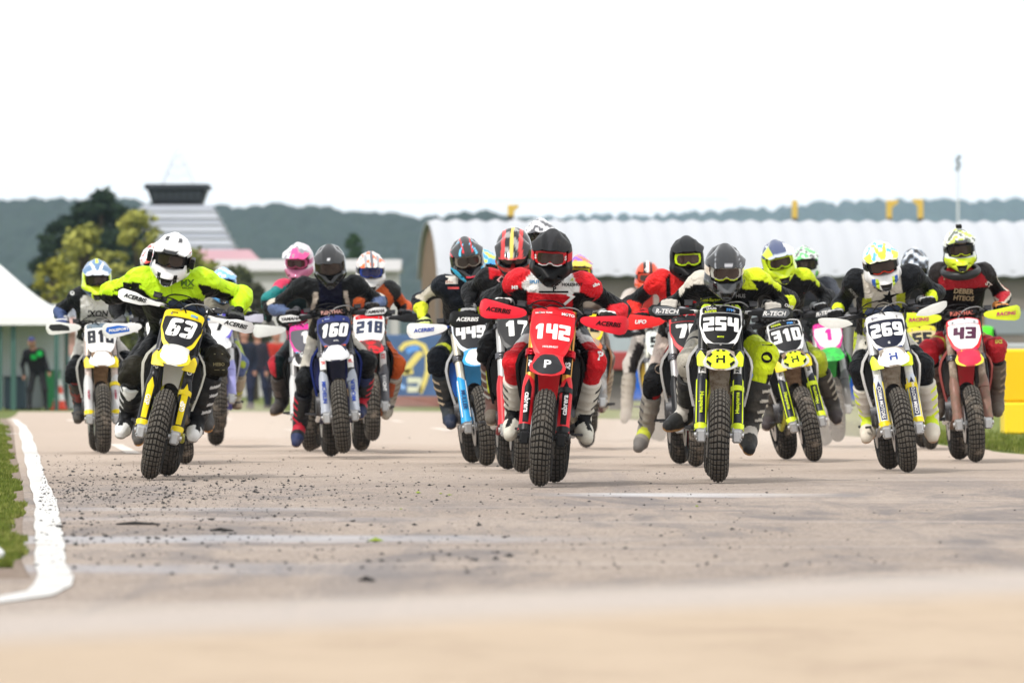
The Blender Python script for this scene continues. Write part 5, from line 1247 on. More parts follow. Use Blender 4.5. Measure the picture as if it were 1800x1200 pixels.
# ------------------------------------------------------------------ trees and hills
def leaf_mat(name, c1, c2, sc=1.3): return earth_material(name, c1, c2, sc, tuple((a+b)/2 for a, b in zip(c1, c2)))
def tree(px_, py_top, py_bot, wpx, Y, label, c1, c2, n=5200, leaf=.30, seed=0, loose=1.0, group='trees behind the paddock', name='tree'):
    r_ = np.random.default_rng(seed); s_ = F/Y; base = float(gz(Y)); h = CH-base+(HOR-py_top)/s_; w = wpx/s_/2; zb = max(.3, CH-base+(HOR-py_bot)/s_)
    o = thing(name, label, 'tree', group, loc=((px_-900)/s_, Y, base))
    b = MB(); b.tube([(0,0,0), (.05*w,0,h*.35), (-.04*w,0,h*.75)], [.07*w+.08, .05*w+.06, .02], 8)
    cl_ = []
    for k in range(64):
        t = r_.uniform(0, 1); a = r_.uniform(0, 2*PI); z = zb+(h-zb)*t; rr = w*math.sqrt(max(0.12, 1-(max(t,.45)*1.8-.8)**2))*r_.uniform(.35, .95)*loose
        c = np.array([rr*math.cos(a), rr*math.sin(a), min(z, h-.12*w)]); cl_.append((c, w*r_.uniform(.13, .30)))
        if k % 3 == 0: b.tube([(0,0,h*(.2+.45*t)), tuple(c*[.5,.5,1]*np.array([1,1,.9])), tuple(c)], [.035*w+.01, .02*w+.008, .006], 5)
    cl_.append((np.array([0,0,h-.25*w]), w*.3))
    obj('trunk', b.mesh('trunk', True), mat('bark', (.09,.07,.05), .9, 0, .3, 4), o)
    ks = r_.integers(0, len(cl_), n); cc = np.array([cl_[k][0] for k in ks]); rr = np.array([cl_[k][1] for k in ks]); u = r_.normal(size=(n, 3)); u /= np.linalg.norm(u, axis=1)[:, None]
    p = cc+u*(rr*r_.uniform(.25, 1.3, n))[:, None]*np.array([1,1,.8]); a = r_.normal(size=(n, 3)); a /= np.linalg.norm(a, axis=1)[:, None]; bvec = np.cross(a, u+.3*r_.normal(size=(n,3))); bvec /= np.linalg.norm(bvec, axis=1)[:, None]+1e-6
    L_ = leaf*r_.uniform(.5, 1.2, n)[:, None]*.5; Vq = np.stack([p-a*L_, p-bvec*L_*.6, p+a*L_, p+bvec*L_*.6], 1).reshape(-1, 3)
    obj('crown', mesh('crown', Vq, np.arange(4*n).reshape(-1, 4)), leaf_mat(label[:20], c1, c2), o)
    return o
D1, D2 = (.010,.024,.014), (.035,.055,.030); Y1, Y2 = (.15,.17,.04), (.44,.43,.10)
tree(180, 338, 560, 150, 300, 'large dark round tree left of the tower', D1, D2, 9000, .34, 1)
tree(120, 385, 560, 130, 305, 'wide dark tree mass left of the large round tree', D1, D2, 6000, .34, 21)
tree(235, 372, 560, 80, 290, 'dark tree crown touching the left side of the tower', D1, D2, 4000, .32, 2)
tree(150, 400, 575, 120, 215, 'yellow green leafy tree behind the left riders', Y1, Y2, 3600, .22, 3, 1.05)
tree(245, 372, 575, 95, 212, 'tall thin yellow green tree in front of the tower', Y1, Y2, 2600, .22, 4, 1.1)
tree(95, 455, 600, 90, 210, 'low bright yellow bushy tree beside the marquee peak', (.16,.17,.02), (.36,.34,.06), 2600, .20, 5)
tree(330, 440, 590, 140, 214, 'olive green tree behind the rider in the fluorescent jacket', (.10,.12,.03), (.26,.28,.06), 4200, .22, 6)
tree(415, 470, 600, 110, 220, 'muted green bush right of the clubhouse wall', (.04,.055,.03), (.12,.13,.06), 3000, .22, 7)
tree(625, 412, 520, 55, 330, 'small dark conifer in front of the wooded hill', (.02,.05,.02), (.05,.085,.035), 1800, .26, 8, .7)
tree(448, 500, 650, 70, 200, 'dark bush between the left and centre riders', (.03,.035,.02), (.08,.08,.05), 2400, .2, 9)
tree(190, 490, 640, 200, 205, 'dull green hedge tree behind the leftmost rider', (.07,.09,.03), (.20,.22,.06), 4500, .2, 10)
def woods(name, Y0, Y1, ridge, ztop_fn, c1, c2, seed, n=2200, x0=-160, x1=160, crown=4.5, label=None):
    r_ = np.random.default_rng(seed); nx, ny = 560, 60; X_ = np.linspace(x0, x1, nx); T_ = np.linspace(0, 1, ny); XX, TT = np.meshgrid(X_, T_)
    YY = Y0+(Y1-Y0)*TT; base = TT**.85; Z = -2+ (ztop_fn(XX)+2)*base
    cx, ct = r_.uniform(x0, x1, n), r_.uniform(0, 1.02, n); cr = crown*r_.uniform(.55, 1.25, n); cy = Y0+(Y1-Y0)*ct; bump = np.zeros_like(Z)
    for a, b_, c in zip(cx, cy, cr):
        i0, i1 = np.searchsorted(X_, (a-c, a+c)); 
        dy = (YY[:, :1]-b_)/4; m = np.abs(dy[:, 0]) < c
        if i1 > i0 and m.any():
            d2 = (X_[None, i0:i1]-a)**2+dy[m]**2; v = np.sqrt(np.maximum(0, c*c-d2))*.9; sub = bump[np.ix_(m, range(i0, i1))]; bump[np.ix_(m, range(i0, i1))] = np.maximum(sub, v)
    Z = Z+bump+r_.normal(0, .22, Z.shape)*(bump > 0)
    V = np.stack([XX, YY, Z], -1).reshape(-1, 3); idx = np.arange(nx*ny).reshape(ny, nx); Q = np.stack([idx[:-1,:-1], idx[:-1,1:], idx[1:,1:], idx[1:,:-1]], -1).reshape(-1, 4)
    me = mesh(name, V, Q, True); obj(name, me, leaf_mat(name, c1, c2, .09 if Y0 < 3000 else .04), kind='stuff'); return me
px2 = lambda X_, Y: X_/Y*F+900
def zt_left(X_):
    p = px2(X_, 2400); y = np.interp(p, [-400,0,110,200,240,370,480,560,640,760,860,960,1100,1500,2200], [350,352,347,345,352,362,358,361,372,378,372,385,392,396,400]); return CH+(HOR-y)/F*2400-4.4
def zt_right(X_):
    p = px2(X_, 6000); y = np.interp(p, [-400,600,900,1000,1100,1250,1400,1550,1700,1800,2200], [420,400,385,380,378,376,362,352,355,352,350]); return CH+(HOR-y)/F*6000-3
woods('wooded_hill', 1800, 2400, 0, zt_left, (.005,.013,.011), (.022,.042,.024), 11, 6000, -240, 260, 4.6)
woods('distant_wooded_hill', 5000, 6000, 0, zt_right, (.008,.02,.016), (.03,.055,.035), 12, 7000, -620, 620, 6)
hz = obj('haze', MB().box((0, 3100, 99), (1500, 3130, 100.5)).mesh('haze box'), None, kind='stuff')
hm_ = bpy.data.materials.new('haze'); hm_.use_nodes = True; N, L = nt(hm_); N.remove(N['Principled BSDF']); vol = N.new('ShaderNodeVolumePrincipled'); vol.inputs['Color'].default_value = (.60,.78,1,1); vol.inputs['Density'].default_value = .00009; vol.inputs['Anisotropy'].default_value = .3
L.new(vol.outputs[0], N['Material Output'].inputs['Volume']); hz.data.materials.clear(); hz.data.materials.append(hm_)

# dust thrown up behind the rear wheels: thin even puffs
dm = bpy.data.materials.new('dust'); dm.use_nodes = True; N, L = nt(dm); N.remove(N['Principled BSDF']); vol = N.new('ShaderNodeVolumePrincipled'); vol.inputs['Color'].default_value = (.95,.88,.80,1); vol.inputs['Density'].default_value = .085
L.new(vol.outputs[0], N['Material Output'].inputs['Volume'])
for k, (x, y, z, a, b_, c_) in enumerate(((2.1, 56, .12, 1.3, 2.2, .55), (.7, 61, .12, 1.2, 2.4, .42), (2.9, 62, .1, 1.1, 2.6, .36), (-1.3, 60, .1, 1.0, 2.4, .34), (-2.9, 66, .1, .9, 2.4, .3))):
    V = []; n, m = 20, 10
    for i in range(m+1):
        t = PI*i/m
        for j in range(n): q = 2*PI*j/n; V.append((a*math.sin(t)*math.cos(q), b_*math.sin(t)*math.sin(q), max(.02-z, c_*math.cos(t)*(1+.15*math.sin(3*q+k)))))
    o = obj('dust_cloud', mesh('dust', V, [(i*n+j, (i+1)*n+j, (i+1)*n+(j+1)%n, i*n+(j+1)%n) for i in range(m) for j in range(n)]), None, kind='stuff'); o.location = (x, y, z); o.data.materials.clear(); o.data.materials.append(dm)
# ------------------------------------------------------------------ the pack
star = [(0,.9),(.14,.25),(.95,.55),(.28,.05),(.5,-.75),(-.05,-.25),(-.95,-.6),(-.3,0),(-.55,.2),(-.12,.22)]
def box_(a, b): return [(-a,-b),(a,-b),(a,b),(-a,b)]
disc_ = [(math.cos(i*PI/8), math.sin(i*PI/8)) for i in range(16)]
R = []
def rd(**k): R.append(k)
# leader, red
rd(num='142', plate='tall', pdz=-.03, fdz=.01, bdz=-.045, btilt=3, dh=.108, toe2=K, f=(949,855), r=(974,851), gy=855, roll=3.5, steer=1.5, dcol=WH, pback=RD, pborder=RD, pband=RD, ptail=RD, fender=RD, fdirt=.05, beak=RD, beak2=(.05,.05,.055), btext='P', btcol=WH,
   ptexts=[('HOLESHOT',0,-.09,.014,WH),('RACING TEAM',-.06,.152,.012,WH),('MOTO',.09,.15,.02,WH)], guard=RD, foot=K, lug=K, gpanel=K, gtext='cabrera', gtcol=WH, tube=(.62,.30,.05), tubemetal=.6, ttext='RS', wrap=K, ttcol=WH, clamp=(.45,.01,.02),
   shroud=K, louvre=K, hg='full', hgc=(.75,.012,.03), strut=K, hgt='ACERBIS', hgtc=K, pad=K, padtext='FOMA', padtcol=(.8,.1,.1), frame=(.05,.05,.05), dirt=.04,
   label='red racing bike with number 142 leading the pack, front centre', rlabel='rider in red, white and black leathers and matt black helmet on bike 142',
   px=dict(head=(970,447), ell=(862,527), elr=(1090,545), kneel=(905,638), kneer=(1044,636), ankl=(905,722), ankr=(1022,732), toel=(895,768), toer=(1034,772)), hrot=(0,2),
   hbase=(.014,.014,.015), hgloss=False, goggle=RD, lens=(.06,.04,.035), nose=WH, gmark='S', strap=RD, hrules=[(lambda e:(e.y<-.12)&(e.z<-.07), (.012,.012,.013))], pbase=(.018,.018,.02), prules=[(lambda e:(e.ax<.035*(1.2-e.b))&(e.b>.25), (.045,.045,.05))],
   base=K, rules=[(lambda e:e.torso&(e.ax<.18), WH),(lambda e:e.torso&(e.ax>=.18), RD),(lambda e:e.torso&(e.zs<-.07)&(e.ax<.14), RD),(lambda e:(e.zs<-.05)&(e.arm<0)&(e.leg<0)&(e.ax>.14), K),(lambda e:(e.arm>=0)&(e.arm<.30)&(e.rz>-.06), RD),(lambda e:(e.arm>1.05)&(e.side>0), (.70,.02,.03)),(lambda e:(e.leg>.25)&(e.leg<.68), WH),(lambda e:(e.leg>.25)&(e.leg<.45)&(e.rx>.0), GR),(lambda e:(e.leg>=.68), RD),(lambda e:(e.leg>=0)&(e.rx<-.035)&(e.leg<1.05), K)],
   decals=[('HOLESHOT',1006,500,5.5,K),(star,1006,491,5,(.55,.6,.05)),('SPLITT',942,495,6,(.05,.25,.5)),('P',975,508,9,K),(box_(26,1.6),973,513,1,K),('7',1000,528,22,WH,-25),('P',1056,625,16,WH),('P',886,628,12,WH),('SALSE',1098,528,8,WH,30),('fly',908,600,7,K,-20),('racing',1042,590,5,K,25),(box_(10,2),1034,600,1,K,35),(box_(10,2),912,606,1,K,-30),(disc_,1059,655,4,(.4,.01,.02)),('alba',1048,500,6,WH,20),('M8',905,505,7,WH)],
   boot=(.62,.60,.53), boot2=(.04,.04,.04), boot3=(.64,.62,.55), toe=(.60,.58,.50), bootp=K, sole=(.45,.42,.35), glove=(.02,.02,.02), glove2=(.75,.75,.73), suitm='race leathers', bdirt=.15)
rd(num='254', fdz=.045, bdz=-.005, dh=.104, f=(1262,848), r=(1259,842), gy=848, roll=1.2, steer=0, dcol=WH, pback=K, pborder=WH, pband=K, ptail=K, shoulders=YL, fender=(.45,.40,.33), fdirt=.75, beak=(.5,.5,.47), beak2=YL, btext='H', btcol=K, bpatch=K,
   ptexts=[('LUCAS',-.06,.168,.016,WH),('SANTER',-.065,.146,.016,YL),('FFM',.06,.158,.022,(.1,.35,.8)),('MOTO',0,-.045,.011,YL)], guard=(.03,.035,.05), gedge=YL, foot=YL, gtext='Husqvarna', gtcol=YL, lug=ALU, tube=(.03,.03,.03), ttext='ROYAL', wrap=WH, ttcol=K,
   shroud=(.74,.74,.72), louvre=K, hg='slim', hgc=K, hgp=(.14,.15,.16), strut=WH, hgt='R-TECH', hgtc=WH, pad=(.55,.75,.03), padtext='TORRONI', padtcol=(.5,.08,.02), frame=(.55,.6,.05), dirt=.12,
   label='black, white and fluorescent yellow bike with number 254, right of centre in the front row', rlabel='rider on bike 254, one shoulder cream and one yellow, glossy grey helmet',
   px=dict(head=(1273,470), ell=(1172,545), elr=(1388,528), kneel=(1212,635), kneer=(1347,625), ankl=(1208,722), ankr=(1318,748), toel=(1172,752), toer=(1322,795), shl=(1232,497), shr=(1330,492)), hrot=(6,8), hroll=-2,
   hbase=(.03,.033,.037), goggle=(.55,.55,.50), lens=(.10,.07,.06), nose=YL, strap=(.7,.6,.5), hrules=[(lambda e:(e.z<-.05), (.09,.095,.10)),(lambda e:(e.z<-.05)&(np.abs(e.ax-.07)<.012), K)], prules=[(lambda e:np.abs(e.ax-.06-.02*e.b)<.0028, (.25,.26,.28)),(lambda e:(np.hypot(e.x/1.9,(e.y+.215))<.012), (.4,.4,.42))], pbase=(.02,.022,.026),
   base=K, rules=[(lambda e:(e.arm>=0)&(e.arm<.45)&(e.rz>-.01)&(e.side<0), CR),(lambda e:(e.arm>=0)&(e.arm<.55)&(e.rz>-.005)&(e.side>0), YL),(lambda e:e.torso&(e.ax>.115)&(e.zs>-.05)&(e.side>0), YL),(lambda e:e.torso&(e.ax>.13)&(e.zs>-.05)&(e.side<0), CR),(lambda e:(e.arm>1.25)&(e.arm<1.6)&(e.side>0), YL),
     (lambda e:(e.leg>=.55)&(e.leg<2.0)&(e.side>0), YL),(lambda e:(e.leg>=.35)&(e.side<0), (.50,.47,.40)),(lambda e:(e.leg>1.02)&(e.rx>.035), K),(lambda e:(e.leg>.5)&(e.leg<.58), K)],
   decals=[('Mini-Sarter',1249,527,6,(.45,.5,.03)),('250',1248,541,14,(.35,.4,.03)),(disc_,1216,486,8,K),(disc_,1346,483,8,K),('ONE',1387,538,6,WH,-20),(disc_,1199,620,8,K),(disc_,1348,628,10,K),(box_(14,1.5),1325,538,1,(.5,.42,.36),20),('HUS',1302,520,7,(.2,.2,.2)),('FOX',1350,655,8,K,-10),(box_(1.2,12),1205,655,1,K,10),('GAS',1368,512,6,K,-30),(box_(9,1.2),1349,600,1,K),(box_(9,1.2),1349,606,1,K)],
   boot=(.035,.033,.03), boot2=(.45,.42,.36), boot3=(.05,.05,.045), toe=(.03,.03,.03), bootp=(.5,.47,.42), sole=(.45,.25,.10), glove=(.5,.47,.42), glove2=K)
rd(num='63', bdz=.035, btilt=3, fdz=.10, toe2=K, f=(262,842), r=(288,838), gy=842, roll=11, steer=2, dcol=WH, pback=(.03,.03,.035), pborder=YEL, pband=YEL, ptail=YEL, shoulders=YEL, fender=(.60,.60,.56), fdirt=.22, beak=(.78,.66,.02), beak2=WH, shear=.18, drnd=1.6, pslit=True, dh=.138,
   ptexts=[('FFM',.065,.16,.02,(.05,.4,.8)),('Nova',-.065,.165,.014,K)], guard=K, foot=YEL, gpanel=YEL, gtext='GSP', gtcol=WH, lug=ALU, tube=(.03,.03,.035), tubemetal=.2, ttext='GSP', wrap=(.035,.035,.04), ttcol=WH,
   shroud=(.74,.74,.66), louvre=K, hg='slim', hgc=WH, strut=WH, hgt='ACERBIS', hgtc=K, pad=(.02,.03,.06), frame=(.5,.5,.05), dirt=.14,
   label='yellow, white and black bike with number 63 leaning over at the left', rlabel='rider in fluorescent yellow jacket and white helmet leaning on bike 63',
   px=dict(head=(303,450), ell=(195,515), elr=(425,520), kneel=(236,648), kneer=(382,628), ankl=(226,728), ankr=(350,728), toel=(212,762), toer=(340,772), shl=(248,492), shr=(355,495)), hrot=(0,4), shw=.205, bulk=1.2,
   hbase=WH, goggle=K, lens=(.05,.035,.03), cams=True, strap=K, hrules=[(lambda e:(e.z<-.07)&(np.abs(e.ax-.052)<.012)&(e.y<-.08), K),(lambda e:(np.abs(e.z-.06)<.012)&(e.ax>.08), (.6,.02,.05)),(lambda e:(e.z<-.02)&(e.z>-.07)&(e.y>-.08), K)], prules=[(lambda e:(np.abs(e.ax-.042)<.013)&(e.b>.32)&(e.b<.58), (.05,.05,.06)),(lambda e:(np.abs(e.ax-.05)<.01)&(e.b>.05)&(e.b<.15), (.05,.05,.06)),(lambda e:(e.b>.9), K)],
   base=K, rules=[(lambda e:e.torso&(e.zs>-.13-.05*np.cos(e.sx*16)), (.50,.78,.015)),(lambda e:(e.arm>=0)&(e.rz>-.022), (.50,.78,.015)),(lambda e:(e.arm>1.9), K),(lambda e:(e.leg>.9)&(e.leg<1.12), (.05,.045,.03))],
   decals=[('MX',330,497,12,(.1,.2,.02)),('RACING',330,506,4,(.1,.2,.02)),(box_(.4,11),302,508,1,(.25,.42,.02)),('HEBO',385,640,6,(.25,.22,.12)),(box_(8,.8),384,622,1,(.2,.18,.1)),(box_(9,.8),386,650,1,(.2,.18,.1)),(box_(5,.8),400,508,1,(.3,.45,.02),-30),(box_(6,.8),225,508,1,(.3,.45,.02),30)],
   boot=(.02,.02,.022), boot2=(.55,.55,.55), boot3=(.03,.03,.03), toe=WH, bootp=K, sole=(.35,.33,.3), glove=K, glove2=(.06,.06,.06), suitm='rain jacket', swr=.8, sws=9, wr=.006, slider=True, sdirt=.05)
rd(num='269', bdz=.03, dh=.112, f=(1597,830), r=(1568,826), gy=830, roll=-7.5, steer=-1, dcol=WH, pback=(.02,.025,.06), pborder=WH, pband=WH, ptail=(.02,.04,.15), shoulders=YL, fender=(.40,.36,.30), fdirt=.7, beak=WH, beak2=(.72,.72,.72), btext='H', btcol=(.03,.06,.25), drnd=1.4,
   ptexts=[('Moto',-.07,.162,.016,(.1,.1,.2)),('G',.0,-.055,.018,WH)], guard=(.60,.65,.72), gedge=YEL, foot=YEL, gpanel=(.03,.03,.08), gtext='CORM MOTORS', gtcol=WH, lug=ALU, tube=(.66,.66,.66), ttext='///', wrap=WH, ttcol=K,
   shroud=(.78,.78,.76), louvre=K, hg='wing', hgc=(.72,.72,.68), strut=K, pad=(.02,.03,.06), frame=(.5,.5,.5), dirt=.08,
   label='white and navy bike with number 269 leaning to the left', rlabel='rider in black and cream suit with white, blue and yellow helmet on bike 269',
   px=dict(head=(1548,462), ell=(1478,535), elr=(1645,515), kneel=(1512,650), kneer=(1622,642), ankl=(1528,735), ankr=(1635,732), toel=(1522,772), toer=(1640,772), shl=(1502,492), shr=(1602,482)), hrot=(0,4), hroll=-3,
   hbase=WH, goggle=K, lens=(.05,.035,.03), nose=(.75,.04,.01), strap=K, hrules=[(lambda e:(e.z<-.06)&(np.abs(e.ax-.075)<.014)&(e.y<-.05), (.03,.12,.5)),(lambda e:(e.z<-.06)&(np.abs(e.ax-.055)<.010)&(e.y<-.05), (.6,.8,.03)),(lambda e:(e.z>.04)&(e.n>.3), (.12,.40,.8))],
   prules=[(lambda e:(e.n>.15), (.10,.42,.80)),(lambda e:(np.abs(e.ax-.045*(1-e.b)*1.3)<.014)|(e.ax<.012)&(e.b>.6), (.72,.82,.03)),(lambda e:(e.ax>.07)&(e.b>.55), (.72,.82,.03)),(lambda e:(e.b>.93), (.85,.88,.6)),(lambda e:(np.abs(e.ax-.055)<.014)&(np.abs(e.b-.45)<.09), (.7,.7,.75))],
   base=(.018,.02,.025), rules=[(lambda e:e.torso&(e.ax<.135)&(e.zs<.06), (.66,.62,.54)),(lambda e:e.torso&(e.ax>.085)&(e.ax<.15)&(e.zs<-.13), (.42,.46,.02)),(lambda e:(e.leg>=0)&(e.leg<.62), (.66,.63,.56)),(lambda e:(e.leg>=0)&(e.leg<.5)&(e.rx>.055), YL),(lambda e:(e.arm>1.65), YL)],
   decals=[(star,1562,523,20,K,-8),(disc_,1484,500,9,(.6,.5,.3)),(disc_,1484,500,6.5,K),(disc_,1617,477,9,(.6,.5,.3)),(disc_,1617,477,6.5,K),(box_(.35,25),1553,530,1,(.45,.42,.36)),('alp',1503,594,4,(.4,.35,.25)),('alp',1636,585,4,(.4,.35,.25)),('ALPINE',1500,515,5,(.3,.3,.3),-50),('A',1650,500,9,(.6,.65,.1)),(box_(1.2,10),1522,610,1,K,5),(box_(8,1),1620,612,1,K,10),('ONE',1470,548,5,WH,-30)],
   boot=(.64,.60,.52), boot2=YL, boot3=(.62,.58,.52), toe=(.66,.60,.50), bootp=(.60,.75,.03), sole=(.45,.30,.2), glove=K, glove2=(.4,.4,.4), slider=False, bdirt=.15)
rd(num='449', bdz=-.03, dh=.112, f=(857,818), r=(832,817), gy=818, roll=-6.5, steer=2, dcol=WH, pback=(.05,.05,.055), pborder=(.66,.72,.78), pband=SB, ptail=WH, fender=(.05,.30,.62), fdirt=.15, beak=SB, beak2=WH, shear=.12,
   ptexts=[('SCOTT',-.05,.16,.016,WH)], guard=SB, gedge=WH, foot=SB, gtext='MULLER', gtcol=(.02,.05,.15), lug=ALU, tube=(.62,.58,.48), shroud=(.62,.64,.66), louvre=(.01,.08,.35), hg='full', hgc=WH, strut=(.02,.08,.45), hgt='ACERBIS', hgtc=(.02,.06,.35), pad=K, frame=(.4,.4,.4), dirt=.08,
   label='sky blue and white bike with number 449, left of the red leading bike', rlabel='rider in navy suit with black helmet and light blue chin guard on bike 449',
   px=dict(head=(820,452), ell=(738,528), elr=(872,528), kneel=(770,628), kneer=(872,640), ankl=(787,712), ankr=(880,715), toel=(792,748), shl=(780,500), shr=(862,498)), hrot=(0,5), hroll=-2,
   hbase=(.02,.02,.025), goggle=(.30,.26,.22), lens=(.05,.045,.04), strap=(.05,.05,.05), hrules=[(lambda e:(e.z<-.045)&(np.abs(e.ax-(.10+.8*(e.z+.06)))<.020), (.03,.38,.62)),(lambda e:(e.ax<.035)&(e.z<-.085)&(e.y<-.12), (.6,.02,.05)),(lambda e:(e.ax>.10)&(np.abs(e.z-.055)<.02), (.6,.03,.05))], prules=[(lambda e:np.abs(e.ax-(.045+.015*np.sin(e.b*9)))<.005, (.1,.5,.75)),(lambda e:np.abs(e.ax-.035)<.004, RD),(lambda e:(e.b>.9), K)], pbase=(.03,.03,.035),
   base=(.016,.022,.035), rules=[(lambda e:(e.arm>1.4), (.62,.68,.03)),(lambda e:(e.arm>.1)&(e.arm<.9)&(e.ry<-.02)&(e.rx>.02), (.5,.46,.38)),(lambda e:(e.leg>.66)&(e.leg<.80), (.50,.56,.04)),(lambda e:e.torso&(e.zs<-.18)&(e.ax<.09), (.5,.58,.03)),(lambda e:(e.leg>1.55), (.45,.02,.03))],
   decals=[(box_(11,7),794,492,1,(.66,.63,.58)),('SHIRTY',794,495,5,(.4,.2,.15)),(box_(10,2),797,506,1,(.6,.08,.08)),('ALPINE',757,500,8,(.6,.56,.48),62),(box_(9,7),786,686,1,(.6,.55,.45),30)],
   boot=(.03,.035,.04), boot2=(.50,.40,.28), boot3=(.05,.05,.05), toe=(.03,.04,.07), sole=(.12,.09,.07), glove=(.5,.55,.2), glove2=K, slider=True)
rd(num='17', bdz=-.01, f=(917,832), r=(893,828), gy=830, roll=-1, steer=0, dcol=WH, pback=(.05,.05,.055), pborder=(.05,.05,.055), pband=(.05,.05,.055), fender=K, fdirt=.2, beak=K, guard=(.55,.02,.03), tube=(.5,.5,.5), shroud=K, louvre=K, hg='full', hgc=K, strut=K, hgt='ACERBIS', hgtc=WH, pad=K, frame=(.3,.02,.02), dirt=.12,
   label='black bike with dark plate, mostly hidden behind the red leading bike', rlabel='rider with red and yellow striped black helmet just behind the left shoulder of the leader',
   px=dict(head=(903,438), ell=(828,510), elr=(975,530), kneel=(860,608), ankl=(868,702), toel=(862,742), shl=(856,490), shr=(955,490)), hrot=(-8,24),
   hbase=(.02,.02,.022), goggle=K, lens=(.05,.02,.015), strap=K, hrules=[(lambda e:(e.ax<.010)&(e.z>.05), (.65,.5,.1)),(lambda e:(np.abs(e.ax-.058)<.012)&(e.z>.02), (.6,.03,.03)),(lambda e:(e.ax<.048)&(e.z>.05)&(e.n>.25)&(e.ax>.012), (.3,.3,.29)),(lambda e:(np.abs(e.z+.06)<.012), (.5,.03,.03))], prules=[(lambda e:(np.abs(e.ax-.06)<.013), (.6,.03,.03)),(lambda e:(e.ax<.011), (.65,.5,.1)),(lambda e:(e.ax<.045)&(e.n>.2)&(e.ax>.011), (.3,.3,.29)),(lambda e:(e.b>.93), (.5,.03,.03))],
   base=(.018,.018,.02), rules=[(lambda e:(e.arm>=0)&(e.arm<.9)&(e.rx<.0)&(e.rz>.0), RD),(lambda e:e.torso&(e.zs>.02)&(e.ax>.06), RD),(lambda e:(e.leg>.3)&(e.leg<.6)&(e.rx<-.03), RD)],
   decals=[([(-1,0),(0,1),(1,0),(0,-1)],882,492,9,(.6,.3,.3)),([(-1,0),(0,1),(1,0),(0,-1)],882,492,5.5,K)],
   boot=(.10,.05,.04), boot2=(.30,.30,.28), boot3=(.45,.50,.05), toe=(.12,.10,.08), sole=(.4,.33,.25), glove=K, glove2=(.3,.3,.3), slider=True)
rd(num='78', bdz=.0, dh=.12, f=(1224,820), r=(1197,818), gy=820, roll=-2.5, steer=1, dcol=WH, pback=(.03,.03,.035), pborder=RD, pband=(.03,.03,.035), fender=RD, fdirt=.3, beak=RD, guard=K, tube=(.4,.4,.4), shroud=(.55,.55,.53), louvre=K, hg='full', hgc=(.75,.02,.02), strut=(.6,.02,.02), hgt='UFO', hgtc=WH, pad=RD, padtext='RENTHAL', padtcol=WH, frame=(.4,.02,.02), rim=(.5,.02,.03), dirt=.15,
   label='red and black bike with number 78 behind the left side of bike 254', rlabel='rider in red and black with black helmet and bright yellow goggles on bike 78',
   px=dict(head=(1207,452), ell=(1108,535), elr=(1280,530), kneel=(1150,668), ankl=(1136,752), toel=(1122,792), shl=(1160,492), shr=(1250,495)), hrot=(0,-2),
   hbase=(.014,.014,.015), hgloss=False, goggle=(.62,.85,.01), lens=(.10,.06,.05), nose=(.6,.85,.01), strap=K, pbase=(.022,.024,.027),
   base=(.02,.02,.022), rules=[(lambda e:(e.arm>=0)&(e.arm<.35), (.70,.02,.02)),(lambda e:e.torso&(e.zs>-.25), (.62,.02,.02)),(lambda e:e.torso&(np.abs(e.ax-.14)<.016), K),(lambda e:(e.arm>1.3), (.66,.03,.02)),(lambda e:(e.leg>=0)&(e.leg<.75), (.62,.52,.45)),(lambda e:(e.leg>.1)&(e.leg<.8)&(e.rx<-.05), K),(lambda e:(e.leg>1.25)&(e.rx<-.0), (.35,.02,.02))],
   decals=[(disc_,1160,648,9,(.5,.4,.3))], boot=(.25,.23,.20), boot2=(.08,.08,.08), boot3=(.30,.28,.24), toe=(.16,.15,.14), bootp=(.5,.55,.05), sole=(.2,.18,.16), glove=K, glove2=RD, bdirt=.6, slider=True)
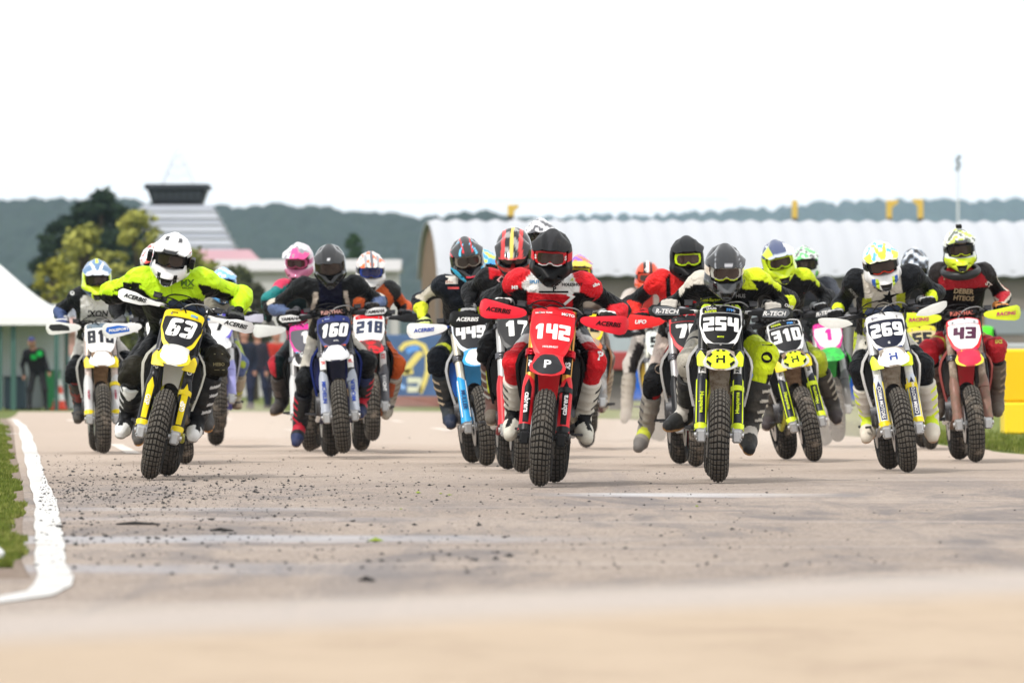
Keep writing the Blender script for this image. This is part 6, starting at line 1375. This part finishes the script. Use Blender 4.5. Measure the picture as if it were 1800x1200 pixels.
rd(num='310', bdz=.03, dh=.115, f=(1432,810), r=(1387,806), gy=811, roll=-10.5, steer=-3, dcol=WH, pback=(.03,.03,.035), pborder=WH, pband=K, ptail=K, shoulders=YEL, fender=(.30,.20,.13), fdirt=.85, beak=(.5,.5,.47), beak2=YL, btext='H', btcol=K, bpatch=K,
   ptexts=[('FFM',.05,.155,.02,(.1,.35,.8)),('NOVA',-.06,.16,.02,YL)], guard=(.03,.035,.05), gedge=YL, foot=YL, gtext='Husqvarna', gtcol=YL, lug=ALU, tube=(.5,.5,.5), ttext='ROYAL', wrap=WH, ttcol=K, shroud=(.72,.72,.70), louvre=K, hg='slim', hgc=K, hgp=(.14,.15,.16), strut=K, hgt='R-TECH', hgtc=WH, pad=K, frame=(.5,.5,.05), dirt=.2,
   label='black and yellow bike with number 310 leaning hard to the left behind bike 254', rlabel='rider with yellow goggles and yellow chin guard on bike 310',
   px=dict(head=(1367,456), elr=(1455,522), ell=(1310,520), kneer=(1435,632), ankr=(1462,705), toer=(1470,742), kneel=(1368,640), ankl=(1358,718), toel=(1350,752), shl=(1335,492), shr=(1412,488)), hrot=(0,2), hroll=-3,
   hbase=(.60,.78,.02), goggle=(.60,.82,.01), lens=(.05,.035,.03), nose=(.6,.85,.01), strap=(.6,.8,.01), hrules=[(lambda e:(e.z>.04), (.05,.07,.16)),(lambda e:(e.z>.04)&(e.n>.2), (.6,.62,.64))], prules=[(lambda e:(e.ax>.05)&(e.x>0), (.7,.7,.72)),(lambda e:(e.ax>.06)&(e.x<0)&(e.b>.3), (.55,.7,.03)),(lambda e:(e.b>.85), (.45,.5,.55))], pbase=(.05,.07,.15),
   base=(.018,.018,.02), rules=[(lambda e:(e.arm>=0)&(e.arm<.42)&(e.rz>-.02)&(e.side>0), (.60,.74,.02)),(lambda e:e.torso&(e.zs>.03)&(e.side>0)&(e.ax>.05), (.6,.74,.02)),(lambda e:(e.leg>.55), (.42,.50,.03)),(lambda e:(e.leg>1.0)&(e.rx>.03), K)],
   decals=[(box_(12,4),1402,519,1,(.5,.03,.05)),('DNC',1423,528,6,WH,10),(disc_,1436,595,8,K)], boot=(.05,.045,.04), boot2=(.4,.37,.3), boot3=(.08,.07,.06), toe=(.06,.05,.05), sole=(.4,.33,.28), glove=K, glove2=LG, bdirt=.4)
rd(num='43', bdz=.05, dh=.108, f=(1716,808), r=(1690,804), gy=812, roll=-4, steer=0, dcol=(.08,.02,.05), pback=WH, pborder=RD, pband=(.6,.62,.65), ptail=(.5,.02,.12), fender=(.45,.02,.03), fdirt=.4, beak=(.72,.65,.05), beak2=(.65,.03,.07), shear=.1,
   guard=(.25,.12,.09), tube=(.42,.33,.26), tubemetal=0, shroud=(.40,.10,.09), louvre=(.06,.05,.045), hg='full', hgc=(.66,.78,.03), strut=K, hgp=(.6,.72,.03), hgt='RACING', hgtc=(.5,.02,.15), pad=K, padtext='RENTHAL', padtcol=(.7,.2,.15), frame=(.2,.12,.08), dirt=.75,
   label='muddy red bike with number 43 at the right end of the pack', rlabel='rider in red and black with neck brace on the muddy bike 43',
   px=dict(head=(1686,436), elr=(1762,520), ell=(1640,520), kneel=(1632,615), kneer=(1752,610), ankl=(1650,700), ankr=(1752,690), toel=(1642,735), toer=(1755,728), shl=(1650,478), shr=(1730,478)), hrot=(0,-2), heady=-.34,
   hbase=(.62,.66,.6), goggle=K, lens=(.05,.035,.03), nose=(.66,.8,.02), topcam=True, strap=K, hrules=[(lambda e:(e.z<-.05)&(e.y<-.06), (.66,.82,.03)),(lambda e:(e.z<-.02)&(e.y>-.06), (.04,.04,.04)),(lambda e:(e.z>.05)&(e.n>.3), (.3,.4,.05))], prules=[(lambda e:(e.n>.3), (.45,.55,.08)),(lambda e:(e.n<-.45), (.1,.12,.08)),(lambda e:(e.b>.9), (.04,.04,.05))], pbase=(.66,.68,.64),
   base=(.42,.02,.03), rules=[(lambda e:(e.arm>=0)&(e.rz<.012), K),(lambda e:(e.arm>=0)&(np.abs(e.rz-.016)<.008), (.7,.62,.5)),(lambda e:e.torso&(e.zs<-.13), K),(lambda e:e.torso&(e.zs>.04), (.5,.55,.05)),(lambda e:(e.leg>.5)&(e.leg<.6), (.42,.42,.05)),(lambda e:(e.leg>1.15)&(e.side>0), (.42,.48,.03)),(lambda e:(e.leg>1.3), (.06,.05,.045)),(lambda e:(e.lab=='sho')&(e.arm<.06), (.06,.05,.05))],
   decals=[('DEBER',1694,512,9,(.45,.36,.22),-3,1),('HTEOS',1694,524,9,(.45,.36,.22),-3,1),('ST',1738,500,8,WH,-40),('IXS',1756,600,7,(.6,.55,.1)),(box_(1.2,11),1660,500,1,(.6,.5,.35))], boot=(.10,.075,.06), boot2=(.25,.19,.14), boot3=(.12,.1,.08), toe=(.12,.1,.08), sole=(.12,.09,.07), glove=K, glove2=(.5,.2,.05), bdirt=.7, brace=True, sdirt=.3)
rd(num='160', bdz=.045, dh=.13, f=(600,806), r=(579,806), gy=806, wheelie=1.6, roll=-2.5, steer=-5, dcol=WH, pback=(.015,.02,.06), pborder=(.02,.03,.14), pband=(.02,.03,.14), ptail=(.55,.10,.02), fender=(.015,.02,.05), fdirt=.1, beak=(.55,.56,.58), beak2=WH, shear=.22, drnd=1.4,
   ptexts=[('Axel',-.05,.165,.016,(.3,.4,.7)),('AIVAL',.01,-.05,.012,WH)], guard=(.36,.39,.45), gtext='MICHELIN', gtcol=(.02,.06,.35), lug=ALU, tube=(.05,.05,.05), ttext='JR', wrap=WH, ttcol=(.7,.03,.03), shroud=(.015,.03,.18), louvre=(.01,.015,.10), hg='slim', hgc=K, hgp=(.70,.70,.70), strut=K, hgt='YAMAHA', hgtc=K, pad=K, padtext='RENTHAL', padtcol=(.75,.4,.35), frame=(.03,.03,.08), dirt=.08,
   label='dark blue bike with number 160 and its front wheel just off the ground', rlabel='rider with plain glossy black helmet and black, cream and navy suit on bike 160',
   px=dict(head=(580,462), ell=(478,540), elr=(668,530), kneel=(536,668), kneer=(646,636), ankl=(528,742), ankr=(636,702), toel=(520,788), toer=(634,730), shl=(532,502), shr=(626,500)), hrot=(-6,10),
   hbase=(.012,.013,.015), goggle=None, lens=(.03,.02,.018), hrules=[(lambda e:(np.abs(e.z+.115-.35*(.09-e.ax))<.0)&(e.y>-.1), WH)], prules=[(lambda e:(np.hypot(e.x,e.y+.19)<.012), (.6,.6,.62))], pbase=(.012,.013,.015), cams=False,
   base=(.018,.02,.022), rules=[(lambda e:e.torso&(e.ax<.095), (.012,.014,.05)),(lambda e:e.torso&(np.abs(e.ax-.125-.25*np.minimum(0,e.zs+.1)*-1)<.018)&(e.zs<-.05), (.52,.45,.38)),(lambda e:(e.arm>.75)&(e.arm<1.0)&(e.rz>0), (.55,.50,.42)),(lambda e:(e.arm>1.1), (.10,.14,.26)),(lambda e:(e.leg>=0)&(e.leg<.8), (.58,.54,.46)),(lambda e:(e.leg>=.05)&(e.leg<.8)&(np.abs(e.rx+.03)<.012), K),(lambda e:(e.leg>1.2), (.012,.016,.03))],
   decals=[('MAISANDES',585,535,11,(.38,.32,.03)),(disc_,524,479,5,(.55,.5,.42)),(disc_,625,479,5,(.55,.5,.42)),([(-1,-1.6),(1,-1.6),(1.1,0),(.7,1.6),(-.7,1.6),(-1.1,0)],516,683,6,(.5,.4,.28)),([(-1,-1.6),(1,-1.6),(1.1,0),(.7,1.6),(-.7,1.6),(-1.1,0)],654,630,6,(.5,.4,.28))],
   boot=(.02,.02,.024), boot2=(.50,.02,.04), boot3=(.03,.03,.03), toe=(.03,.04,.10), bootp=(.45,.02,.04), sole=(.3,.22,.16), glove=K, glove2=(.1,.1,.11))
rd(num='816', f=(182,797), r=(170,795), gy=797, roll=-1, steer=0, dcol=(.04,.045,.06), pback=WH, pborder=WH, pband=(.15,.2,.25), ptail=WH, shoulders=YEL, fender=(.26,.16,.09), fdirt=.85, beak=WH, beak2=(.7,.7,.68), guard=(.55,.55,.55), foot=YEL, gtext='racing', gtcol=(.35,.02,.06), tube=(.5,.42,.38), ttext='///', wrap=(.6,.5,.48), ttcol=LG, shroud=(.55,.56,.54), louvre=(.04,.04,.04), hg='full', hgc=(.70,.70,.68), hgp=(.05,.05,.05), strut=K, pad=K, frame=(.4,.4,.4), dirt=.3, drnd=.7,
   label='white and yellow bike with number 816 at the far left of the pack', rlabel='rider in black and white with blue and yellow helmet on bike 816',
   px=dict(head=(170,487), ell=(106,545), elr=(240,545), kneel=(132,650), kneer=(230,640), ankl=(142,710), ankr=(226,710), toel=(136,738), toer=(232,735), shl=(138,520), shr=(206,520)), hrot=(0,3),
   hbase=(.62,.78,.02), goggle=K, lens=(.05,.04,.035), strap=(.6,.8,.02), hrules=[(lambda e:(e.z<-.08)&(e.ax>.05), (.10,.14,.25)),(lambda e:(e.z>.05), (.14,.24,.42))], prules=[(lambda e:(np.abs(e.ax-.07*(1.1-e.b))<.012), WH),(lambda e:(e.ax<.012)&(e.b<.4), YL),(lambda e:(e.b>.8), (.62,.66,.7))], pbase=(.10,.20,.36),
   base=(.018,.02,.024), rules=[(lambda e:e.torso&(e.ax<.14)&(e.zs<.0)&(e.zs>-.22), WH),(lambda e:(e.arm>.95)&(e.arm<1.15), (.6,.6,.6)),(lambda e:(e.arm>1.15), (.06,.09,.2)),(lambda e:(e.leg>=0)&(e.leg<.7), (.60,.57,.52)),(lambda e:(e.leg>1.4), (.3,.05,.05))],
   decals=[('IXON',172,551,11,K,0,1),(disc_,127,515,4,(.5,.5,.5))], boot=(.04,.045,.05), boot2=(.25,.06,.05), toe=(.06,.055,.05), sole=(.1,.08,.07), glove=(.06,.08,.2), glove2=(.5,.5,.5), slider=True, bdirt=.3)
rd(num='218', f=(654,796), r=(634,796), gy=796, wheelie=4.0, roll=0, steer=-2, dcol=(.03,.04,.08), pback=WH, pborder=WH, pband=RD, ptail=RD, fender=(.10,.02,.02), fdirt=.5, beak=RD, guard=(.08,.08,.09), gtext='SHOWA', gtcol=(.6,.6,.6), tube=(.5,.48,.45), ttext='RR', wrap=(.5,.48,.48), ttcol=(.5,.05,.05), shroud=K, louvre=K, hg='slim', hgc=K, strut=(.55,.55,.55), pad=(.75,.06,.01), frame=(.3,.1,.03), dirt=.3, shear=.1,
   label='black and red bike with number 218 behind the right side of bike 160', rlabel='rider in orange and black suit with white and orange helmet on bike 218',
   px=dict(head=(651,473), ell=(590,530), elr=(712,540), kneer=(697,640), ankr=(684,702), toer=(680,732), shl=(615,510), shr=(686,508)), hrot=(0,8),
   hbase=(.62,.60,.58), goggle=(.02,.05,.3), lens=(.01,.03,.18), strap=K, hrules=[(lambda e:(e.z>.05)&(e.n>.1), (.72,.12,.02)),(lambda e:(e.z<-.06), (.5,.5,.5))], prules=[(lambda e:(e.n>.3), (.72,.12,.02)),(lambda e:(e.ax<.012), (.1,.1,.12)),(lambda e:(np.abs(e.ax-.05)<.01), (.3,.3,.32))],
   base=(.03,.028,.028), rules=[(lambda e:(e.torso)&(e.ax>.05), (.55,.11,.03)),(lambda e:(e.arm>=0)&(e.rx>.01), (.60,.10,.02)),(lambda e:(e.arm>=0)&(e.arm<.2), (.06,.06,.06)),(lambda e:(e.leg>.4), (.55,.10,.02)),(lambda e:(e.leg>=0)&(e.rx<-.03), K),(lambda e:(e.leg>1.5), (.3,.25,.2))],
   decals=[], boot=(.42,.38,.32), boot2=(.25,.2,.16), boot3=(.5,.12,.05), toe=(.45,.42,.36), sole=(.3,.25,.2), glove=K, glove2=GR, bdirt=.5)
rd(num='1', f=(545,793), r=(552,793), gy=793, roll=-3, steer=0, dcol=WH, pback=(.1,.1,.12), pborder=PK, pband=PK, ptail=(.05,.4,.65), fender=K, beak=WH, guard=(.6,.6,.6), shroud=K, louvre=K, hg='full', hgc=(.66,.68,.66), strut=K, pad=K, frame=(.1,.1,.1), dirt=.2, tube=(.3,.3,.3), far=True,
   label='pink and white plated bike half hidden behind the left side of bike 160', rlabel='rider in teal and black with pink and white helmet, left of the plain black helmet',
   px=dict(head=(526,457), ell=(472,525), elr=(590,530), kneel=(487,640), ankl=(496,702), toel=(482,724), shl=(496,505), shr=(560,505)), hrot=(-12,4), hroll=4,
   hbase=(.66,.55,.60), goggle=(.5,.08,.2), lens=(.08,.04,.05), strap=(.5,.1,.25), hrules=[(lambda e:(e.z<-.04), (.50,.16,.28))], prules=[(lambda e:(e.x>-.03)&(e.b>.5), (.7,.06,.25)),(lambda e:(e.n>.5), (.25,.25,.28))], pbase=(.72,.70,.72),
   base=(.02,.05,.055), rules=[(lambda e:(e.arm>=0)&(e.rz>-.01), (.02,.22,.22)),(lambda e:(e.arm>=0)&(e.arm<.4)&(e.rz>.03), (.65,.05,.12)),(lambda e:(e.torso)&(e.zs<-.2), (.50,.02,.10)),(lambda e:(e.leg>=0)&(e.leg<.9)&(e.rx<.0), (.04,.05,.05)),(lambda e:(e.leg>.9)&(e.leg<1.1)&(e.rx>.02), (.6,.03,.05)),(lambda e:(e.leg>1.1), (.05,.045,.04))],
   decals=[], boot=(.045,.04,.038), boot2=(.12,.1,.09), toe=(.07,.06,.055), sole=(.4,.28,.15), glove=(.3,.3,.28), glove2=K, bdirt=.4, wheelie=0)
rd(num='7', f=(386,786), r=(378,786), gy=786, wheelie=6.0, roll=0, steer=0, dcol=K, pback=WH, pborder=(.12,.10,.5), pband=(.12,.10,.5), fender=(.5,.5,.52), beak=WH, guard=(.3,.3,.6), shroud=(.5,.5,.6), louvre=K, hg='slim', hgc=(.5,.5,.6), strut=K, pad=K, frame=(.1,.1,.4), dirt=.2, tube=(.5,.5,.5), far=True,
   label='purple and white bike hidden behind the right side of bike 63', rlabel='rider with light blue helmet and yellow knee, partly hidden by the fluorescent jacket',
   px=dict(head=(392,500), ell=(330,545), elr=(428,550), kneer=(423,640), ankr=(412,700), toer=(418,712), shl=(360,530), shr=(415,532)),
   hbase=(.10,.35,.70), goggle=K, lens=(.05,.04,.035), strap=K, prules=[(lambda e:(e.n>.3), WH)], pbase=(.15,.4,.75), base=(.30,.28,.22), rules=[(lambda e:(e.arm>1.0), (.5,.66,.03)),(lambda e:(e.leg>.3)&(e.leg<1.1), (.38,.48,.06)),(lambda e:(e.leg>.3)&(e.leg<1.1)&(e.n>.3), (.10,.14,.3)),(lambda e:(e.leg>1.0)&(e.leg<1.12)&(e.rx>.03), (.6,.75,.02))],
   decals=[], boot=(.30,.26,.18), boot2=(.5,.5,.1), toe=(.36,.30,.22), sole=(.2,.15,.1), glove=K, glove2=GR, bdirt=.6)
rd(num='5', f=(328,815), r=(312,812), gy=815, roll=-9, steer=2, dcol=K, pback=WH, pborder=WH, fender=(.5,.5,.52), beak=WH, guard=(.3,.3,.3), shroud=(.5,.5,.6), louvre=K, hg='full', hgc=(.72,.72,.72), hgp=(.02,.12,.5), strut=K, hgt='POLISPORT', hgtc=WH, pad=K, frame=(.1,.1,.1), dirt=.2, tube=(.5,.5,.5), far=True,
   label='bike with blue and white hand guard hidden behind the left side of bike 63', rlabel='rider in black with red and white helmet, hidden behind the rider in the fluorescent jacket',
   px=dict(head=(276,464), ell=(205,540), elr=(330,540), kneel=(226,650), ankl=(244,742), toel=(242,778), ankr=(360,722), toer=(366,752), kneer=(350,640), shl=(232,500), shr=(300,500)),
   hbase=(.7,.66,.64), goggle=K, lens=(.05,.04,.035), strap=K, prules=[(lambda e:(e.n>.2), (.6,.04,.03))], pbase=(.7,.7,.68), base=(.02,.02,.022), rules=[], hroll=-4,
   decals=[], boot=(.05,.05,.05), boot2=(.1,.1,.1), toe=(.07,.065,.06), sole=(.5,.22,.04), glove=(.08,.08,.08), glove2=GR, bdirt=.4)
rd(num='11', f=(938,806), r=(932,806), gy=806, roll=0, steer=0, wheelie=3, rise=.15, dcol=K, pback=WH, pborder=WH, fender=K, beak=K, guard=K, shroud=K, louvre=K, hg='full', hgc=K, strut=K, pad=K, frame=(.1,.1,.1), dirt=.2, tube=(.3,.3,.3), far=True,
   label='dark bike entirely behind the red leading bike, only slivers showing', rlabel='rider with white and black patterned helmet rising above the leader, directly behind him',
   px=dict(head=(950,418), ell=(900,500), elr=(1000,500), shl=(915,475), shr=(985,475)), heady=-.30,
   hbase=(.68,.68,.68), goggle=K, lens=(.05,.04,.035), strap=K, hrules=[(lambda e:(e.n>.25), (.06,.06,.07))], prules=[(lambda e:(e.n>.2), (.06,.06,.07))], pbase=(.68,.68,.70), base=(.03,.03,.03), rules=[],
   decals=[], boot=K, glove=K, glove2=GR)
rd(num='22', f=(1037,790), r=(1031,790), gy=790, roll=0, steer=0, wheelie=5, rise=.15, dcol=K, pback=(.5,.4,.2), pborder=YEL, fender=(.3,.2,.15), beak=OR, guard=(.3,.3,.3), shroud=(.4,.2,.1), louvre=K, hg='slim', hgc=K, strut=K, pad=K, frame=(.2,.1,.1), dirt=.6, tube=(.4,.35,.3), far=True,
   label='dusty bike behind the right side of the red leading bike', rlabel='rider with purple and orange helmet and dusty brown leathers, right behind the leader',
   px=dict(head=(1018,478), ell=(975,545), elr=(1062,548), kneer=(1066,632), ankr=(1062,690), toer=(1058,722), shl=(990,515), shr=(1045,515)), heady=-.25,
   hbase=(.25,.06,.42), goggle=YEL, lens=(.05,.04,.035), strap=K, hrules=[(lambda e:(e.n>.2), (.7,.15,.04))], prules=[(lambda e:(e.n>.1), (.7,.15,.04)),(lambda e:(e.b>.7), (.6,.55,.05))], pbase=(.22,.06,.45), base=(.16,.12,.10), rules=[(lambda e:(e.n>.35), (.40,.34,.28)),(lambda e:(e.leg>=0)&(e.leg<.4), (.4,.36,.32))],
   decals=[], boot=(.40,.33,.25), boot2=(.2,.16,.12), toe=(.42,.36,.28), sole=(.3,.25,.2), glove=(.3,.3,.3), glove2=GR, bdirt=.7)
rd(num='58', f=(1160,775), r=(1152,775), gy=775, roll=0, steer=0, wheelie=0, rise=.22, dcol=K, pback=(.55,.6,.58), pborder=(.6,.62,.6), fender=(.6,.58,.5), beak=WH, guard=(.3,.3,.3), shroud=(.5,.5,.5), louvre=(.6,.4,.05), hg='slim', hgc=K, strut=K, pad=K, frame=(.5,.3,.03), dirt=.4, tube=(.4,.4,.35), far=True,
   label='distant pale bike between the red leader and bike 78', rlabel='rider in dusty white leathers with red and white striped helmet, between bikes 142 and 78',
   px=dict(head=(1138,485), ell=(1082,545), elr=(1180,545), kneel=(1108,640), ankl=(1102,708), toel=(1092,748), shl=(1108,520), shr=(1165,522)), heady=-.1,
   hbase=(.66,.07,.02), goggle=(.6,.05,.02), lens=(.05,.04,.035), strap=K, hrules=[(lambda e:(e.ax<.014), WH),(lambda e:(np.abs(e.ax-.03)<.014)&(e.z>.0), K)], peak=False, base=(.50,.46,.42), rules=[(lambda e:(e.arm>=0)&(e.n>.3), (.25,.22,.2)),(lambda e:(e.torso)&(e.ax<.06), (.5,.05,.04)),(lambda e:(e.leg>.5)&(e.leg<1.1)&(e.rx<.01), (.06,.05,.05)),(lambda e:(e.leg>1.4), (.35,.31,.27))],
   decals=[], boot=(.34,.30,.25), boot2=(.2,.18,.15), toe=(.30,.26,.22), sole=(.25,.2,.16), glove=K, glove2=GR, bdirt=.8)
rd(num='1', f=(1470,786), r=(1448,786), gy=786, roll=-4, steer=0, wheelie=2, dcol=PK, pback=WH, pborder=PK, pband=PK, fender=(.05,.4,.08), beak=GN, guard=(.1,.1,.1), shroud=(.08,.50,.08), louvre=K, hg='slim', hgc=K, strut=K, pad=K, frame=(.05,.3,.05), dirt=.2, tube=(.3,.3,.3), far=True,
   label='green framed bike with pink plate directly behind bike 310', rlabel='rider with green and white helmet and white trousers behind the rider of bike 310',
   px=dict(head=(1415,462), ell=(1390,525), elr=(1480,525), kneer=(1474,622), ankr=(1480,688), toer=(1484,728), shl=(1395,500), shr=(1455,500)),
   hbase=(.66,.70,.66), goggle=K, lens=(.05,.04,.035), strap=K, hrules=[(lambda e:(e.n>.2), (.10,.5,.12))], prules=[(lambda e:(e.n>.15), (.12,.55,.15)),(lambda e:(e.n<-.5), (.1,.1,.1))], pbase=(.70,.74,.70), base=(.05,.055,.07), rules=[(lambda e:(e.leg>=0)&(e.leg<.55), (.62,.6,.56)),(lambda e:(e.leg>.2)&(e.leg<.4), (.6,.06,.10))],
   decals=[], boot=(.40,.40,.38), boot2=(.05,.05,.05), boot3=(.5,.5,.5), toe=(.5,.5,.48), sole=(.2,.2,.2), glove=K, glove2=GR, bdirt=.3)
rd(num='55', f=(1637,790), r=(1626,790), gy=790, roll=-4, steer=0, dcol=(.03,.03,.04), pback=(.55,.46,.25), pborder=(.5,.42,.06), pband=(.7,.62,.04), ptail=(.7,.1,.2), fender=(.5,.3,.05), beak=YEL, guard=(.1,.1,.1), shroud=(.5,.4,.05), louvre=K, hg='full', hgc=(.66,.66,.03), hgp=(.5,.04,.08), strut=K, pad=K, frame=(.1,.1,.1), dirt=.3, tube=(.3,.3,.3), far=True,
   label='yellow plated bike with digits 55 between bikes 269 and 43', rlabel='rider with grey camouflage patterned helmet between the riders of bikes 269 and 43',
   px=dict(head=(1608,465), ell=(1560,530), elr=(1665,535), kneel=(1600,640), shl=(1582,505), shr=(1642,500)), hrot=(0,16),
   hbase=(.20,.24,.30), goggle=K, lens=(.05,.04,.035), strap=K, hrules=[(lambda e:(e.n>.2), (.6,.64,.68)),(lambda e:(e.n<-.4), K)], prules=[(lambda e:(e.n>.3), (.6,.64,.68)),(lambda e:(e.n<-.3), K)], pbase=(.16,.19,.24), base=(.05,.05,.055), rules=[(lambda e:(e.arm>=0)&(e.n>.5), (.45,.36,.25)),(lambda e:(e.leg>=0), (.10,.05,.05))],
   decals=[], boot=(.08,.07,.06), boot2=(.15,.12,.1), toe=(.1,.09,.08), sole=(.1,.08,.07), glove=(.05,.08,.3), glove2=K, bdirt=.5)
rd(num='9', f=(866,795), r=(860,795), gy=795, roll=0, steer=0, dcol=K, pback=WH, pborder=WH, fender=(.05,.2,.5), beak=SB, guard=(.1,.1,.1), shroud=(.05,.2,.5), louvre=K, hg='full', hgc=K, strut=K, pad=K, frame=(.1,.1,.1), dirt=.3, tube=(.3,.3,.3), far=True,
   label='blue bike almost entirely hidden between bike 449 and the black bike', rlabel='rider with blue and yellow helmet peeping out behind the rider of bike 449',
   px=dict(head=(852,470), ell=(815,540), elr=(900,540), shl=(830,510), shr=(880,510)),
   hbase=(.03,.22,.65), goggle=K, lens=(.05,.04,.035), strap=K, hrules=[(lambda e:(e.n>.3), (.6,.72,.05))], prules=[(lambda e:(e.n>.2), (.6,.72,.05))], pbase=(.04,.3,.7), base=(.03,.05,.05), rules=[],
   decals=[], boot=K, glove=K, glove2=GR)
ONLY = None
for i, s in enumerate(R):
    if ONLY and s['num'] not in ONLY: continue
    s['seed'] = i*1.7
    b_, M_, S_ = build_bike(s); build_rider(s, b_, M_, S_)
